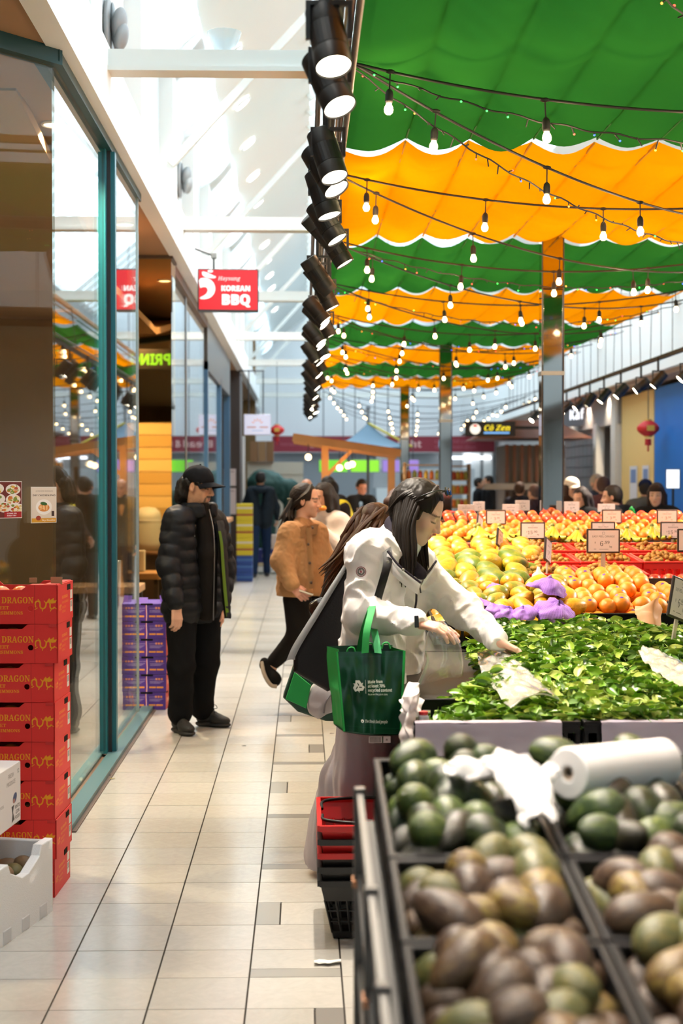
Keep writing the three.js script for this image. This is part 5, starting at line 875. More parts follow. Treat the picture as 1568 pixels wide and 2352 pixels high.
// ---------- people ----------
// a body is a field of tapered limbs joined smoothly; the field is meshed on a grid
const cap = (a, b, ra, rb = ra, o = {}) => ({ a, b, ra, rb, ...o });
const ell = (c, rx, ry, rz, q, o = {}) => ({ c, r: [rx, ry, rz], q: q ? q.clone().invert() : null, ...o });
function prep(prims) {
  return prims.map((p) => {
    if (p.a) { const ax = p.b.x - p.a.x, ay = p.b.y - p.a.y, az = p.b.z - p.a.z, L2 = ax * ax + ay * ay + az * az || 1e-9; return { ...p, ax, ay, az, L2, L: Math.sqrt(L2), R: Math.max(p.ra, p.rb) }; }
    return { ...p, m: p.q ? new THREE.Matrix4().makeRotationFromQuaternion(p.q).elements : null, R: Math.max(...p.r) };
  });
}
function fieldOf(prims, k0, disp) {
  const P = prep(prims);
  return (x, y, z) => {
    let d = 1e3;
    for (let i = 0; i < P.length; i++) {
      const p = P[i]; let v;
      if (p.L2) {
        const qx = x - p.a.x, qy = y - p.a.y, qz = z - p.a.z; let t = (qx * p.ax + qy * p.ay + qz * p.az) / p.L2; t = t < 0 ? 0 : t > 1 ? 1 : t;
        const ex = qx - p.ax * t, ey = qy - p.ay * t, ez = qz - p.az * t; v = Math.sqrt(ex * ex + ey * ey + ez * ez) - (p.ra + (p.rb - p.ra) * t);
        if (p.puff && v < 0.06) { const s = t * p.L / p.puff[0]; v -= p.puff[1] * (Math.sqrt(Math.abs(Math.sin(Math.PI * s))) - 0.6); }
      } else {
        let qx = x - p.c.x, qy = y - p.c.y, qz = z - p.c.z; const m = p.m;
        if (m) { const X = m[0] * qx + m[4] * qy + m[8] * qz, Y = m[1] * qx + m[5] * qy + m[9] * qz, Z = m[2] * qx + m[6] * qy + m[10] * qz; qx = X; qy = Y; qz = Z; }
        const a = qx / p.r[0], b = qy / p.r[1], c = qz / p.r[2], k0_ = Math.sqrt(a * a + b * b + c * c), e = a / p.r[0], f = b / p.r[1], g = c / p.r[2], k1 = Math.sqrt(e * e + f * f + g * g);
        v = k1 < 1e-6 ? -p.R : k0_ * (k0_ - 1) / k1;
      }
      const k = p.k === undefined ? k0 : p.k;
      if (p.sub) { const h = Math.max(k - Math.abs(d + v), 0) / k; d = Math.max(d, -v) + h * h * k * 0.25; }
      else if (v < d + k) { const h = Math.max(k - Math.abs(d - v), 0) / k; d = Math.min(d, v) - h * h * k * 0.25; }
    }
    return disp && d < 0.05 && d > -0.05 ? d + disp(x, y, z) : d;
  };
}
function netMesh(f, lo, hi, h) {
  const nx = Math.ceil((hi.x - lo.x) / h) + 1, ny = Math.ceil((hi.y - lo.y) / h) + 1, nz = Math.ceil((hi.z - lo.z) / h) + 1, val = new Float32Array(nx * ny * nz), id = new Int32Array(nx * ny * nz).fill(-1), pos = [], idx = [];
  for (let k = 0, n = 0; k < nz; k++) for (let j = 0; j < ny; j++) for (let i = 0; i < nx; i++, n++) val[n] = f(lo.x + i * h, lo.y + j * h, lo.z + k * h);
  const O = [0, 1, nx, nx + 1, nx * ny, nx * ny + 1, nx * ny + nx, nx * ny + nx + 1], E = [[0, 1], [2, 3], [4, 5], [6, 7], [0, 2], [1, 3], [4, 6], [5, 7], [0, 4], [1, 5], [2, 6], [3, 7]];
  for (let k = 0; k < nz - 1; k++) for (let j = 0; j < ny - 1; j++) for (let i = 0; i < nx - 1; i++) {
    const n = i + nx * (j + ny * k); let m = 0; for (let c = 0; c < 8; c++) if (val[n + O[c]] < 0) m |= 1 << c;
    if (m === 0 || m === 255) continue;
    let x = 0, y = 0, z = 0, q = 0;
    for (const [a, b] of E) { if (((m >> a) & 1) === ((m >> b) & 1)) continue; const va = val[n + O[a]], vb = val[n + O[b]], t = va / (va - vb); x += (a & 1) + ((b & 1) - (a & 1)) * t; y += ((a >> 1) & 1) + (((b >> 1) & 1) - ((a >> 1) & 1)) * t; z += (a >> 2) + ((b >> 2) - (a >> 2)) * t; q++; }
    id[n] = pos.length / 3; pos.push(lo.x + (i + x / q) * h, lo.y + (j + y / q) * h, lo.z + (k + z / q) * h);
  }
  for (let k = 1; k < nz - 1; k++) for (let j = 1; j < ny - 1; j++) for (let i = 1; i < nx - 1; i++) {
    const n = i + nx * (j + ny * k), s = val[n] < 0;
    for (const [d, u, v] of [[1, nx, nx * ny], [nx, nx * ny, 1], [nx * ny, 1, nx]]) {
      if (s === val[n + d] < 0) continue;
      const a = id[n], b = id[n - u], c = id[n - u - v], e = id[n - v]; if (a < 0 || b < 0 || c < 0 || e < 0) continue;
      if (s) idx.push(a, b, c, a, c, e); else idx.push(a, c, b, a, e, c);
    }
  }
  const g = new THREE.BufferGeometry(); g.setAttribute('position', new THREE.Float32BufferAttribute(pos, 3)); g.setIndex(idx); g.computeVertexNormals();
  return g;
}
function blob(prims, cell, o = {}) {
  const lo = V(1e9, 1e9, 1e9), hi = V(-1e9, -1e9, -1e9), pad = 2.5 * cell + (o.pad || 0.015);
  for (const p of prims) { if (p.sub) continue; const l = p.a ? [[p.a, p.ra], [p.b, p.rb]] : [[p.c, Math.max(...p.r)]]; for (const [c, r] of l) { lo.min(V(c.x - r, c.y - r, c.z - r)); hi.max(V(c.x + r, c.y + r, c.z + r)); } }
  if (o.clip) { lo.max(o.clip[0]); hi.min(o.clip[1]); }
  lo.subScalar(pad); hi.addScalar(pad);
  let f = fieldOf(prims, o.k || 0.03, o.disp); if (o.wrap) f = o.wrap(f);
  const g = netMesh(f, lo, hi, cell);
  return o.color ? tint(g, o.color) : g;
}
const frameOf = (F, U) => { const f = F.clone().normalize(), l = U.clone().cross(f).normalize(), u = f.clone().cross(l); return { f, u, l, q: new THREE.Quaternion().setFromRotationMatrix(new THREE.Matrix4().makeBasis(l, u, f)) }; };
// head: c between the ears, face along F
function head(c, F, U, s = 1, o = {}) {
  const fr = frameOf(F, U), P = (x, y, z) => c.clone().addScaledVector(fr.l, x * s).addScaledVector(fr.u, y * s).addScaledVector(fr.f, z * s), q = fr.q, w = o.wide || 1, pr = [
    ell(P(0, 0.036, -0.012), 0.075 * w * s, 0.084 * s, 0.095 * s, q), ell(P(0, -0.025, 0.03), 0.061 * w * s, 0.084 * s, 0.06 * s, q), ell(P(0, -0.075, 0.038), 0.046 * w * s, 0.036 * s, 0.046 * s, q, { k: 0.02 * s }),
    ell(P(0, -0.098, 0.062), 0.022 * s, 0.018 * s, 0.02 * s, q, { k: 0.02 * s }), cap(P(-0.036, 0.022, 0.07), P(0.036, 0.022, 0.07), 0.014 * s, 0.014 * s, { k: 0.014 * s }),
    ell(P(0.04, -0.03, 0.058), 0.022 * s, 0.024 * s, 0.02 * s, q, { k: 0.02 * s }), ell(P(-0.04, -0.03, 0.058), 0.022 * s, 0.024 * s, 0.02 * s, q, { k: 0.02 * s }),
    ell(P(0.033, 0.003, 0.1), 0.019 * s, 0.013 * s, 0.02 * s, q, { sub: true, k: 0.012 * s }), ell(P(-0.033, 0.003, 0.1), 0.019 * s, 0.013 * s, 0.02 * s, q, { sub: true, k: 0.012 * s }),
    ell(P(0.033, 0.001, 0.0705), 0.014 * s, 0.0115 * s, 0.0125 * s, q, { k: 0.004 * s }), ell(P(-0.033, 0.001, 0.0705), 0.014 * s, 0.0115 * s, 0.0125 * s, q, { k: 0.004 * s }),
    cap(P(0, 0.012, 0.084), P(0, -0.03, 0.106), 0.008 * s, (o.nose || 0.0115) * s, { k: 0.01 * s }), ell(P(0.0115, -0.034, 0.094), 0.009 * s, 0.008 * s, 0.01 * s, q, { k: 0.007 * s }), ell(P(-0.0115, -0.034, 0.094), 0.009 * s, 0.008 * s, 0.01 * s, q, { k: 0.007 * s }),
    cap(P(-0.017, -0.0585, 0.083), P(0.017, -0.0585, 0.083), 0.0062 * s, 0.0062 * s, { k: 0.005 * s }), cap(P(-0.014, -0.0695, 0.083), P(0.014, -0.0695, 0.083), 0.0068 * s, 0.0068 * s, { k: 0.005 * s }),
    ell(P(0.079 * w, -0.004, -0.008), 0.009 * s, 0.031 * s, 0.018 * s, q, { k: 0.006 * s }), ell(P(-0.079 * w, -0.004, -0.008), 0.009 * s, 0.031 * s, 0.018 * s, q, { k: 0.006 * s }),
    ell(P(0.09 * w, -0.002, -0.004), 0.008 * s, 0.016 * s, 0.009 * s, q, { sub: true, k: 0.006 * s }), ell(P(-0.09 * w, -0.002, -0.004), 0.008 * s, 0.016 * s, 0.009 * s, q, { sub: true, k: 0.006 * s }),
  ];
  const loc = (x, y, z) => { const d = V(x, y, z).sub(c); return [d.dot(fr.l) / s, d.dot(fr.u) / s, d.dot(fr.f) / s]; };
  return { pr, P, loc, q, fr, s };
}
function facePaint(h, skin, o = {}) {
  const lip = o.lip || mix3(skin, [0.45, 0.07, 0.06], 0.5), brow = o.brow || [0.02, 0.015, 0.012], beard = o.beard;
  return (x, y, z) => {
    const [a, b, c] = h.loc(x, y, z), m = Math.abs(a); let k = mix3(skin, [skin[0] * 1.05, skin[1] * 0.78, skin[2] * 0.68], 0.5 * sst(0.035, 0.0, Math.hypot(m - 0.038, b + 0.03)) * sst(0.03, 0.05, c) + (m > 0.075 && Math.abs(b) < 0.03 ? 0.4 : 0));
    if (c > 0.068) {
      if (m < 0.021 && b < -0.0535 && b > -0.0755) k = mix3(k, lip, 0.85 * sst(0.021, 0.014, m));
      if (m < 0.018 && Math.abs(b + 0.0642) < 0.0016) k = mix3(k, [0.08, 0.02, 0.02], 0.7);
    }
    if (c > 0.045 && m > 0.012 && m < 0.054 && Math.abs(b - 0.0245 - 0.1 * (0.035 - m) * (m > 0.035 ? 1 : 0.3)) < 0.0042) k = mix3(k, brow, 0.75);
    if (c > 0.055 && m > 0.018 && m < 0.049) { const e = b - (o.shut ? -0.005 : 0.0); if (Math.abs(e) < (o.shut ? 0.0028 : 0.0045)) k = mix3(k, [0.018, 0.012, 0.01], 0.85); }
    if (beard) {
      const n = 0.5 + 0.5 * noise(x * 300, y * 300, z * 300), mou = sst(0.034, 0.026, m) * sst(-0.041, -0.046, b) * sst(-0.062, -0.055, b) * sst(0.055, 0.07, c), chin = sst(-0.078, -0.088, b) * sst(0.03, 0.05, c) * sst(0.04, 0.028, m), gob = sst(0.024, 0.028, m) * sst(0.04, 0.034, m) * sst(-0.05, -0.06, b) * sst(0.05, 0.062, c), jaw = sst(-0.05, -0.085, b) * 0.4 + sst(0.06, 0.07, m) * sst(-0.02, -0.05, b) * 0.3;
      k = mix3(k, beard, Math.min(1, Math.max(mou, chin * 0.85, gob * 0.8) * (0.7 + 0.4 * n) + jaw * n));
      k = mix3(k, [0.2, 0.18, 0.16], chin * 0.35 * n);
    }
    return k;
  };
}
// hand: wrist w, direction of the fingers, palm normal (fingers bend towards it), thumb side
function hand(w, dir, palm, side, o = {}) {
  const s = o.s || 1, D = dir.clone().normalize(), N = palm.clone().addScaledVector(D, -palm.dot(D)).normalize(), S = side.clone().addScaledVector(D, -side.dot(D)).addScaledVector(N, -side.dot(N)).normalize(), pr = [], curl = o.curl || [0.35, 0.45, 0.3], lens = [0.93, 1.05, 0.98, 0.78], K = { k: 0.012 * s };
  for (let i = 0; i < 4; i++) {
    const off = (1.5 - i) * 0.0195 * s, kn = w.clone().addScaledVector(D, (0.088 - 0.004 * Math.abs(i - 1)) * s).addScaledVector(S, off + (o.spread || 0) * (1.5 - i) * 0.004);
    pr.push(cap(w.clone().addScaledVector(S, off * 0.55), kn, 0.0145 * s, 0.0115 * s, K));
    let p = kn, a = 0; [0.043, 0.027, 0.021].forEach((L, j) => { a += curl[j] * (o.each ? o.each[i] : 1); const q = p.clone().addScaledVector(D, Math.cos(a) * L * lens[i] * s).addScaledVector(N, Math.sin(a) * L * lens[i] * s).addScaledVector(S, (o.spread || 0) * (1.5 - i) * 0.006); pr.push(cap(p, q, (0.0098 - 0.0008 * j) * s, (0.0092 - 0.001 * j) * s, { k: 0.004 * s })); p = q; });
  }
  const tb = w.clone().addScaledVector(D, 0.022 * s).addScaledVector(S, 0.024 * s).addScaledVector(N, 0.006 * s), ta = o.thumb === undefined ? 0.75 : o.thumb, t1 = tb.clone().addScaledVector(D, 0.038 * Math.cos(ta) * s).addScaledVector(S, 0.038 * Math.sin(ta) * s).addScaledVector(N, 0.012 * s), t2 = t1.clone().addScaledVector(D, 0.03 * Math.cos(ta * 0.5) * s).addScaledVector(S, 0.03 * Math.sin(ta * 0.5) * s).addScaledVector(N, 0.01 * s);
  pr.push(cap(w.clone().addScaledVector(S, 0.008 * s), tb, 0.015 * s, 0.014 * s, K), cap(tb, t1, 0.0135 * s, 0.0108 * s, { k: 0.008 * s }), cap(t1, t2, 0.0105 * s, 0.0085 * s, { k: 0.003 * s }));
  return pr;
}
const skinMat = new THREE.MeshPhysicalMaterial({ vertexColors: true, roughness: 0.5, sheen: 0.15 });
const at0 = (g, b) => g.translate(-b.x, -b.y, -b.z);
const wear = (name, prims, cell, o, mat, t) => mesh(name, at0(blob(prims, cell, o), t.position), mat, t);
// locks of hair: tapered ribbons along curves
function locks(list, r0) {   // list of [points, radius]
  return list.map(([pts, r]) => { const c = new THREE.CatmullRomCurve3(pts), nv = Math.max(8, pts.length * 4); return grid(6, nv, (u, v) => { const p = c.getPoint(v), t = c.getTangent(v), up = Math.abs(t.y) > 0.9 ? V(0, 0, 1) : V(0, 1, 0), n1 = up.clone().cross(t).normalize(), n2 = t.clone().cross(n1), a = u * Math.PI * 2, rad = (r || r0) * (0.35 + 0.65 * Math.sin(Math.PI * Math.min(1, 0.25 + v * 0.6))) * (1 - 0.75 * Math.pow(v, 4)); return p.addScaledVector(n1, Math.cos(a) * rad).addScaledVector(n2, Math.sin(a) * rad * 0.7); }); });
}
const strandBump = dataTex(128, (u, v) => 0.5 + 0.5 * noise(u * 60, v * 3, 1), [4, 1]);
const hairMat = (c, r = 0.38) => M(c, r + 0.17, { specularIntensity: 0.55 });
const fabricBump = dataTex(128, (u, v) => 0.5 + 0.25 * Math.sin(u * 128 * 1.57) + 0.25 * Math.sin(v * 128 * 1.57), [30, 30]);
const folds = (amp, f, s = 0) => (x, y, z) => amp * (0.7 * noise(x * f + s, y * f * 0.8, z * f) + 0.5 * Math.abs(noise(x * f * 1.3 + y * f * 0.9 + s, y * f * 0.55 - x * f * 0.5, z * f * 1.3)) - 0.25);
function shoe(heel, toe, s = 1, low = false) {   // prims of a shoe on the ground line between heel and toe
  const d = toe.clone().sub(heel), L = d.length(); d.normalize(); const q = frameOf(d, V(0, 1, 0)).q, at1 = (t, y) => heel.clone().addScaledVector(d, t * L).add(V(0, y * s, 0));
  return { sole: [ell(at1(0.22, 0.018), 0.037 * s, 0.017 * s, L * 0.24, q), ell(at1(0.7, 0.016), 0.046 * s, 0.016 * s, L * 0.31, q), cap(at1(0.15, 0.018), at1(0.85, 0.016), 0.017 * s)], upper: low ? [ell(at1(0.2, 0.042), 0.033 * s, 0.03 * s, L * 0.2, q), ell(at1(0.68, 0.034), 0.041 * s, 0.027 * s, L * 0.3, q)] : [ell(at1(0.2, 0.06), 0.035 * s, 0.045 * s, L * 0.2, q), ell(at1(0.68, 0.04), 0.042 * s, 0.032 * s, L * 0.31, q), cap(at1(0.24, 0.1), at1(0.62, 0.055), 0.03 * s, 0.028 * s)], q, at1 };
}
// ----- the man in the black puffer jacket -----
{
  const B = V(at(440, 1678, 9.7).x, 0, -9.72), t = thing('person', 'man in a black cap and black puffer jacket standing in the aisle', 'person', B);
  const skin = [0.58, 0.32, 0.2], J = (x, y, d) => at(x, y, d);
  const shR = J(402, 1196, 9.58), shL = J(494, 1200, 9.9), elR = J(387, 1295, 9.52), wrR = J(404, 1392, 9.42), elL = J(516, 1302, 9.98), wrL = J(509, 1398, 9.86), hipR = J(418, 1400, 9.64), hipL = J(474, 1400, 9.84), knR = J(417, 1530, 9.6), knL = J(474, 1526, 9.8), anR = V(J(414, 1650, 9.66).x, 0.09, -9.66), anL = V(J(462, 1640, 9.9).x, 0.09, -9.9);
  const neck = J(452, 1180, 9.74), h = head(J(455, 1119, 9.72), V(0.93, -0.16, 0.36), V(0.1, 1, 0.02), 1.0, { wide: 0.98, nose: 0.0125 });
  const body = blob([cap(hipR, shR, 0.08, 0.05), cap(hipL, shL, 0.08, 0.05), cap(shR, elR, 0.045, 0.038), cap(elR, wrR, 0.037, 0.026), cap(shL, elL, 0.045, 0.038), cap(elL, wrL, 0.037, 0.026), cap(hipR, knR, 0.075, 0.055), cap(knR, anR, 0.052, 0.035), cap(hipL, knL, 0.075, 0.055), cap(knL, anL, 0.052, 0.035), cap(neck, h.P(0, -0.06, -0.015), 0.058, 0.054)], 0.016, { k: 0.04, color: () => skin });
  const hd = blob([...h.pr, cap(h.P(0, -0.05, -0.018), neck, 0.054, 0.06, { k: 0.02 })], 0.0032, { k: 0.02, color: facePaint(h, skin, { beard: [0.035, 0.026, 0.022], brow: [0.02, 0.014, 0.01] }) });
  const hr = blob([...hand(wrR, V(0.1, -1, 0.12), V(-0.5, 0, -0.6), V(0.75, 0, 0.4), { curl: [0.35, 0.6, 0.4], thumb: 0.4 }), cap(elR.clone().lerp(wrR, 0.8), wrR, 0.03, 0.024, { k: 0.02 })], 0.0035, { k: 0.012, color: () => [0.6, 0.34, 0.24] });
  const hl = blob([...hand(wrL, V(-0.15, -1, 0.2), V(-0.5, 0, 0.4), V(0.4, 0, 0.8), { curl: [0.4, 0.6, 0.4], thumb: 0.4 }), cap(elL.clone().lerp(wrL, 0.8), wrL, 0.03, 0.024, { k: 0.02 })], 0.0035, { k: 0.012, color: () => [0.6, 0.34, 0.24] });
  mesh('body', at0(merged([body, hd, hr, hl]), B), skinMat, t);
  const nylon = M([0.006, 0.007, 0.010], 0.55, { specularIntensity: 0.45 }), blackCloth = M([0.006, 0.006, 0.007], 0.9), F = V(0.72, 0, 0.69), R = V(-0.69, 0, 0.72);
  const jb = (p, dy) => p.clone().add(V(0, dy, 0)), puff = [0.082, 0.016];
  const torsoA = jb(hipR, -0.02), torsoB = jb(hipL, -0.02);
  wear('jacket', [cap(torsoA.clone().addScaledVector(R, 0.005), shR.clone().addScaledVector(R, -0.03), 0.128, 0.098, { puff }), cap(torsoB.clone().addScaledVector(R, 0.03), shL.clone().addScaledVector(R, 0.04), 0.118, 0.094, { puff }), cap(shR, elR, 0.074, 0.07, { puff }), cap(elR, wrR.clone().lerp(elR, 0.08), 0.07, 0.054, { puff: [0.09, 0.012] }), cap(shL, elL, 0.08, 0.07, { puff }), cap(elL, wrL.clone().lerp(elL, 0.1), 0.07, 0.055, { puff: [0.09, 0.012] }), cap(shR, neck, 0.066, 0.06), cap(shL, neck, 0.066, 0.06)], 0.0085, { k: 0.035, disp: folds(0.008, 22), wrap: (f) => (x, y, z) => Math.max(f(x, y, z), hipR.y - 0.105 - y) }, nylon, t);
  // standing collar, open at the front
  const ring = (r, y, n, a0, a1, rad) => { const c = neck.clone().add(V(0.01, y, 0)), l = []; let p; for (let k = 0; k <= n; k++) { const a = a0 + (a1 - a0) * k / n, q = c.clone().addScaledVector(F, Math.cos(a) * r * 1.1).addScaledVector(R, Math.sin(a) * r); if (p) l.push(cap(p, q, rad)); p = q; } return l; };
  wear('collar', [...ring(0.088, 0.005, 12, 0.55, 5.73, 0.028), ...ring(0.092, 0.045, 12, 0.6, 5.68, 0.024)], 0.008, { k: 0.025, disp: folds(0.005, 30) }, nylon, t);
  wear('shirt', [cap(neck.clone().addScaledVector(F, 0.055).add(V(0, 0.035, 0)), neck.clone().addScaledVector(F, 0.1).add(V(0, -0.25, 0)), 0.05, 0.055), cap(neck.clone().addScaledVector(F, 0.1).add(V(0, -0.25, 0)), hipR.clone().lerp(hipL, 0.6).addScaledVector(F, 0.085), 0.065, 0.07)], 0.01, { k: 0.03, disp: folds(0.005, 20) }, M([0.012, 0.01, 0.009], 0.9), t);
  mesh('zip', at0(tube([neck.clone().addScaledVector(F, 0.118).add(V(0.0, 0.03, 0)), neck.clone().addScaledVector(F, 0.16).add(V(0, -0.12, 0)), hipR.clone().lerp(hipL, 0.55).addScaledVector(F, 0.17).add(V(0, -0.06, 0))], 0.004, 20, 5), B), M([0.3, 0.3, 0.3], 0.3, { metalness: 0.8 }), t);
  // open left front showing its green lining
  const c0 = new THREE.CatmullRomCurve3([J(497, 1196, 9.7), J(505, 1240, 9.64), J(510, 1310, 9.6), J(516, 1380, 9.6), J(521, 1420, 9.6)]), c1 = new THREE.CatmullRomCurve3([J(512, 1195, 9.82), J(520, 1240, 9.78), J(523, 1310, 9.74), J(527, 1380, 9.74), J(530, 1421, 9.74)]);
  mesh('jacket_front', at0(sheet(8, 30, (u, v) => { const p = c0.getPoint(v).lerp(c1.getPoint(v), u); p.x += 0.006 * Math.abs(Math.sin(v * Math.PI * 9)) * (u > 0.5 ? 1 : 0.3); return p; }, -0.018), B), nylon, t);
  mesh('lining', at0(sheet(6, 30, (u, v) => { const vv = 0.14 + 0.83 * v, p = c0.getPoint(vv).lerp(c1.getPoint(vv), 0.08 + 0.74 * u * (0.45 + 0.55 * v)); p.z += 0.024 + 0.003 * noise(u * 5, v * 14, 3); p.x -= 0.004; return p; }, 0.002), B), M([0.13, 0.24, 0.025], 0.8, { bumpMap: fabricBump, bumpScale: 0.001 }), t);
  wear('trousers', [cap(hipR.clone().add(V(0, 0.02, 0)), knR, 0.105, 0.083), cap(knR, anR.clone().add(V(0, 0.05, 0)), 0.083, 0.074), cap(hipL.clone().add(V(0, 0.02, 0)), knL, 0.105, 0.083), cap(knL, anL.clone().add(V(0, 0.05, 0)), 0.083, 0.074), cap(anR.clone().add(V(0, 0.03, 0)), anR.clone().add(V(0, 0.045, 0)), 0.074), cap(anL.clone().add(V(0, 0.03, 0)), anL.clone().add(V(0, 0.045, 0)), 0.074)], 0.01, { k: 0.025, disp: folds(0.012, 14, 3) }, blackCloth, t);
  [[V(J(398, 1680, 9.68).x, 0, -9.72), V(J(444, 1686, 9.6).x, 0, -9.5), 'R'], [V(J(450, 1672, 9.92).x, 0, -9.93), V(J(530, 1668, 9.9).x, 0, -9.86), 'L']].forEach(([a, b, n]) => {
    const s = shoe(a, b, 1.08); const up = wear('shoe', s.upper, 0.006, { k: 0.025 }, M([0.012, 0.012, 0.013], 0.7), t); wear('sole', s.sole, 0.006, { k: 0.02, pad: 0.01, wrap: (f) => (x, y, z) => Math.max(f(x, y, z), -y + 0.001) }, M([0.016, 0.016, 0.017], 0.6), t);
    const lace = []; for (let k = 0; k < 4; k++) { const p = s.at1(0.42 + 0.09 * k, 0.105 - 0.012 * k); lace.push(tube([p.clone().add(V(-0.02, -0.006, 0.02)), p.clone().add(V(0, 0.004, 0)), p.clone().add(V(0.02, -0.006, -0.02))], 0.0025, 8, 5)); } const k0 = s.at1(0.42, 0.108); lace.push(tube([k0, k0.clone().add(V(0.03, 0.03, 0.01)), k0.clone().add(V(0.045, 0.01, 0.015)), k0.clone().add(V(0.01, 0, 0))], 0.0022, 14, 5), tube([k0, k0.clone().add(V(0.02, 0.015, 0.03)), k0.clone().add(V(0.03, -0.02, 0.03))], 0.0022, 12, 5));
    mesh('laces', at0(merged(lace), B), blackCloth, t);
    if (n === 'R') mesh('tick_mark', at0(tube([s.at1(0.62, 0.046).add(V(0.0, 0, 0.046)), s.at1(0.68, 0.044).add(V(0.002, 0, 0.046)), s.at1(0.8, 0.05).add(V(0.004, 0, 0.04))], 0.0028, 10, 5), B), M([0.75, 0.76, 0.8], 0.5), t);
  });
  const hairP = [[-0.02, 0.0, -0.085, 0.055], [0, -0.03, -0.1, 0.05], [-0.04, -0.05, -0.085, 0.045], [0.03, -0.05, -0.09, 0.045], [-0.03, -0.085, -0.1, 0.036], [0.0, -0.09, -0.105, 0.036], [-0.07, 0.02, -0.045, 0.03], [0.07, 0.0, -0.05, 0.035], [-0.068, 0.035, 0.02, 0.02], [0.068, 0.035, 0.02, 0.02]];
  wear('hair', hairP.map(([x, y, z, r]) => ell(h.P(x, y, z), r, r * 1.15, r, h.q)), 0.0055, { k: 0.02, disp: (x, y, z) => 0.006 * noise(x * 60, y * 18, z * 60) + 0.004 * noise(x * 110, y * 40, z * 110) }, hairMat([0.012, 0.01, 0.009]), t);
  const capM = M([0.009, 0.009, 0.011], 0.75, { bumpMap: fabricBump, bumpScale: 0.0004 });
  wear('cap_crown', [ell(h.P(0, 0.05, -0.008), 0.09, 0.094, 0.106, h.q)], 0.005, { disp: (x, y, z) => 0.002 * noise(x * 40, y * 40, z * 40), wrap: (f) => (x, y, z) => { const [a, b, c] = h.loc(x, y, z); return Math.max(f(x, y, z), 0.032 + 0.06 * (c < 0 ? -c * 0.2 : c * 0.12) - b); } }, capM, t);
  mesh('cap_brim', at0(sheet(22, 12, (u, v) => { const a = (u - 0.5) * 2.5, r = 0.096 + 0.092 * v * Math.pow(Math.cos(a * 0.62), 0.8); return h.P(Math.sin(a) * (0.086 + 0.006 * v), 0.043 - 0.012 * v - 0.03 * a * a * (0.55 + 0.25 * v) + 0.0, Math.cos(a) * r + 0.0 + 0.03 * v * 0); }, 0.005), B), capM, t);
  mesh('cap_button', at0(ball(0.007, h.P(0, 0.144, -0.008).x, h.P(0, 0.144, -0.008).y, h.P(0, 0.144, -0.008).z), B), capM, t);
}
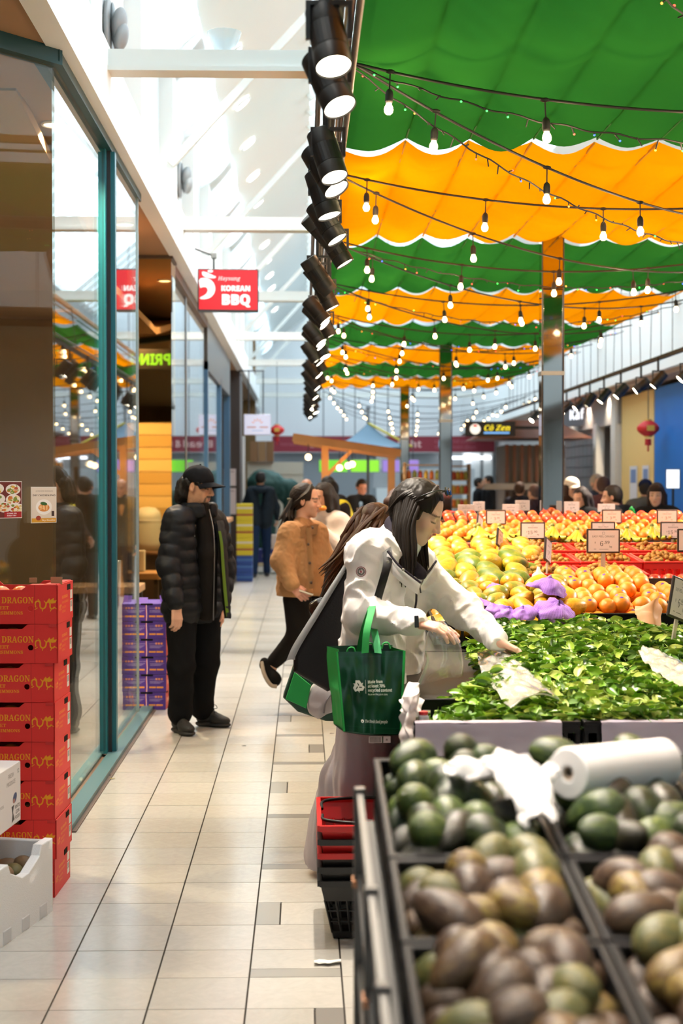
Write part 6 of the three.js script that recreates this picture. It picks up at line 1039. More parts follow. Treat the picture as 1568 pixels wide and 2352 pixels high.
// ----- the woman in the white jacket, reaching over the spinach -----
const WW = {};
{
  const B = V(at(860, 1500, 5.9).x, 0, -5.9), t = thing('person', 'woman in a white hooded jacket reaching over the spinach', 'person', B), J = (x, y, d) => at(x, y, d), skin = [0.76, 0.50, 0.38];
  const shR = J(846, 1276, 5.72), shL = J(940, 1288, 6.02), elR = J(832, 1412, 5.64), wrR = J(958, 1430, 5.5), elL = J(1062, 1400, 5.98), wrL = J(1146, 1474, 5.7), hipR = J(850, 1585, 5.78), hipL = J(898, 1585, 6.02), neck = J(926, 1246, 5.88);
  const knR = J(838, 1790, 5.8), knL = J(800, 1790, 6.05), anR = V(J(830, 1990, 5.84).x, 0.08, -5.84), anL = V(J(762, 1990, 6.15).x, 0.08, -6.15);
  const h = head(J(961, 1177, 5.86), V(0.85, -0.47, 0.25), V(0.45, 0.88, 0.1), 0.98, { wide: 0.96, nose: 0.0105 });
  WW.wrR = wrR; WW.B = B;
  const body = blob([cap(hipR, shR, 0.08, 0.045), cap(hipL, shL, 0.08, 0.045), cap(shR, elR, 0.04, 0.034), cap(elR, wrR, 0.033, 0.023), cap(shL, elL, 0.04, 0.034), cap(elL, wrL, 0.033, 0.023), cap(hipR, knR, 0.07, 0.05), cap(knR, anR, 0.045, 0.032), cap(hipL, knL, 0.07, 0.05), cap(knL, anL, 0.045, 0.032), cap(neck, h.P(0, -0.06, -0.015), 0.05, 0.046)], 0.016, { k: 0.04, color: () => skin });
  const hd = blob([...h.pr, cap(h.P(0, -0.05, -0.02), neck, 0.047, 0.052, { k: 0.02 })], 0.003, { k: 0.02, color: facePaint(h, skin, { shut: true, lip: [0.5, 0.14, 0.13], brow: [0.1, 0.06, 0.045] }) });
  const hr = blob([...hand(wrR, V(1, -0.22, 0.25), V(0.1, -1, -0.2), V(0.1, 0.3, -0.9), { s: 0.94, curl: [0.25, 0.3, 0.2], each: [0.7, 1, 1.2, 1.4], thumb: 0.55 }), cap(elR.clone().lerp(wrR, 0.85), wrR, 0.027, 0.022, { k: 0.02 })], 0.003, { k: 0.012, color: () => [0.74, 0.42, 0.33] });
  const hl = blob([...hand(wrL, V(0.9, -0.42, 0.3), V(-0.3, -0.8, 0.1), V(-0.3, 0.2, -0.9), { s: 0.92, curl: [0.35, 0.4, 0.3], thumb: 0.6 }), cap(elL.clone().lerp(wrL, 0.85), wrL, 0.027, 0.022, { k: 0.02 })], 0.003, { k: 0.012, color: () => [0.74, 0.43, 0.34] });
  mesh('body', at0(merged([body, hd, hr, hl]), B), skinMat, t);
  const shell = M([0.86, 0.84, 0.85], 0.62, { sheen: 0.2, bumpMap: fabricBump, bumpScale: 0.0003 }), navy = M([0.028, 0.024, 0.035], 0.85);
  const fold = (x, y, z) => { const w = 0.03 * noise(x * 9, y * 9, z * 9), n = noise((x + w) * 15 + (y + w) * 9, (y - w) * 10 - x * 9, z * 13), m = noise(x * 26 - y * 14 + 5, y * 20 + x * 12, z * 22); return 0.005 * noise(x * 8, y * 8, z * 8) - 0.011 * Math.pow(1 - Math.abs(n), 4) - 0.004 * Math.pow(1 - Math.abs(m), 4) + 0.004; };
  wear('jacket', [cap(hipR, shR.clone().add(V(0.03, -0.01, -0.02)), 0.135, 0.105), cap(hipL, shL.clone().add(V(-0.02, 0, 0.02)), 0.12, 0.1), cap(shR, elR, 0.076, 0.068), cap(elR, wrR.clone().lerp(elR, 0.07), 0.066, 0.05), cap(shL, elL, 0.078, 0.066), cap(elL, wrL.clone().lerp(elL, 0.07), 0.064, 0.044), cap(shR, neck, 0.068, 0.056), cap(shL, neck, 0.068, 0.056)], 0.0075, { k: 0.045, disp: fold, wrap: (f) => (x, y, z) => Math.max(f(x, y, z), hipR.y - 0.06 - y) }, shell, t);
  // hood lying on the back, collar with dark fleece inside
  wear('hood', [ell(J(862, 1252, 5.9), 0.09, 0.045, 0.12), cap(J(828, 1262, 5.78), J(900, 1222, 5.92), 0.03, 0.036), cap(J(900, 1222, 5.92), J(908, 1246, 5.76), 0.03, 0.028), cap(J(830, 1262, 5.85), J(895, 1236, 6.05), 0.03, 0.03)], 0.0075, { k: 0.03, disp: folds(0.008, 24) }, shell, t);
  wear('collar', [cap(J(905, 1205, 5.88), J(905, 1270, 5.74), 0.036, 0.03), cap(J(908, 1262, 5.75), J(966, 1318, 5.7), 0.03, 0.022), cap(J(905, 1205, 5.9), J(930, 1230, 6.0), 0.034, 0.03), cap(J(930, 1235, 6.02), J(985, 1292, 5.98), 0.03, 0.024)], 0.0075, { k: 0.03, disp: folds(0.004, 30) }, navy, t);
  const lapel = (pts, w) => { const c = new THREE.CatmullRomCurve3(pts); return sheet(6, 20, (u, v) => { const p = c.getPoint(v); p.y -= u * w; p.x -= 0.012 * u; p.z += 0.006 * Math.sin(u * 3.1); return p; }, 0.006); };
  mesh('storm_flap', at0(lapel([J(890, 1268, 5.62), J(915, 1300, 5.585), J(945, 1325, 5.58), J(966, 1340, 5.585)], 0.042), B), shell, t);
  mesh('storm_flap', at0(lapel([J(1000, 1290, 5.9), J(985, 1312, 5.8), J(970, 1330, 5.72)], 0.03), B), shell, t);
  mesh('flap_piping', at0(merged([tube([J(890, 1266, 5.612), J(915, 1298, 5.575), J(945, 1323, 5.57), J(966, 1339, 5.575)], 0.0045, 20, 5), tube([J(1001, 1289, 5.89), J(985, 1311, 5.79), J(966, 1328, 5.7)], 0.0045, 20, 5)]), B), navy, t);
  for (const [x, y] of [[890, 1290], [925, 1308]]) mesh('snap', at0(place(lathe([[0, 0.002], [0.005, 0.002], [0.006, 0]], 12), J(x, y, 5.58).x, J(x, y, 5.58).y, J(x, y, 5.565).z, Math.PI / 2), B), M([0.35, 0.33, 0.3], 0.4, { metalness: 0.6 }), t);
  mesh('zip', at0(tube([J(957, 1336, 5.66), J(956, 1360, 5.655), J(955, 1385, 5.655), J(952, 1400, 5.66)], 0.0045, 20, 5), B), navy, t);
  mesh('zip_pull', at0(merged([tube([J(962, 1335, 5.63), J(964, 1350, 5.63), J(966, 1362, 5.63)], 0.003, 10, 5), box(0.008, 0.02, 0.003, J(955, 1352, 5.645).x, J(955, 1352, 5.645).y, J(955, 1352, 5.64).z)]), B), black, t);
  const badge = canvasTex(128, 128, (g) => { g.fillStyle = '#e8e2e4'; g.fillRect(0, 0, 128, 128); g.fillStyle = '#7a3044'; g.beginPath(); g.arc(64, 64, 63, 0, 7); g.fill(); g.fillStyle = '#efe9ea'; g.beginPath(); g.arc(64, 64, 54, 0, 7); g.fill(); g.fillStyle = '#3a3038'; g.beginPath(); g.arc(64, 64, 48, 0, 7); g.fill(); g.fillStyle = '#d8d0d2'; for (let k = 0; k < 16; k++) { const a = k * 0.39; g.fillRect(61 + 38 * Math.cos(a), 61 + 38 * Math.sin(a), 7, 7); } g.beginPath(); g.arc(64, 64, 28, 0, 7); g.fill(); g.fillStyle = '#a03048'; g.beginPath(); g.moveTo(64, 82); g.lineTo(48, 62); g.lineTo(56, 50); g.lineTo(64, 58); g.lineTo(72, 50); g.lineTo(80, 62); g.fill(); g.fillStyle = '#3a3038'; g.fillRect(40, 66, 10, 14); g.fillRect(78, 66, 10, 14); });
  const bp = J(829, 1313, 5.6); mesh('badge', at0(place(new THREE.CylinderGeometry(0.0195, 0.0195, 0.004, 32), bp.x, bp.y, bp.z - 0.0, Math.PI / 2 - 0.05, -0.3, 0), B), print(badge), t);
  mesh('cuff_tab', at0(rbox(0.016, 0.044, 0.006, J(956, 1427, 5.445).x, J(956, 1427, 5.445).y, J(956, 1427, 5.435).z, 0.002, 2, 0, 0.1, 0.05), B), M([0.008, 0.012, 0.03], 0.6), t);
  wear('trousers', [cap(hipR.clone().add(V(0, 0.02, 0)), knR, 0.115, 0.12), cap(knR, anR, 0.12, 0.135), cap(hipL.clone().add(V(0, 0.02, 0)), knL, 0.11, 0.11), cap(knL, anL, 0.11, 0.12)], 0.011, { k: 0.02, disp: (x, y, z) => 0.012 * noise(x * 26, y * 3, z * 26) + 0.006 * noise(x * 50, y * 6, z * 50), wrap: (f) => (x, y, z) => Math.max(f(x, y, z), 0.03 - y) }, M([0.44, 0.41, 0.45], 0.8), t);
  [[anR, V(0.16, 0, 0.05)], [anL, V(0.15, 0, 0.02)]].forEach(([a, d]) => { const s = shoe(V(a.x - 0.05, 0, a.z), V(a.x + d.x, 0, a.z + d.z), 0.95, true); wear('shoe', s.upper, 0.008, { k: 0.02 }, M([0.5, 0.5, 0.5], 0.6), t); wear('sole', s.sole, 0.008, { k: 0.02, wrap: (f) => (x, y, z) => Math.max(f(x, y, z), -y + 0.001) }, M([0.7, 0.7, 0.68], 0.6), t); });
  // hair: cap over the skull, long locks hanging to the chest
  const hm = M([0.010, 0.0065, 0.005], 0.5, { specularIntensity: 0.4 });
  const sk = blob([ell(h.P(0, 0.042, -0.02), 0.084, 0.09, 0.1, h.q), ell(h.P(0, 0.0, -0.055), 0.08, 0.08, 0.07, h.q), ell(h.P(0.07, 0.03, 0.005), 0.02, 0.05, 0.05, h.q), ell(h.P(-0.07, 0.035, 0.005), 0.02, 0.05, 0.045, h.q)], 0.0045, { k: 0.03, disp: (x, y, z) => 0.0025 * noise(x * 130, y * 24, z * 130), wrap: (f) => (x, y, z) => { const [a, b, c] = h.loc(x, y, z); return Math.max(f(x, y, z), Math.min(c - 0.058 - 0.0 * a, 1) * (b < 0.085 ? 1 : 0.0) - (b >= 0.085 ? 0.01 : 0), (b < 0.02 && c > 0.025) ? c - 0.025 : -1); } });
  const L = []; const rs = (a, b) => rr(a, b);
  for (let k = 0; k < 46; k++) { const u = k / 45, sx = -0.078 - 0.012 * Math.sin(u * 3), z0 = 0.004 - 0.1 * u; const s0 = h.P(sx * (0.7 + 0.3 * Math.min(1, u * 2)), 0.07 - 0.06 * u + rs(-0.01, 0.01), z0 * 0.9), ex = J(950 - 36 * u + rs(-6, 6), 1318 + 24 * Math.sin(u * 3.1) + rs(-20, 8), 5.66 + 0.02 * u + rs(-0.02, 0.02)), m1 = s0.clone().lerp(ex, 0.35), m2 = s0.clone().lerp(ex, 0.7); m1.z = Math.max(m1.z, s0.z - 0.0); m1.x -= 0.018 * (1 - u) + 0.012; m2.x -= 0.012; m1.z += 0.012; m2.z += 0.01; L.push([[s0, m1, m2, ex], rs(0.007, 0.0115)]); }
  for (let k = 0; k < 16; k++) { const u = k / 15, s0 = h.P(0.074, 0.03 - 0.05 * u, 0.02 - 0.08 * u), ex = J(985 - 25 * u + rs(-4, 4), 1322 + rs(-18, 6), 5.85), m = s0.clone().lerp(ex, 0.5); m.x -= 0.01; L.push([[s0, m, ex], rs(0.007, 0.011)]); }
  for (let k = 0; k < 22; k++) { const u = k / 21, s0 = h.P(-0.06 + 0.12 * u, 0.04, -0.1), ex = J(912 + 14 * Math.abs(u - 0.5) + rs(-5, 8), 1292 + rs(-20, 14), 5.7 + 0.25 * u), m = s0.clone().lerp(ex, 0.5); m.x -= 0.015; L.push([[s0, m, ex], rs(0.009, 0.013)]); }
  for (let k = 0; k < 20; k++) { const u = k / 19, s0 = h.P(-0.02 * rs(0.2, 1), 0.128, 0.02), s1 = h.P(-0.075, 0.085 - 0.02 * u, 0.025 - 0.085 * u), s2 = h.P(-0.09, 0.03, -0.01 - 0.07 * u), ex = h.P(-0.085, -0.06, -0.03 - 0.07 * u); L.push([[s0, s1, s2, ex], rs(0.006, 0.009)]); }
  mesh('hair', at0(merged([sk, ...locks(L)]), B), hm, t);
  // sunglasses pushed up on the head
  const ga = h.P(-0.045, 0.128, 0.062), gb = h.P(0.045, 0.128, 0.062);
  const gl = mesh('sunglasses', at0(tube([h.P(-0.088, 0.035, -0.03), h.P(-0.089, 0.075, 0.0), h.P(-0.078, 0.118, 0.04), ga, h.P(-0.012, 0.135, 0.064), h.P(0.012, 0.135, 0.064), gb, h.P(0.078, 0.118, 0.04), h.P(0.089, 0.075, 0.0), h.P(0.088, 0.035, -0.03)], 0.003, 60, 6), B), blackGloss, t);
  for (const s of [-1, 1]) mesh('sunglass_lens', at0(blob([ell(h.P(0.033 * s, 0.127, 0.066), 0.026, 0.02, 0.006, frameOf(h.fr.f.clone().add(h.fr.u.clone().multiplyScalar(0.9)), h.fr.u).q)], 0.004, {}), B), M([0.02, 0.022, 0.02], 0.05), t);
}
// ----- things the woman carries -----
{
  const J = (x, y, d) => at(x, y, d), vivid = M([0.012, 0.36, 0.07], 0.55), strapM = M([0.02, 0.37, 0.085], 0.7);
  const pr = canvasTex(1024, 1216, (g, w, h) => {
    g.fillStyle = '#0f3d28'; g.fillRect(0, 0, w, h); g.fillStyle = '#e8f0ea'; g.strokeStyle = '#e8f0ea';
    // three chasing arrows
    g.save(); g.translate(300, 520); for (let k = 0; k < 3; k++) { g.rotate(Math.PI * 2 / 3); g.beginPath(); g.moveTo(-44, -92); g.lineTo(20, -92); g.lineTo(52, -44); g.lineTo(78, -58); g.lineTo(52, 8); g.lineTo(-14, 0); g.lineTo(14, -20); g.lineTo(-10, -58); g.lineTo(-50, -34); g.closePath(); g.fill(); } g.restore();
    g.fillRect(412, 420, 5, 210);
    g.font = 'bold 64px sans-serif'; const ls = ['Made from', 'at least 70%', 'recycled content']; ls.forEach((s, k) => { const m = g.measureText(s).width, ww = [245, 285, 400][k]; g.save(); g.translate(450, 475 + 62 * k); g.scale(ww / m, 1); g.fillText(s, 0, 0); g.restore(); });
    g.font = '34px sans-serif'; g.fillText('Reuse and Recycle in store.', 450, 650, 330);
    g.beginPath(); g.arc(338, 1040, 26, 0, 7); g.fill(); g.fillStyle = '#0f3d28'; g.beginPath(); g.arc(338, 1046, 9, 0, 7); g.fill(); g.fillStyle = '#e8f0ea'; g.font = 'italic 60px serif'; g.fillText('The fresh food people', 378, 1060, 400);
    g.fillStyle = '#1d5238'; g.fillRect(0, 78, w, 4); g.fillRect(0, 1130, w, 4);
  });
  const wrap = print(pr, { roughness: 0.22 });
  const b = thing('shopping_bag', 'dark green recycled-content shopping bag hanging from the woman’s forearm', 'shopping bag', J(850, 1690, 5.46));
  const TL = J(773, 1497, 5.44), TR = J(928, 1494, 5.47), BL = J(790, 1680, 5.4), BR = J(920, 1686, 5.44), bk = V(-0.035, 0.004, -0.15);
  const q4 = (a, c, d, e) => (u, v) => a.clone().lerp(c, u).lerp(d.clone().lerp(e, u), v);
  const P = b.position, pf = q4(BL, BR, TL, TR), frontF = (u, v) => { const p = pf(u, v); p.z += 0.02 * Math.sin(Math.PI * u) * (1 - 0.6 * v) + 0.006 * noise(u * 5, v * 3, 2) + 0.005 * noise(u * 11, v * 4, 7); return p.sub(P); };
  mesh('front_panel', sheet(30, 24, frontF, 0.002), wrap, b);
  const backF = (u, v) => { const p = pf(1 - u, v).add(bk); p.z -= 0.012 * Math.sin(Math.PI * u); return p.sub(P); };
  mesh('back_panel', sheet(12, 10, backF, 0.002), M([0.01, 0.055, 0.03], 0.3), b);
  const gus = (a, c) => (u, v) => { const p = a.clone().lerp(c, v), e = p.clone().add(bk); const r = e.lerp(p, u); r.x += 0.018 * Math.sin(Math.PI * u) * (v > 0.5 ? 1 : 0.4) * (a === BL ? 1 : -1) + 0.004 * noise(u * 5, v * 6, 3); return r.sub(P); };
  mesh('gusset', sheet(12, 20, gus(BL, TL), 0.002), vivid, b); mesh('gusset', sheet(12, 20, (u, v) => gus(BR, TR)(1 - u, v), 0.002), vivid, b);
  mesh('base', sheet(10, 10, (u, v) => pf(u, 0).lerp(pf(u, 0).add(bk), v).add(V(0, -0.008 * Math.sin(Math.PI * u), 0)).sub(P), 0.002), M([0.01, 0.04, 0.022], 0.35), b);
  const edgeT = (u0) => tube([0, 0.25, 0.5, 0.75, 1].map((v) => frontF(u0, v)), 0.005, 20, 6); mesh('edge_binding', edgeT(0), vivid, b); mesh('edge_binding', edgeT(1), vivid, b);
  const codes = canvasTex(256, 96, (g) => { g.fillStyle = '#c8c4ca'; g.fillRect(0, 0, 256, 96); g.fillStyle = '#1c1c1e'; for (let k = 0; k < 26; k++) g.fillRect(12 + 5.2 * k, 8, k % 3 ? 2 : 3.5, 80); g.fillStyle = '#0a2a1a'; g.fillRect(156, 0, 14, 96); g.fillStyle = '#1c1c1e'; g.font = 'bold 40px sans-serif'; g.fillText('R', 198, 64); });
  const cp = J(870, 1692, 5.375).sub(P); mesh('barcode', face(0.078, 0.024, cp.x, cp.y - 0.002, cp.z + 0.052, 0.05, 0.02), print(codes), b);
  const ribbon = (pts, w, dirn) => { const c = new THREE.CatmullRomCurve3(pts); return sheet(4, 30, (u, v) => c.getPoint(v).addScaledVector(dirn, (u - 0.5) * w).sub(P), 0.002); };
  mesh('handle', ribbon([J(838, 1500, 5.43), J(842, 1450, 5.44), J(852, 1405, 5.5), J(855, 1388, 5.6), J(846, 1400, 5.72)], 0.026, V(1, 0.1, 0)), strapM, b);
  mesh('handle', ribbon([J(823, 1500, 5.58), J(833, 1450, 5.56), J(848, 1402, 5.54), J(852, 1386, 5.61)], 0.02, V(1, 0.2, 0)), M([0.015, 0.28, 0.065], 0.7), b);
  mesh('handle', ribbon([J(868, 1500, 5.44), J(864, 1472, 5.47), J(860, 1450, 5.52), J(856, 1435, 5.62)], 0.026, V(1, -0.1, 0)), M([0.012, 0.27, 0.09], 0.7), b);
  for (const [x, y] of [[805, 1493], [848, 1483], [885, 1482]]) mesh('loop', tube([J(x - 9, y + 8, 5.47), J(x - 4, y - 4, 5.47), J(x + 6, y - 5, 5.47), J(x + 11, y + 8, 5.47)].map((p) => p.sub(P)), 0.0035, 16, 5), strapM, b);
  // black leather tote behind
  const poly = (pts, d, depth, bevel) => { const o = J(pts[0][0], pts[0][1], d), s = new THREE.Shape(); pts.forEach(([x, y], k) => { const p = J(x, y, d).sub(o); k ? s.lineTo(p.x, p.y) : s.moveTo(p.x, p.y); }); const g = new THREE.ExtrudeGeometry(s, { depth, bevelEnabled: true, bevelSize: bevel, bevelThickness: bevel, bevelSegments: 4 }); return [g, o]; };
  const [tg, to] = poly([[798, 1318], [684, 1506], [684, 1534], [752, 1574], [800, 1556], [852, 1480], [876, 1410], [866, 1330]], 6.05, 0.1, 0.018);
  const tote = thing('tote_bag', 'large black leather tote slung behind the woman in white', 'handbag', to); const leather = M([0.010, 0.009, 0.010], 0.36, { specularIntensity: 0.5, bumpMap: dataTex(128, (u, v) => 0.5 + 0.5 * tnoise(u, v, 18, 2), [4, 4]), bumpScale: 0.0006 });
  mesh('body', tg.clone().translate(0, 0, -0.06), leather, tote);
  const gl = [J(800, 1300, 6.0), J(760, 1362, 6.0), J(720, 1425, 6.0), J(680, 1490, 6.0), J(668, 1518, 6.0)], gc = new THREE.CatmullRomCurve3(gl);
  mesh('gusset', sheet(6, 24, (u, v) => { const p = gc.getPoint(v).sub(to); return V(p.x - 0.016 + (0.018 + 0.022 * v) * u, p.y + 0.006 * Math.sin(u * 3), p.z + 0.004 - 0.07 * Math.abs(u - 0.6) * 0.4); }, 0.004), M([0.32, 0.34, 0.36], 0.34, { bumpMap: strandBump, bumpScale: 0.0004 }), tote);
  const sc = new THREE.CatmullRomCurve3([J(862, 1395, 5.62), J(868, 1370, 5.6), J(880, 1330, 5.585), J(889, 1295, 5.6), J(888, 1262, 5.66), J(876, 1243, 5.74), J(850, 1246, 5.86), J(815, 1285, 5.98), J(800, 1310, 6.0)]);
  mesh('strap', sheet(5, 50, (u, v) => { const p = sc.getPoint(v).sub(to); const k = (u - 0.5) * 0.036; return V(p.x + k * 0.95, p.y + k * 0.25, p.z + 0.008 + 0.004 * Math.sin(u * 3.1) - k * (v > 0.6 ? 0.3 : 0)); }, 0.003), leather, tote);
  // second green bag lower down with white goods in it
  const [g2, o2] = poly([[676, 1540], [656, 1599], [686, 1628], [748, 1649], [800, 1650], [806, 1570]], 6.4, 0.12, 0.01);
  const b2 = thing('shopping_bag', 'second green shopping bag hanging low behind the black tote', 'shopping bag', o2);
  mesh('body', g2.clone().translate(0, 0, -0.1), M([0.006, 0.045, 0.028], 0.3), b2);
  const [g3, o3] = poly([[677, 1541], [658, 1600], [702, 1620], [712, 1570]], 6.3, 0.006, 0.003); mesh('gusset', g3.clone().translate(o3.x - o2.x, o3.y - o2.y, o3.z - o2.z + 0.06), vivid, b2);
  mesh('barcode', face(0.045, 0.016, J(735, 1642, 6.3).x - o2.x, J(735, 1642, 6.3).y - o2.y, 0.045, 0, 0, -0.22), print(codes), b2);
  const wb = J(732, 1608, 6.25), wbag = thing('white_package', 'pale package showing beside the second green bag', 'package', wb); mesh('wrap', blob([ell(V(0, 0, 0), 0.05, 0.075, 0.03), ell(V(0.04, 0.01, 0), 0.05, 0.06, 0.03)], 0.008, { disp: folds(0.008, 30) }), M([0.5, 0.48, 0.5], 0.5), wbag); mesh('fold', tube([V(0.02, -0.05, 0.034), V(0.03, 0, 0.04), V(0.06, 0.04, 0.034)], 0.004, 12, 5), M([0.25, 0.24, 0.26], 0.5), wbag);
  mesh('handle', tube([J(740, 1540, 6.35), J(760, 1500, 6.35), J(800, 1440, 6.35)].map((p) => p.sub(o2)), 0.01, 12, 6), strapM, b2);
  // clear bag in the woman's hand
  const cl = M([1, 0.995, 0.98], 0.05, { transmission: 0.96, thickness: 0, side: THREE.DoubleSide });
  const top = J(1000, 1438, 5.45), cb = thing('clear_bag', 'clear produce bag hanging from the woman’s right hand', 'plastic bag', top);
  mesh('film', sheet(30, 26, (u, v) => { const a = u * Math.PI * 2, w = 0.025 + 0.062 * Math.pow(v, 0.7), dp = 0.02 + 0.04 * v; return V(-0.0 * v + Math.cos(a) * w * (1 + 0.16 * noise(Math.cos(a) * 2, v * 3, 4)) + 0.03 * Math.sin(v * 2.4), -0.19 * v + 0.012 * Math.cos(a) + 0.012 * noise(u * 9, v * 3, 1), Math.sin(a) * dp + 0.012 * noise(u * 12, v * 4, 9)); }, 0.0012), cl, cb);
  mesh('mouth', sheet(20, 6, (u, v) => V(0.02 + 0.05 * (u - 0.3) + 0.006 * noise(u * 9, v, 1), 0.008 - 0.04 * u + 0.02 * v + 0.006 * noise(u * 8, v * 2, 3), 0.02 + 0.025 * Math.sin(u * 3.1) - 0.03 * v), 0.0012), cl, cb);
}
// ----- camel coat woman -----
{
  const J = (x, y, d) => at(x, y, d), B = V(J(700, 1500, 10.6).x, 0, -10.6), t = thing('person', 'woman in a camel fleece jacket walking along the stalls', 'person', B), skin = [0.7, 0.42, 0.3];
  const shR = J(664, 1228, 10.42), shL = J(728, 1226, 10.76), elR = J(648, 1290, 10.36), wrR = J(671, 1345, 10.3), elL = J(748, 1290, 10.8), wrL = J(735, 1340, 10.7), hipR = J(682, 1378, 10.5), hipL = J(712, 1378, 10.7), knR = J(684, 1462, 10.5), anR = J(622, 1528, 10.55), knL = J(738, 1490, 10.7), anL = V(J(742, 1600, 10.75).x, 0.09, -10.75), neck = J(694, 1205, 10.6), h = head(J(703, 1151, 10.6), V(0.96, -0.06, 0.24), V(0.03, 1, 0), 0.97, { wide: 0.96 });
  const body = blob([cap(hipR, shR, 0.075, 0.042), cap(hipL, shL, 0.075, 0.042), cap(shR, elR, 0.04, 0.034), cap(elR, wrR, 0.033, 0.023), cap(shL, elL, 0.04, 0.034), cap(elL, wrL, 0.033, 0.023), cap(hipR, knR, 0.07, 0.05), cap(knR, anR, 0.047, 0.033), cap(anR, J(612, 1535, 10.53), 0.032, 0.03), cap(anR, J(630, 1565, 10.5), 0.03, 0.026), cap(hipL, knL, 0.07, 0.05), cap(knL, anL, 0.045, 0.032), cap(neck, h.P(0, -0.06, -0.015), 0.05, 0.046)], 0.014, { k: 0.03, color: () => skin });
  const hd = blob([...h.pr, cap(h.P(0, -0.05, -0.02), neck, 0.046, 0.052, { k: 0.02 })], 0.0035, { k: 0.02, color: facePaint(h, skin) });
  const hr = blob([...hand(wrR, V(0.75, -0.7, 0.2), V(0.2, -0.3, -0.9), V(0.6, 0.7, 0.1), { s: 0.95, curl: [0.5, 0.6, 0.4], thumb: 0.4 }), cap(elR.clone().lerp(wrR, 0.8), wrR, 0.027, 0.022, { k: 0.02 })], 0.004, { k: 0.012, color: () => [0.62, 0.32, 0.25] });
  mesh('body', at0(merged([body, hd, hr]), B), skinMat, t);
  const fleece = M([0.41, 0.23, 0.11], 0.95, { sheen: 0.6, sheenColor: new THREE.Color(0.6, 0.4, 0.25), bumpMap: dataTex(128, (u, v) => 0.5 + 0.6 * tnoise(u, v, 18, 4), [8, 8]), bumpScale: 0.003 });
  wear('jacket', [cap(hipR.clone().add(V(-0.02, 0.07, 0)), shR.clone().add(V(0.02, 0, -0.02)), 0.125, 0.09), cap(hipL.clone().add(V(0, 0.07, 0)), shL.clone().add(V(-0.03, 0, 0.02)), 0.115, 0.09), cap(shR, elR, 0.07, 0.074), cap(elR, wrR.clone().lerp(elR, 0.1), 0.072, 0.054), cap(shL, elL, 0.07, 0.07), cap(elL, wrL, 0.068, 0.054), cap(shR, neck, 0.064, 0.054), cap(shL, neck, 0.064, 0.054)], 0.0075, { k: 0.04, disp: (x, y, z) => 0.007 * noise(x * 11, y * 11, z * 11) + 0.0045 * noise(x * 62, y * 62, z * 62) - 0.006 * Math.pow(1 - Math.abs(noise(x * 9 + y * 6, y * 7, z * 9)), 4), wrap: (f) => (x, y, z) => Math.max(f(x, y, z), hipR.y + 0.025 - y - 0.05 * (x - hipR.x)) }, fleece, t);
  const col = (pts, w) => { const c = new THREE.CatmullRomCurve3(pts); return sheet(6, 18, (u, v) => { const p = c.getPoint(v); return V(p.x - 0.01 * u, p.y - w * u, p.z + 0.016 * u); }, 0.014); };
  mesh('collar', at0(merged([col([J(672, 1196, 10.62), J(676, 1206, 10.45), J(690, 1210, 10.38), J(704, 1206, 10.4)], 0.075), col([J(728, 1203, 10.7), J(722, 1204, 10.55), J(712, 1206, 10.48)], 0.07)]), B), fleece, t);
  for (const [x, y, d] of [[717, 1212, 10.38], [708, 1250, 10.35], [711, 1293, 10.33], [714, 1338, 10.31]]) { const p = J(x, y, d); mesh('button', at0(place(lathe([[0, 0.006], [0.008, 0.005], [0.011, 0.002], [0.011, 0]], 14), p.x, p.y, p.z, Math.PI / 2, 0.5), B), M([0.09, 0.055, 0.04], 0.4), t); }
  mesh('placket', at0(sheet(3, 12, (u, v) => { const p = J(704 + 6 * v, 1212 + 140 * v, 10.37 - 0.03 * v); return V(p.x + 0.03 * u, p.y, p.z + 0.008 * Math.sin(u * 3)); }, 0.008), B), fleece, t);
  wear('trousers', [cap(hipR, knR, 0.1, 0.075), cap(knR, anR.clone().lerp(knR, 0.12), 0.073, 0.052), cap(hipL, knL, 0.1, 0.075), cap(knL, anL, 0.073, 0.055)], 0.011, { k: 0.03, disp: folds(0.008, 14) }, M([0.012, 0.011, 0.011], 0.8), t);
  wear('shoe', [cap(J(610, 1530, 10.53), J(631, 1560, 10.5), 0.036, 0.04), ell(J(630, 1560, 10.49), 0.042, 0.05, 0.042), cap(J(607, 1526, 10.53), J(607, 1520, 10.53), 0.03)], 0.006, { k: 0.03 }, M([0.01, 0.01, 0.01], 0.85), t);
  mesh('sole', at0(tube([J(602, 1520, 10.51), J(604, 1540, 10.48), J(612, 1560, 10.46), J(624, 1575, 10.45), J(636, 1577, 10.45)], 0.014, 20, 8), B), M([0.42, 0.36, 0.28], 0.7), t);
  const s2 = shoe(V(anL.x - 0.06, 0, anL.z), V(anL.x + 0.16, 0, anL.z + 0.03), 0.95, true); wear('shoe', [...s2.upper, ...s2.sole], 0.008, { k: 0.02, wrap: (f) => (x, y, z) => Math.max(f(x, y, z), -y + 0.001) }, M([0.01, 0.01, 0.01], 0.85), t);
  const L = [], sk = blob([ell(h.P(0, 0.042, -0.02), 0.083, 0.088, 0.098, h.q), ell(h.P(0, 0.0, -0.055), 0.078, 0.075, 0.065, h.q)], 0.005, { k: 0.03, disp: (x, y, z) => 0.0025 * noise(x * 40, y * 120, z * 120), wrap: (f) => (x, y, z) => { const [a, b, c] = h.loc(x, y, z); return Math.max(f(x, y, z), c - 0.05 - (b > 0.09 ? 1 : 0), b < 0.0 && c > 0.01 ? c - 0.01 : -1); } });
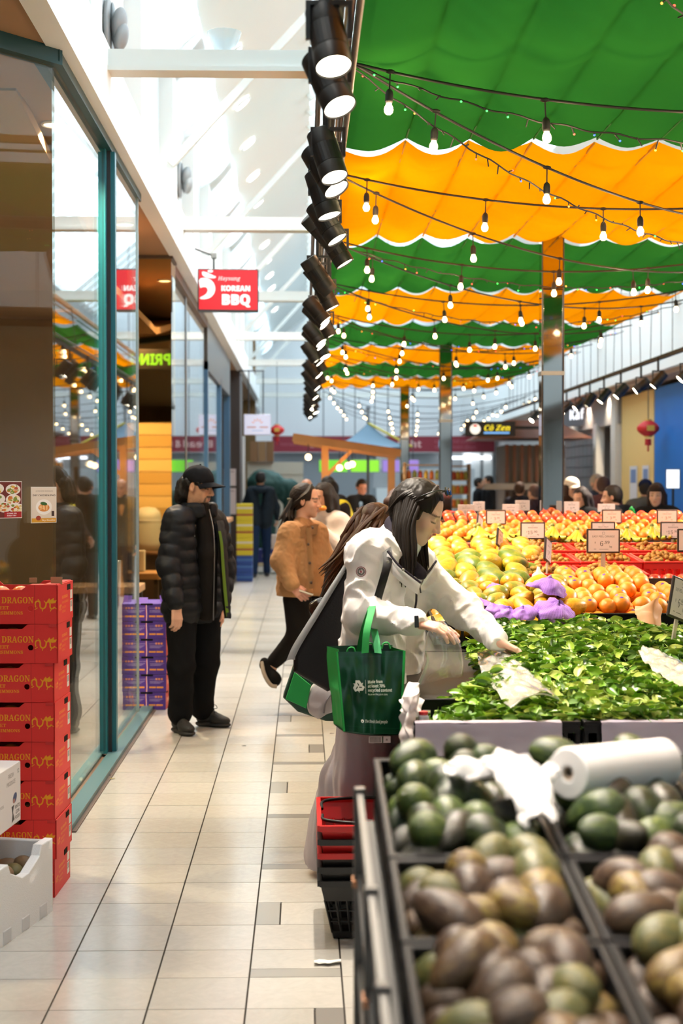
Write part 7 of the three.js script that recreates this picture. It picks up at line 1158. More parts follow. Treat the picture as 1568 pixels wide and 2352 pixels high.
  for (let k = 0; k < 40; k++) { const u = rnd(), w = rr(-0.075, 0.075), s0 = h.P(w, 0.02 - 0.05 * u, -0.09), e = J(640 + 34 * u + rr(-6, 6), 1202 - 4 * u + rr(-14, 14), 10.55 + 0.8 * w), m = s0.clone().lerp(e, 0.5); m.y -= 0.02; m.x -= 0.01; L.push([[s0, m, e], rr(0.008, 0.014)]); }
  for (let k = 0; k < 24; k++) { const u = k / 23, s0 = h.P(-0.03, 0.125, 0.04), s1 = h.P(-0.082, 0.07 - 0.03 * u, 0.03 - 0.05 * u), s2b = h.P(-0.085, 0.0 - 0.02 * u, -0.05), e = h.P(-0.05, -0.04 - 0.06 * u, -0.12); L.push([[s0, s1, s2b, e], rr(0.007, 0.011)]); }
  mesh('hair', at0(merged([sk, ...locks(L)]), B), hairMat([0.016, 0.011, 0.009]), t);
  mesh('hair_clip', at0(rbox(0.05, 0.014, 0.014, h.P(-0.05, 0.01, -0.105).x, h.P(-0.05, 0.01, -0.105).y, h.P(-0.05, 0.01, -0.105).z, 0.004), B), M([0.25, 0.24, 0.16], 0.3), t);
  const pp = J(703, 1361, 10.28), ph = thing('phone', 'pale phone held low in the camel-jacketed woman’s hand', 'phone', pp); ph.rotation.z = -0.32; mesh('case', rbox(0.1, 0.012, 0.06, 0, 0, 0, 0.004), M([0.6, 0.58, 0.52], 0.4), ph); mesh('screen', box(0.09, 0.001, 0.052, 0, 0.0065, 0), blackGloss, ph);
}
// ----- woman with long brown hair, seen from behind -----
{
  const J = (x, y, d) => at(x, y, d), B = V(J(840, 1500, 7.0).x, 0, -7.0), t = thing('person', 'woman in black with very long brown hair, behind the white jacket', 'person', B), skin = [0.6, 0.35, 0.24];
  const shR = J(880, 1310, 6.85), shL = J(800, 1312, 7.15), hipR = J(880, 1510, 6.95), hipL = J(815, 1510, 7.1), elR = J(900, 1400, 6.9), elL = J(765, 1400, 7.15), wrR = J(930, 1450, 6.75), wrL = J(752, 1480, 7.1), neck = J(852, 1285, 7.0), anR = V(J(870, 1500, 6.95).x, 0.08, -6.95), anL = V(J(820, 1500, 7.1).x, 0.08, -7.1), h = head(J(866, 1218, 7.0), V(0.55, -0.2, -0.8), V(0, 1, -0.1), 0.96);
  mesh('body', at0(merged([blob([cap(hipR, shR, 0.08, 0.05), cap(hipL, shL, 0.08, 0.05), cap(shR, elR, 0.04), cap(elR, wrR, 0.03), cap(shL, elL, 0.04), cap(elL, wrL, 0.03), cap(hipR, anR, 0.07, 0.04), cap(hipL, anL, 0.07, 0.04), cap(neck, h.P(0, -0.06, -0.015), 0.05)], 0.018, { k: 0.03, color: () => skin }), blob([...h.pr, cap(h.P(0, -0.05, -0.02), neck, 0.046, 0.05)], 0.006, { k: 0.02, color: facePaint(h, skin) }), blob(hand(wrL, V(0, -1, 0.1), V(1, 0, 0), V(0, 0, 1), { curl: [0.7, 0.8, 0.5] }), 0.005, { k: 0.012, color: () => skin })]), B), skinMat, t);
  wear('coat', [cap(hipR, shR, 0.14, 0.11), cap(hipL, shL, 0.14, 0.11), cap(shR, elR, 0.075), cap(elR, wrR, 0.07, 0.055), cap(shL, elL, 0.075), cap(elL, wrL, 0.07, 0.055), cap(shR, neck, 0.07), cap(shL, neck, 0.07)], 0.012, { k: 0.04, disp: folds(0.01, 14) }, M([0.016, 0.013, 0.012], 0.35), t);
  wear('trousers', [cap(hipR, anR, 0.1, 0.07), cap(hipL, anL, 0.1, 0.07)], 0.014, { k: 0.03 }, M([0.05, 0.06, 0.07], 0.8), t);
  for (const a of [anR, anL]) { const s = shoe(V(a.x, 0, a.z + 0.06), V(a.x + 0.05, 0, a.z - 0.17), 0.95, true); wear('shoe', [...s.upper, ...s.sole], 0.01, { k: 0.02, wrap: (f) => (x, y, z) => Math.max(f(x, y, z), -y + 0.001) }, M([0.3, 0.3, 0.3], 0.7), t); }
  const L = [], sk = blob([ell(h.P(0, 0.04, -0.015), 0.09, 0.09, 0.105, h.q), ell(h.P(0, -0.02, -0.05), 0.085, 0.09, 0.07, h.q)], 0.006, { k: 0.03, disp: (x, y, z) => 0.003 * noise(x * 110, y * 20, z * 110) });
  for (let k = 0; k < 120; k++) { const u = rnd(), s0 = h.P(rr(-0.085, 0.085), rr(-0.02, 0.1), -0.07 - 0.02 * rnd()), e = J(735 + 120 * u + rr(-10, 10), 1350 - 10 * u + rr(-55, 12), 6.86 + rr(-0.05, 0.08)), m1 = s0.clone().lerp(e, 0.3), m2 = s0.clone().lerp(e, 0.7); m1.y += 0.02; m1.z += 0.05; m2.z += 0.03; m2.x += rr(-0.012, 0.012); L.push([[s0, m1, m2, e], rr(0.009, 0.016)]); }
  for (let k = 0; k < 36; k++) { const u = k / 35, a = u * 2.9 - 1.45, s0 = h.P(0.0, 0.128, 0.0), s1 = h.P(Math.sin(a) * 0.09, 0.085, -Math.cos(a) * 0.08), s2 = h.P(Math.sin(a) * 0.098, 0.0, -Math.cos(a) * 0.11), e = h.P(Math.sin(a) * 0.09, -0.12, -Math.cos(a) * 0.12); L.push([[s0, s1, s2, e], rr(0.009, 0.013)]); }
  mesh('hair', at0(merged([sk, ...locks(L)]), B), hairMat([0.075, 0.026, 0.010], 0.32), t);
  const hb = J(738, 1402, 6.9), bg = thing('leather_bag', 'glossy dark brown bag under the long brown hair', 'handbag', hb); mesh('body', blob([ell(V(0.02, 0, 0), 0.06, 0.065, 0.04), ell(V(-0.02, 0.01, 0.01), 0.04, 0.04, 0.03)], 0.007, { disp: folds(0.008, 30) }), M([0.03, 0.016, 0.01], 0.2), bg); mesh('strap', tube([V(0.0, 0.05, 0), V(0.03, 0.12, 0), V(0.08, 0.2, -0.02)], 0.008, 12, 6), M([0.03, 0.016, 0.01], 0.3), bg);
}
// ----- everyone farther off: standing figures with their own clothes and pose -----
function figure(o) {
  const s = (o.h || 1.7) / 1.72, yaw = o.yaw || 0, F = V(Math.sin(yaw), 0, Math.cos(yaw)), R = F.clone().cross(V(0, 1, 0)), B = V((o.px - 697) * o.d / FOCAL, 0, -o.d), ln = o.lean || 0;
  const t = thing('person', o.label, 'person', B), P = (r, y, f) => B.clone().addScaledVector(R, r * s).addScaledVector(F, (f + ln * Math.max(0, y - 0.9)) * s).add(V(0, y * s - (ln ? 0.12 * ln * Math.max(0, y - 0.9) : 0), 0)), skin = o.skin || [0.5, 0.28, 0.18];
  const shR = P(0.17, 1.4, 0), shL = P(-0.17, 1.4, 0), hipR = P(0.09, 0.92, 0), hipL = P(-0.09, 0.92, 0), knR = P(0.1, 0.5, 0.03 + (o.step || 0)), knL = P(-0.1, 0.5, 0.03 - (o.step || 0)), anR = P(0.1, 0.08, (o.step || 0) * 1.2), anL = P(-0.1, 0.08, -(o.step || 0) * 1.6), A = o.arms || [[0.24, 1.12, -0.02, 0.25, 0.88, 0.06], [-0.24, 1.12, -0.02, -0.25, 0.88, 0.06]];
  const elR = P(...A[0].slice(0, 3)), wrR = P(...A[0].slice(3)), elL = P(...A[1].slice(0, 3)), wrL = P(...A[1].slice(3)), neck = P(0, 1.47, 0.01), nod = o.nod || -0.1, hF = V(Math.sin(yaw + (o.turn || 0)), nod, Math.cos(yaw + (o.turn || 0))), h = head(P(0, 1.605, 0.03), hF, V(0, 1, 0).addScaledVector(F, -nod * 0.5), 0.98 * s), cell = o.d > 13 ? 0.022 : 0.016, hc = o.d > 20 ? 0.009 : 0.007;
  const sm = () => skin;
  mesh('body', at0(merged([blob([cap(hipR, shR, 0.08 * s, 0.045 * s), cap(hipL, shL, 0.08 * s, 0.045 * s), cap(shR, elR, 0.04 * s), cap(elR, wrR, 0.032 * s), cap(shL, elL, 0.04 * s), cap(elL, wrL, 0.032 * s), cap(hipR, knR, 0.07 * s), cap(knR, anR, 0.05 * s, 0.036 * s), cap(hipL, knL, 0.07 * s), cap(knL, anL, 0.05 * s, 0.036 * s), cap(neck, h.P(0, -0.05, -0.015), 0.055 * s)], cell, { k: 0.03, color: sm }), blob([...h.pr, cap(h.P(0, -0.05, -0.02), neck, 0.05 * s)], hc, { k: 0.02, color: facePaint(h, skin, { beard: o.beard }) }), blob([...hand(wrR, wrR.clone().sub(elR), F.clone().multiplyScalar(0.3).add(V(0, -0.6, 0)).addScaledVector(R, -1), F, { curl: [0.4, 0.5, 0.3] })], 0.0075, { k: 0.012, color: sm }), blob([...hand(wrL, wrL.clone().sub(elL), F.clone().multiplyScalar(0.3).add(V(0, -0.6, 0)).addScaledVector(R, 1), F, { curl: [0.4, 0.5, 0.3] })], 0.0075, { k: 0.012, color: sm })]), B), skinMat, t);
  const tm = M(o.top, o.topRough || 0.8), puffy = o.puffy || 0;
  wear(o.topName || 'jacket', [cap(hipR.clone().add(V(0, (o.hem || 0) * s, 0)), shR.clone().addScaledVector(R, -0.03), 0.118 * s + puffy, 0.095 * s + puffy), cap(hipL.clone().add(V(0, (o.hem || 0) * s, 0)), shL.clone().addScaledVector(R, 0.03), 0.118 * s + puffy, 0.095 * s + puffy), cap(shR, elR, 0.066 * s + puffy), cap(elR, wrR.clone().lerp(elR, 0.08), 0.06 * s + puffy, 0.048 * s + puffy), cap(shL, elL, 0.066 * s + puffy), cap(elL, wrL.clone().lerp(elL, 0.08), 0.06 * s + puffy, 0.048 * s + puffy), cap(shR, neck, 0.06 * s), cap(shL, neck, 0.06 * s)], cell * 0.8, { k: 0.04, disp: folds(0.012, 12, o.px) }, tm, t);
  wear('trousers', [cap(hipR, knR, 0.095 * s, 0.075 * s), cap(knR, anR, 0.073 * s, 0.06 * s), cap(hipL, knL, 0.095 * s, 0.075 * s), cap(knL, anL, 0.073 * s, 0.06 * s)], cell, { k: 0.02, disp: folds(0.01, 12, 5) }, M(o.legs || [0.02, 0.02, 0.025], 0.8), t);
  for (const a of [anR, anL]) { const q = shoe(V(a.x, 0, a.z).addScaledVector(F, -0.07), V(a.x, 0, a.z).addScaledVector(F, 0.18), 0.98, true); wear('shoe', [...q.upper, ...q.sole], 0.014, { k: 0.02, wrap: (f) => (x, y, z) => Math.max(f(x, y, z), -y + 0.001) }, M(o.shoe || [0.02, 0.02, 0.02], 0.7), t); }
  const hp = [ell(h.P(0, 0.045, -0.022), 0.083 * s, 0.088 * s, 0.096 * s, h.q), ell(h.P(0, 0.0, -0.05), 0.08 * s, 0.075 * s, 0.065 * s, h.q)];
  if (o.long) hp.push(cap(h.P(0.05, -0.02, -0.07), h.P(0.06, -o.long, -0.075), 0.055 * s, 0.045 * s), cap(h.P(-0.05, -0.02, -0.07), h.P(-0.06, -o.long, -0.075), 0.055 * s, 0.045 * s), cap(h.P(0.07, 0.02, 0), h.P(0.075, -o.long * 0.8, 0.0), 0.03 * s), cap(h.P(-0.07, 0.02, 0), h.P(-0.075, -o.long * 0.8, 0.0), 0.03 * s));
  if (o.bun) hp.push(ell(h.P(0, 0.0, -0.12), 0.05, 0.045, 0.045));
  if (o.fringe) hp.push(ell(h.P(0, 0.075, 0.06), 0.065, 0.035, 0.03, h.q));
  if (!o.bald) wear('hair', hp, 0.009, { k: 0.03, disp: (x, y, z) => 0.004 * noise(x * 90, y * 20, z * 90), wrap: (f) => (x, y, z) => { const [a, b, c] = h.loc(x, y, z); return Math.max(f(x, y, z), b < (o.fringe ? 0.04 : 0.07) && Math.abs(a) < 0.06 ? c - 0.035 : -1); } }, hairMat(o.hair || [0.015, 0.011, 0.009], 0.45), t);
  if (o.cap) { wear('cap_crown', [ell(h.P(0, 0.055, -0.008), 0.092 * s, 0.088 * s, 0.106 * s, h.q)], 0.008, { wrap: (f) => (x, y, z) => { const [, b] = h.loc(x, y, z); return Math.max(f(x, y, z), 0.04 - b); } }, M(o.cap, 0.8), t); mesh('cap_brim', at0(sheet(12, 6, (u, v) => { const a = (u - 0.5) * 2.2; return h.P(Math.sin(a) * 0.085, 0.05 - 0.02 * v - 0.02 * a * a, Math.cos(a) * (0.09 + 0.08 * v)); }, 0.004), B), M(o.cap, 0.8), t); }
  return { t, P, h, B, wrR, wrL, R, F, s };
}
{
  const jm = figure({ px: 598, d: 26, h: 1.8, yaw: Math.PI, top: [0.014, 0.022, 0.032], topName: 'hoodie', legs: [0.012, 0.028, 0.075], hair: [0.01, 0.009, 0.009], shoe: [0.03, 0.03, 0.035], step: 0.12, hem: -0.02, arms: [[0.26, 1.15, 0.1, 0.27, 0.95, 0.25], [-0.26, 1.15, 0.05, -0.22, 1.0, 0.25]], label: 'man in a dark hoodie and blue jeans seen from behind, pushing a trolley' });
  wear('hood', [ell(jm.P(0, 1.43, -0.1), 0.11, 0.06, 0.05), cap(jm.P(0.1, 1.45, -0.06), jm.P(-0.1, 1.45, -0.06), 0.04)], 0.014, { k: 0.03 }, M([0.012, 0.02, 0.03], 0.8), jm.t);
  const hv = figure({ px: 806, d: 16.6, h: 1.66, yaw: -1.2, lean: 0.35, top: [0.02, 0.014, 0.014], topName: 'sweater', skin: [0.3, 0.15, 0.1], hair: [0.012, 0.009, 0.009], arms: [[0.2, 1.2, 0.2, 0.12, 1.05, 0.42], [-0.22, 1.18, 0.05, -0.2, 1.0, 0.25]], label: 'market worker in a yellow high-visibility vest leaning over a stall' });
  wear('safety_vest', [cap(hv.P(0.1, 0.98, 0), hv.P(0.13, 1.4, 0), 0.128, 0.105), cap(hv.P(-0.1, 0.98, 0), hv.P(-0.13, 1.4, 0), 0.128, 0.105)], 0.014, { k: 0.04 }, M([0.75, 0.62, 0.01], 0.6), hv.t);
  for (const y of [1.08, 1.26]) wear('reflective_band', [cap(hv.P(0.1, y, 0), hv.P(0.1, y + 0.03, 0), 0.137, 0.134), cap(hv.P(-0.1, y, 0), hv.P(-0.1, y + 0.03, 0), 0.137, 0.134)], 0.012, { k: 0.04, wrap: (f) => (x, yy, z) => Math.max(f(x, yy, z), Math.abs(yy - hv.P(0, y, 0).y - 0.02) - 0.022) }, M([0.7, 0.68, 0.66], 0.4), hv.t);
  figure({ px: 752, d: 17.8, h: 1.68, yaw: 2.7, top: [0.012, 0.011, 0.011], label: 'person in black standing left of the yellow vest', puffy: 0.02 });
  figure({ px: 829, d: 22, h: 1.66, yaw: 0.3, nod: -0.4, top: [0.012, 0.012, 0.013], skin: [0.5, 0.22, 0.14], label: 'man in a dark jacket bending behind the yellow vest' });
  figure({ px: 703, d: 19, h: 1.66, yaw: 0.2, top: [0.05, 0.05, 0.04], bald: true, skin: [0.5, 0.24, 0.15], label: 'balding man mostly hidden behind the camel-jacketed woman' });
  const bw = figure({ px: 912, d: 11.2, h: 1.56, yaw: 2.3, bun: true, top: [0.02, 0.018, 0.018], hair: [0.035, 0.014, 0.009], skin: [0.62, 0.33, 0.2], label: 'woman with a dark hair bun between the two long-haired shoppers' });
  // shopper in white eating a piece of fruit
  const ew = figure({ px: 745, d: 11.6, h: 1.6, yaw: -0.6, turn: -0.3, top: [0.62, 0.55, 0.5], hair: [0.02, 0.014, 0.012], skin: [0.6, 0.34, 0.23], long: 0.12, arms: [[0.24, 1.16, 0.05, 0.22, 0.9, 0.12], [-0.26, 1.17, 0.1, -0.05, 1.38, 0.2]], label: 'shopper in a cream jacket lifting a slice of fruit, behind the camel jacket' });
  const fp = at(741, 1168, 11.3), fs = thing('fruit_slice', 'orange slice of fruit held to the shopper’s mouth', 'fruit slice', fp); mesh('flesh', blob([ell(V(0, 0, 0), 0.03, 0.018, 0.016)], 0.004, {}), M([0.85, 0.28, 0.02], 0.35), fs); mesh('rind', tube([V(-0.025, 0.012, 0), V(0, 0.019, 0), V(0.025, 0.012, 0)], 0.004, 10, 5), M([0.8, 0.4, 0.03], 0.4), fs);
  figure({ px: 1098, d: 30, h: 1.72, yaw: 1.4, top: [0.012, 0.012, 0.014], label: 'left one of two people in black standing far back by the kiosk' });
  figure({ px: 1124, d: 29.4, h: 1.76, yaw: -1.4, top: [0.01, 0.01, 0.011], label: 'right one of two people in black standing far back by the kiosk' });
  figure({ px: 1194, d: 23, h: 1.62, yaw: 2.8, top: [0.02, 0.02, 0.03], hair: [0.05, 0.024, 0.014], label: 'person with short brown hair in a dark top left of the pole' });
  figure({ px: 1230, d: 21, h: 1.58, yaw: -2.5, top: [0.06, 0.035, 0.04], hair: [0.1, 0.06, 0.05], label: 'person in a plum coat just left of the mirrored pole' });
  figure({ px: 1312, d: 17.5, h: 1.66, yaw: 0.4, top: [0.05, 0.025, 0.015], cap: [0.7, 0.6, 0.48], hair: [0.04, 0.018, 0.01], long: 0.14, label: 'person in a cream hat right of the mirrored pole' });
  figure({ px: 1340, d: 15.6, h: 1.56, yaw: -0.9, top: [0.012, 0.012, 0.013], hair: [0.02, 0.012, 0.01], long: 0.14, skin: [0.6, 0.32, 0.2], nod: -0.3, label: 'dark haired woman in black looking down, right of the cream hat' });
  figure({ px: 1388, d: 18.6, h: 1.68, yaw: 2.6, top: [0.16, 0.06, 0.06], hair: [0.08, 0.04, 0.03], label: 'shopper in a patterned red-brown top' });
  figure({ px: 1372, d: 19.8, h: 1.72, yaw: 0.3, top: [0.05, 0.06, 0.09], hair: [0.35, 0.28, 0.22], skin: [0.6, 0.33, 0.23], label: 'grey haired shopper behind the patterned top' });
  figure({ px: 1448, d: 14.2, h: 1.6, yaw: -2.3, turn: 0.5, lean: 0.25, puffy: 0.03, top: [0.013, 0.013, 0.015], hair: [0.025, 0.016, 0.012], skin: [0.6, 0.3, 0.19], label: 'short haired man in a black jacket bending over the far stall' });
  figure({ px: 1486, d: 18.2, h: 1.64, yaw: 3.0, top: [0.12, 0.11, 0.09], cap: [0.012, 0.014, 0.04], label: 'person in a navy cap and olive coat' });
  figure({ px: 1512, d: 14.6, h: 1.6, yaw: -0.4, top: [0.014, 0.013, 0.014], hair: [0.03, 0.016, 0.012], fringe: true, long: 0.12, skin: [0.62, 0.36, 0.25], label: 'woman with a dark fringe in black near the right edge' });
  const gp = at(1445, 1216, 13.6), gb = thing('shopping_bag', 'bright green bag held by the bending man in black', 'shopping bag', gp); mesh('body', blob([ell(V(0, 0, 0), 0.11, 0.09, 0.06)], 0.012, { disp: folds(0.02, 14) }), M([0.02, 0.42, 0.07], 0.5), gb); mesh('handle', tube([V(-0.02, 0.06, 0), V(0.02, 0.2, 0), V(0.06, 0.06, 0)], 0.012, 14, 6), M([0.02, 0.42, 0.07], 0.5), gb);
}
// ---------- far end of the hall and the shops on the right ----------
{
  const bp = (x, y, d) => at(x, y, d);
  // far wall: red fascia with lettering, counters, menu boards, shelves
  const txr = canvasTex(2048, 160, (g, w, h) => { g.fillStyle = '#8e2434'; g.fillRect(0, 0, w, h); g.fillStyle = '#e8b8b0'; g.font = 'bold 104px sans-serif'; g.fillText('Bread', 330, 116); g.fillText('& Cake Delight', 640, 116); g.fillStyle = '#b0606a'; g.font = '52px sans-serif'; g.fillText('fresh baked daily', 60, 100, 230); g.fillText('cakes and coffee', 1500, 66); g.fillText('open seven days', 1500, 130); });
  const fas = thing('fascia_sign', 'long red bakery fascia sign with pale lettering across the far wall', 'sign', [2.3, 2.75, -43.2]);
  mesh('board', box(6.4, 0.46, 0.12), M([0.28, 0.02, 0.035], 0.5), fas); mesh('lettering', face(6.3, 0.42, 0, 0, 0.062), print(txr), fas);
  const cream = M([0.6, 0.56, 0.46], 0.8), greyShop = M([0.3, 0.32, 0.33], 0.7);
  const sf = thing('far_shop_front', 'grey far shop fronts under the red fascia', 'shop front', [0, 0, -43.6]); mesh('panel', span(-1, 5.5, 0, 2.5, 0, 0.15), greyShop, sf);
  for (const [x, w] of [[2.1, 0.35], [4.6, 0.5], [5.2, 0.25]]) mesh('post', span(x, x + w, 0, 2.5, 0.15, 0.3), M([0.75, 0.76, 0.74], 0.6), sf);
  for (const [x, w] of [[3.9, 0.9], [4.7, 0.7]]) mesh('strip_light', span(x, x + w, 2.32, 2.4, 0.3, 0.42), glow(0xf4f8ff, 2.5), sf);
  [[0.75, 0.75, [0.18, 0.62, 0.03], 'left bright green menu board far down the hall'], [1.55, 0.75, [0.28, 0.7, 0.03], 'right bright green menu board far down the hall'], [2.45, 0.95, [0.30, 0.18, 0.5], 'purple menu board beside the green ones']].forEach(([x, w, c, label]) => { const m = thing('menu_board', label, 'menu board', [x, 2.06, -38]); mesh('case', box(w, 0.34, 0.06), M([0.2, 0.2, 0.2], 0.5), m); mesh('screen', face(w - 0.04, 0.3, 0, 0, 0.032), new THREE.MeshStandardMaterial({ color: new THREE.Color().setRGB(...c), emissive: new THREE.Color().setRGB(...c), emissiveIntensity: 0.5, roughness: 0.4 }), m); mesh('hanger', [bar(V(-w / 3, 0.16, 0), V(-w / 3, 6, 0), 0.012), bar(V(w / 3, 0.16, 0), V(w / 3, 6, 0), 0.012)], darkGrey, m); });
  const ctr = thing('service_counter', 'white and violet service counter below the menu boards', 'counter', [1.7, 0, -38.4]); mesh('front', box(4.2, 1.1, 0.5, 0, 0.55, 0), M([0.55, 0.58, 0.6], 0.6), ctr); mesh('sign_panel', box(1.2, 0.45, 0.03, 1.0, 0.95, 0.27), M([0.12, 0.06, 0.35], 0.5), ctr); mesh('top', box(4.3, 0.05, 0.6, 0, 1.12, 0), M([0.7, 0.7, 0.68], 0.4), ctr); mesh('hood', box(2.6, 0.5, 0.5, 1.4, 1.75, -0.4), M([0.45, 0.47, 0.48], 0.4), ctr);
  // shelves of jars
  [[970, 24.5, 0.62, 'shelf unit packed with jars of orange and red goods, behind the woman in white'], [1045, 26, 0.5, 'shelf unit of jars just right of the far pole']].forEach(([px, d, w, label], q) => {
    const p = bp(px, 1112, d), s = thing('shelf_unit', label, 'shelf', [p.x, 0, -d]); mesh('upright', span(-w / 2, -w / 2 + 0.03, 0, 1.95, -0.2, 0.2), M([0.3, 0.16, 0.06], 0.6), s); mesh('upright', span(w / 2 - 0.03, w / 2, 0, 1.95, -0.2, 0.2), M([0.3, 0.16, 0.06], 0.6), s);
    for (let k = 0; k < 6; k++) {
      mesh('shelf', span(-w / 2, w / 2, 0.7 + 0.24 * k, 0.72 + 0.24 * k, -0.2, 0.2), M([0.35, 0.2, 0.09], 0.6), s);
      if (k < 5) for (let i = 0; i < 6; i++) { const j = thing('jar', ['jar on the shelf unit behind the woman in white', 'jar on the shelf unit right of the far pole'][q], 'jar', [p.x - w / 2 + 0.08 + (w - 0.16) * i / 5, 0.72 + 0.24 * k, -d + 0.12], 0, ['jars on the left shelf unit', 'jars on the right shelf unit'][q]); mesh('glass', place(lathe([[0, 0], [0.036, 0], [0.038, 0.02], [0.038, 0.1], [0.028, 0.13], [0, 0.13]], 12)), M([[0.55, 0.13, 0.02], [0.5, 0.3, 0.03], [0.4, 0.04, 0.02], [0.3, 0.3, 0.06]][(i * 3 + k) % 4], 0.35), j); mesh('lid', cyl(0.03, 0.03, 0.02, 0, 0.14, 0, 0, 0, 0, 12), M([0.6, 0.5, 0.3], 0.4), j); }
    }
  });
  // slate-blue market umbrella, timber pergola with bulbs
  const um = thing('market_umbrella', 'slate blue market umbrella with a yellow edge behind the pergola', 'umbrella', [bp(845, 1000, 30).x, 0, -30]), apex = 2.82, rim = 2.33;
  const um8 = (k) => { const a = k * Math.PI / 2 + Math.PI / 4; return V(Math.cos(a) * 1.15, rim, Math.sin(a) * 1.15); };
  for (let k = 0; k < 4; k++) { const a = um8(k), b = um8(k + 1), t = V(0, apex, 0); mesh('canopy_panel', sheet(8, 8, (u, v) => { const p = a.clone().lerp(b, u).lerp(t, v); p.y -= 0.1 * Math.sin(Math.PI * v) + 0.03 * Math.sin(Math.PI * u) * (1 - v); return p; }, 0.006), k === 3 ? M([0.02, 0.03, 0.05], 0.7) : M([0.12, 0.21, 0.29], 0.7), um); }
  mesh('edge_trim', beam(um8(0), V(0, apex, 0), 0.05, 0.03), M([0.55, 0.45, 0.03], 0.6), um); mesh('pole', bar(V(0, 0, 0), V(0, 3.1, 0), 0.03), M([0.2, 0.22, 0.24], 0.4), um); mesh('finial', ball(0.05, 0, 3.12, 0), M([0.2, 0.22, 0.24], 0.4), um);
  const timber = M([0.42, 0.2, 0.065], 0.7), pg = thing('pergola', 'small timber pergola kiosk with a slatted roof and braced post', 'pergola', [bp(746, 1060, 21.5).x, 0, -21.5]);
  mesh('post', span(-0.05, 0.05, 0, 2.2, -0.05, 0.05), timber, pg); mesh('post', span(0.9, 1.0, 0, 2.1, -0.05, 0.05), timber, pg);
  for (let k = 0; k < 9; k++) mesh('roof_board', beam(V(-0.45, 2.3 - 0.012 * k, 0.35 - 0.12 * k), V(1.05, 2.08 - 0.012 * k, 0.35 - 0.12 * k), 0.1, 0.03), timber, pg);
  mesh('front_beam', beam(V(-0.46, 2.25, 0.42), V(1.06, 2.03, 0.42), 0.06, 0.1), timber, pg); mesh('brace', beam(V(0.02, 1.72, 0), V(0.42, 2.12, 0.05), 0.05, 0.05), timber, pg);
  const bl = glow(0xffe0b0, 4); [[-0.24, 1.98], [0.32, 1.86], [0.2, 1.83], [0.38, 1.88]].forEach(([x, y]) => { const p = thing('pendant_bulb', 'glowing bulb hanging under the timber pergola', 'light bulb', [bp(746, 1060, 21.5).x + x, y, -21.15], 0, 'pergola bulbs'); mesh('bulb', ball(0.045), bl, p); mesh('cord', bar(V(0, 0.04, 0), V(0, 0.24, 0), 0.006), black, p); const l = new THREE.PointLight(0xffcf90, 0.2); l.position.copy(p.position); l.castShadow = true; scene.add(l); });
  // produce stall past the camel jacket, its goods
  const st = thing('far_stall', 'far stall table with trays of orange and green produce', 'table', [0.55, 0, -14.2]); mesh('deck', box(0.95, 0.06, 2.4, 0, 1.15, 0), M([0.1, 0.08, 0.06], 0.6), st); mesh('skirt', box(0.9, 1.1, 2.3, 0, 0.56, 0), M([0.02, 0.04, 0.03], 0.7), st);
  const cg = fruitGeo([[0.0001, -0.08], [0.02, -0.07], [0.026, 0], [0.016, 0.07], [0.0001, 0.08]], 10); for (let k = 0; k < 34; k++) { const g = k % 3 === 0 && k > 16; const o = tag(mesh('carrot', cg, g ? M([0.5, 0.55, 0.1], 0.5) : M([0.85, 0.22, 0.02], 0.5)), g ? 'pale green vegetable on the far stall' : 'orange carrot on the far stall', 'vegetable', g ? 'greens on the far stall' : 'carrots on the far stall'); o.position.set(0.2 + 0.09 * (k % 8), 1.21 + 0.03 * (k % 3), -13.3 - 0.2 * Math.floor(k / 8)); o.rotation.set(rr(-0.3, 0.3), rr(-0.6, 0.6), rr(-0.2, 0.2)); }
  for (let k = 0; k < 3; k++) { const o = thing('white_tray', 'white foam tray on the far stall', 'tray', [0.3 + 0.2 * k, 1.2, -13.08], 0, 'foam trays'); mesh('tray', rbox(0.19, 0.05, 0.2, 0, 0.02, 0, 0.01), M([0.75, 0.74, 0.7], 0.6), o); mesh('film', box(0.18, 0.004, 0.19, 0, 0.048, 0), M([0.8, 0.8, 0.75], 0.2), o); }
  // cream hoarding, green tarpaulin, goods trolley and yellow cartons by the jeans man
  const hp = bp(632, 1100, 31), ho = thing('hoarding', 'cream boarded partition behind the man in jeans', 'partition', [hp.x, 0, -31]); mesh('panel', box(1.15, 2.05, 0.08, 0, 1.03, 0), cream, ho); for (let k = 0; k < 4; k++) mesh('batten', box(1.16, 0.012, 0.012, 0, 0.9 + 0.3 * k, 0.044), M([0.4, 0.37, 0.3], 0.7), ho);
  const sb = thing('storage_boxes', 'brown storage cartons on top of the cream partition', 'cartons', [hp.x - 0.25, 2.06, -31]); for (let k = 0; k < 3; k++) mesh('carton', box(0.15, 0.42, 0.3, -0.18 + 0.16 * k, 0.21, 0), M([[0.3, 0.16, 0.08], [0.34, 0.2, 0.1], [0.26, 0.14, 0.07]][k], 0.8), sb);
  const tp = bp(622, 1118, 29.5), ta = thing('tarpaulin', 'dark green tarpaulin draped over goods behind the man in jeans', 'tarpaulin', [tp.x, 0, -29.5]); mesh('cloth', blob([ell(V(-0.1, 1.62, 0), 0.38, 0.26, 0.25), ell(V(0.35, 1.5, 0), 0.25, 0.2, 0.2), cap(V(0.3, 1.4, 0), V(0.95, 1.3, 0), 0.16), cap(V(0.35, 1.3, 0.05), V(0.4, 1.05, 0.05), 0.12), cap(V(-0.1, 1.5, -0.1), V(-0.1, 0.05, -0.1), 0.2), cap(V(0.7, 1.3, -0.1), V(0.7, 0.05, -0.1), 0.12)], 0.03, { k: 0.08, disp: folds(0.05, 7) }), M([0.006, 0.05, 0.045], 0.7), ta);
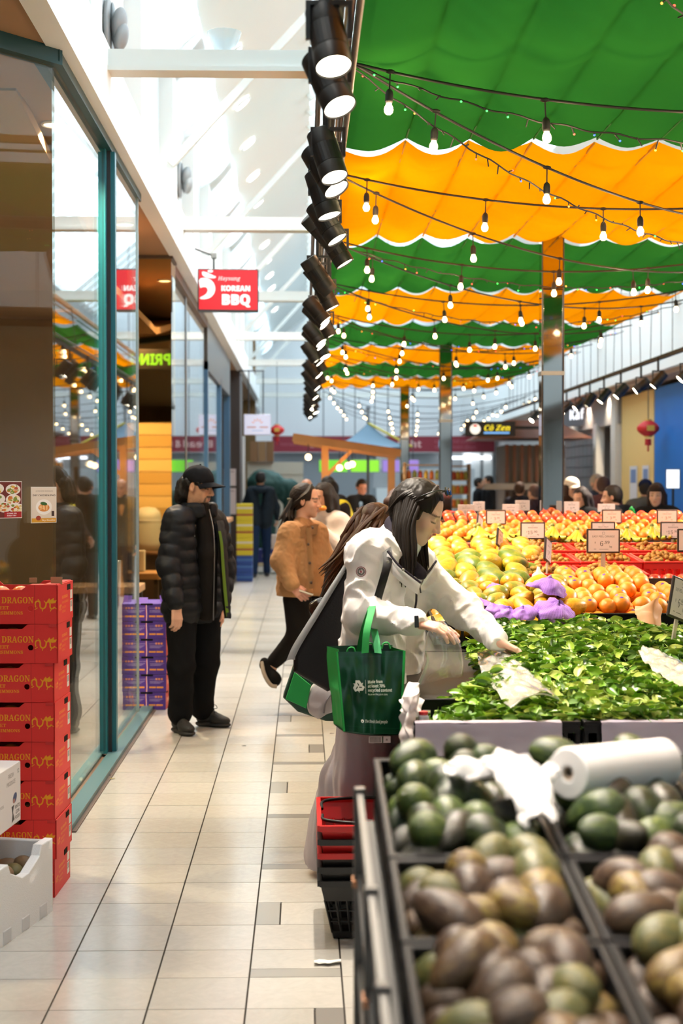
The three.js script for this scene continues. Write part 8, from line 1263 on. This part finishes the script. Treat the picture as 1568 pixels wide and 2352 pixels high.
  const tr = thing('goods_trolley', 'flat goods trolley with a navy crate in front of the man in jeans', 'trolley', [bp(612, 1300, 26.9).x, 0, -27.0]); mesh('deck', box(0.5, 0.05, 0.6, 0, 0.17, 0), M([0.5, 0.45, 0.3], 0.6), tr); for (const [x, z] of [[-0.2, 0.25], [0.2, 0.25], [-0.2, -0.25], [0.2, -0.25]]) mesh('wheel', place(new THREE.TorusGeometry(0.05, 0.022, 8, 16), x, 0.072, z, 0, Math.PI / 2), black, tr);
  const goods = [[0.5, 0.24, 0.4, 0.1, 0.195, 0.0, [0.01, 0.02, 0.16], 'navy crate on the goods trolley'], [0.14, 0.32, 0.14, 0.0, 0.44, 0.1, [0.35, 0.03, 0.03], 'red carton on the navy crate'], [0.12, 0.26, 0.14, 0.14, 0.44, 0.1, [0.6, 0.55, 0.5], 'white carton on the navy crate'], [0.16, 0.2, 0.14, -0.02, 0.77, 0.1, [0.04, 0.16, 0.4], 'blue carton on the trolley load']];
  for (const [w, h, d, x, y, z, c, label] of goods) { const o = thing('trolley_carton', label, 'carton', [tr.position.x + x, y, tr.position.z + z]); mesh('body', rbox(w, h, d, 0, h / 2, 0, 0.008), M(c, 0.6), o); mesh('label_strip', box(w * 0.7, h * 0.25, 0.004, 0, h * 0.55, d / 2 + 0.001), M([0.6, 0.55, 0.55], 0.6), o); }
  for (let k = 0; k < 9; k++) { const o = thing('stacked_carton', k < 3 ? 'blue carton at the foot of the stack beside the man in jeans' : k === 8 ? 'topmost yellow carton of the stack beside the man in jeans' : 'yellow carton in the stack beside the man in jeans', 'carton', [bp(562, 1250, 24.8).x, 0.003 + 0.142 * k, -24.8], 0, 'cartons beside the man in jeans'); mesh('body', rbox(0.26, 0.14, 0.3, 0, 0.07, 0, 0.006), M(k < 3 ? [0.02, 0.07, 0.3] : [0.62, 0.5, 0.02], 0.6), o); mesh('band', box(0.262, 0.03, 0.302, 0, 0.07 + 0.03 * (k % 2), 0), M(k < 3 ? [0.05, 0.15, 0.4] : k % 2 ? [0.3, 0.03, 0.03] : [0.65, 0.6, 0.5], 0.6), o); }
  for (const [y, h, label] of [[1.72, 0.3, 'upper pale notice on the dark column beyond the blue door frame'], [1.3, 0.46, 'lower pale notice on the dark column beyond the blue door frame']]) { const o = thing('notice', label, 'notice', [-1.3, y, -26.48]); mesh('sheet', box(0.22, h, 0.006), M([0.7, 0.6, 0.58], 0.7), o); mesh('heading', box(0.16, 0.02, 0.004, 0, h / 2 - 0.05, 0.004), M([0.4, 0.3, 0.3], 0.7), o); }
  // red paper lanterns
  const lantern = (p, r, label) => { const t = thing('paper_lantern', label, 'lantern', p); const g = grid(32, 14, (u, v) => { const a = -u * Math.PI * 2, s = Math.sin(Math.PI * (0.1 + 0.8 * v)), rad = r * s * (1 + 0.035 * Math.cos(16 * a)); return V(Math.cos(a) * rad, r * 0.72 * (v * 2 - 1), Math.sin(a) * rad); }); mesh('shade', g, M([0.6, 0.02, 0.02], 0.6), t); mesh('emblem', face(r * 0.7, r * 0.5, 0, 0, r * 1.03), M([0.65, 0.4, 0.06], 0.5), t); mesh('cap', [cyl(r * 0.35, r * 0.35, r * 0.14, 0, r * 0.76, 0), cyl(r * 0.35, r * 0.35, r * 0.14, 0, -r * 0.76, 0)], M([0.6, 0.42, 0.1], 0.4), t); mesh('tassel', [cyl(r * 0.28, r * 0.3, r * 0.6, 0, -r * 1.25, 0), bar(V(0, -r * 1.5, 0), V(0, -r * 2.1, 0), r * 0.08)], M([0.5, 0.015, 0.02], 0.7), t); mesh('cord', bar(V(0, r * 0.8, 0), V(0, r * 9.6, 0), 0.006), darkGrey, t); };
  lantern(bp(636, 988, 28.45), 0.135, 'red paper lantern beside the lilac sign'); lantern(bp(1488, 984, 20.5), 0.15, 'large red paper lantern before the yellow wall at right');
  // dark timber kiosk with its black sign
  const kx = bp(1180, 1000, 25).x, ki = thing('timber_kiosk', 'dark timber kiosk with slatted shutters and a flared roof behind the pole', 'kiosk', [kx + 0.3, 0, -25.6]), dk = M([0.05, 0.022, 0.012], 0.6);
  mesh('wall', box(1.0, 1.9, 1.2, 0.05, 1.3, 0), M([0.12, 0.10, 0.085], 0.7), ki); for (let k = 0; k < 8; k++) { mesh('slat', box(0.05, 0.62, 0.04, -0.42 + 0.125 * k, 1.95, 0.62), M([0.16, 0.06, 0.03], 0.6), ki); mesh('slat', box(0.05, 0.95, 0.04, -0.42 + 0.125 * k, 1.0, 0.62), dk, ki); }
  mesh('ledge', box(1.4, 0.1, 0.3, -0.1, 1.56, 0.7), M([0.3, 0.26, 0.23], 0.6), ki); mesh('roof', place(new THREE.CylinderGeometry(0.55, 1.35, 0.32, 4), 0, 2.52, 0, 0, Math.PI / 4), M([0.16, 0.045, 0.02], 0.6), ki); mesh('base', box(1.04, 0.4, 1.24, 0.05, 0.2, 0), dk, ki);
  const txc = canvasTex(512, 144, (g, w, h) => { g.fillStyle = '#15100c'; g.fillRect(0, 0, w, h); g.fillStyle = '#f3ece2'; g.beginPath(); g.arc(96, 76, 56, 0, 7); g.fill(); g.fillStyle = '#c03a2c'; g.beginPath(); g.arc(96, 52, 24, Math.PI, 0); g.fill(); g.fillStyle = '#ffe72e'; g.font = 'italic bold 84px serif'; g.fillText('Cô Zen', 182, 92, 280); g.fillStyle = '#6ea8e8'; g.fillRect(186, 106, 270, 20); });
  const sp = bp(1125, 985, 24.6), sg = thing('kiosk_sign', 'black lightbox sign reading Cô Zen in yellow script', 'sign', sp); mesh('case', rbox(0.82, 0.24, 0.1, 0, 0, 0, 0.01), black, sg); mesh('sign_face', face(0.8, 0.22, 0, 0, 0.052), new THREE.MeshStandardMaterial({ map: txc, emissive: 0xffffff, emissiveMap: txc, emissiveIntensity: 0.9, roughness: 0.4 }), sg); mesh('bracket', box(0.5, 0.05, 0.05, 0.6, 0.02, -0.02), black, sg);
  // right-hand row of shops
  struct('wall_right_fascia', [span(4.62, 4.8, 3.08, 5.6, 12, -44)], M([0.78, 0.78, 0.76], 0.6));
  struct('ceiling_right', [span(4.7, 5.6, 3.02, 3.08, 12, -44)], M([0.35, 0.25, 0.2], 0.7));
  const seg = (name, d0, d1, y0, y1, m) => struct(name, span(5.0, 5.12, y0, y1, -d0, -d1), m);
  const blue = M([0.0, 0.16, 0.62], 0.5), navyP = M([0.012, 0.035, 0.2], 0.5), yellow = M([0.72, 0.52, 0.2], 0.7);
  struct('wall_shop_blue', span(4.95, 5.1, 1.2, 2.95, -8, -21.1), blue); struct('wall_shop_yellow', span(4.95, 5.1, 1.25, 2.95, -21.15, -23.3), yellow);
  struct('wall_shop_navy', span(4.9, 5.1, 0, 1.22, -8, -23.3), navyP); struct('wall_shop_bulkhead', span(4.9, 5.1, 2.55, 3.05, -23.3, -29), M([0.2, 0.2, 0.21], 0.6));
  struct('wall_shop_post', [span(4.86, 5.0, 0, 3.05, -23.35, -23.7), span(4.86, 5.0, 0, 2.6, -24.9, -25.15), span(4.86, 4.96, 0, 3.05, -28.9, -29.1)], M([0.6, 0.58, 0.55], 0.5));
  { const w = tag(new THREE.Group(), null, null, null, 'structure'); w.name = 'wall_shop_tiled'; scene.add(w); mesh('backing', span(5.03, 5.2, 0, 2.55, -25.2, -28.8), M([0.28, 0.27, 0.27], 0.7), w); for (let r = 0; r < 12; r++) for (let c = 0; c < 9; c++) mesh('tile', span(5.0, 5.03, 0.2 + 0.19 * r, 0.375 + 0.19 * r, -25.25 - 0.39 * c, -25.62 - 0.39 * c), M([0.075 + 0.012 * ((r * 3 + c) % 3), 0.07, 0.075], 0.4), w); }
  struct('wall_right_inner', span(5.45, 5.55, 0, 3.05, -23, -30), M([0.08, 0.06, 0.05], 0.7));
  for (let k = 0; k < 3; k++) { const dl = thing('downlight', 'round downlight in the shop ceiling at right', 'ceiling light', [4.85, 3.015, -24 - 1.7 * k], 0, 'right shop downlights'); mesh('bezel', place(new THREE.TorusGeometry(0.09, 0.012, 8, 24), 0, 0, 0, Math.PI / 2), white, dl); mesh('lens', cyl(0.085, 0.085, 0.008), glow(0xfff0dc, 7), dl); const l = new THREE.SpotLight(0xffe8c8, 12, 0, 1.1, 0.6); l.position.set(4.85, 2.99, -24 - 1.7 * k); l.target.position.set(4.85, 0, -24 - 1.7 * k); l.castShadow = true; scene.add(l, l.target); }
  const txk = canvasTex(256, 96, (g, w, h) => { g.fillStyle = '#3a3c40'; g.fillRect(0, 0, w, h); g.fillStyle = '#f4f8ff'; g.font = 'bold 62px sans-serif'; g.fillText('Kafé', 50, 68); });
  const ks = thing('shop_sign', 'white glowing shop lettering on the grey bulkhead at right', 'sign', [4.88, 2.82, -26.3], -Math.PI / 2 + 0.3); mesh('panel', box(1.5, 0.4, 0.03), M([0.15, 0.15, 0.16], 0.5), ks); mesh('lettering', face(1.45, 0.38, 0, 0, 0.018), new THREE.MeshStandardMaterial({ map: txk, emissive: 0xffffff, emissiveMap: txk, emissiveIntensity: 1.2 }), ks);
  for (const [d, w, label] of [[21.6, 0.4, 'left blue and white notice on the yellow wall at right'], [22.4, 0.5, 'second notice on the yellow wall at right']]) { const o = thing('notice', label, 'notice', [4.94, 1.62, -d], -Math.PI / 2); mesh('sheet', box(w, 0.5, 0.006), M([0.65, 0.68, 0.75], 0.6), o); mesh('picture', box(w * 0.7, 0.2, 0.004, 0, 0.1, 0.004), M([0.15, 0.25, 0.5], 0.6), o); }
  const tv = thing('tablet_screen', 'white till screen in a black frame at the right edge', 'screen', bp(1545, 1100, 17.8), -0.3); mesh('case', rbox(0.17, 0.24, 0.02, 0, 0, 0, 0.006), black, tv); mesh('screen', face(0.15, 0.22, 0, 0, 0.0108), glow(0xdfe8f4, 1.2), tv); mesh('stand', bar(V(0, -0.1, -0.01), V(0, -0.5, -0.05), 0.015), black, tv);
  const tc = thing('till_counter', 'pale lilac lit counter at the right edge behind the woman with the fringe', 'counter', [4.15, 0, -17.6]); mesh('body', rbox(1.1, 1.1, 0.8, 0.1, 0.55, 0, 0.03), M([0.6, 0.55, 0.62], 0.4), tc); mesh('top', rbox(1.16, 0.06, 0.86, 0.1, 1.13, 0, 0.02), M([0.7, 0.7, 0.72], 0.3), tc);
  struct('trim_3', span(-1.0, 5.5, 2.5, 2.52, -43.1, -43.4), M([0.5, 0.5, 0.48], 0.6));
}

// scraps on the floor
{
  const p = at(752, 2222, 5.0), t = thing('paper_scrap', 'crumpled white paper scrap on the floor beside the stand', 'paper', [p.x, 0.002, -4.98]);
  mesh('sheet', sheet(10, 6, (u, v) => V(0.09 * (u - 0.5), 0.004 + 0.008 * Math.abs(noise(u * 5, v * 4, 3)), 0.04 * (v - 0.5) + 0.01 * noise(u * 4, v * 3, 1)), 0.001), M([0.75, 0.73, 0.7], 0.8), t);
  [[182, 1875, [0.5, 0.35, 0.05], 'yellow scrap by the end of the door track'], [258, 1790, [0.55, 0.45, 0.1], 'pale leaf scrap beside the door track'], [252, 1783, [0.05, 0.05, 0.05], 'dark leaf scrap beside the door track'], [560, 1716, [0.06, 0.055, 0.05], 'dark flattened scrap in the middle of the aisle'], [762, 1688, [0.12, 0.04, 0.03], 'reddish scrap below the green bag']].forEach(([x, y, c, label]) => {
    const d = 5520 / (y - 1112), q = at(x, y, d), o = thing('floor_scrap', label, 'scrap', [q.x, 0.002, -d], rr(0, 3)); mesh('leaf', sheet(5, 3, (u, v) => V(0.03 * (u - 0.5), 0.002 + 0.004 * Math.abs(noise(u * 3, v * 3, x)), 0.014 * (v - 0.5) * Math.sin(Math.PI * (0.1 + 0.8 * u))), 0.001), M(c, 0.8), o);
  });
}
renderer.render(scene, camera);
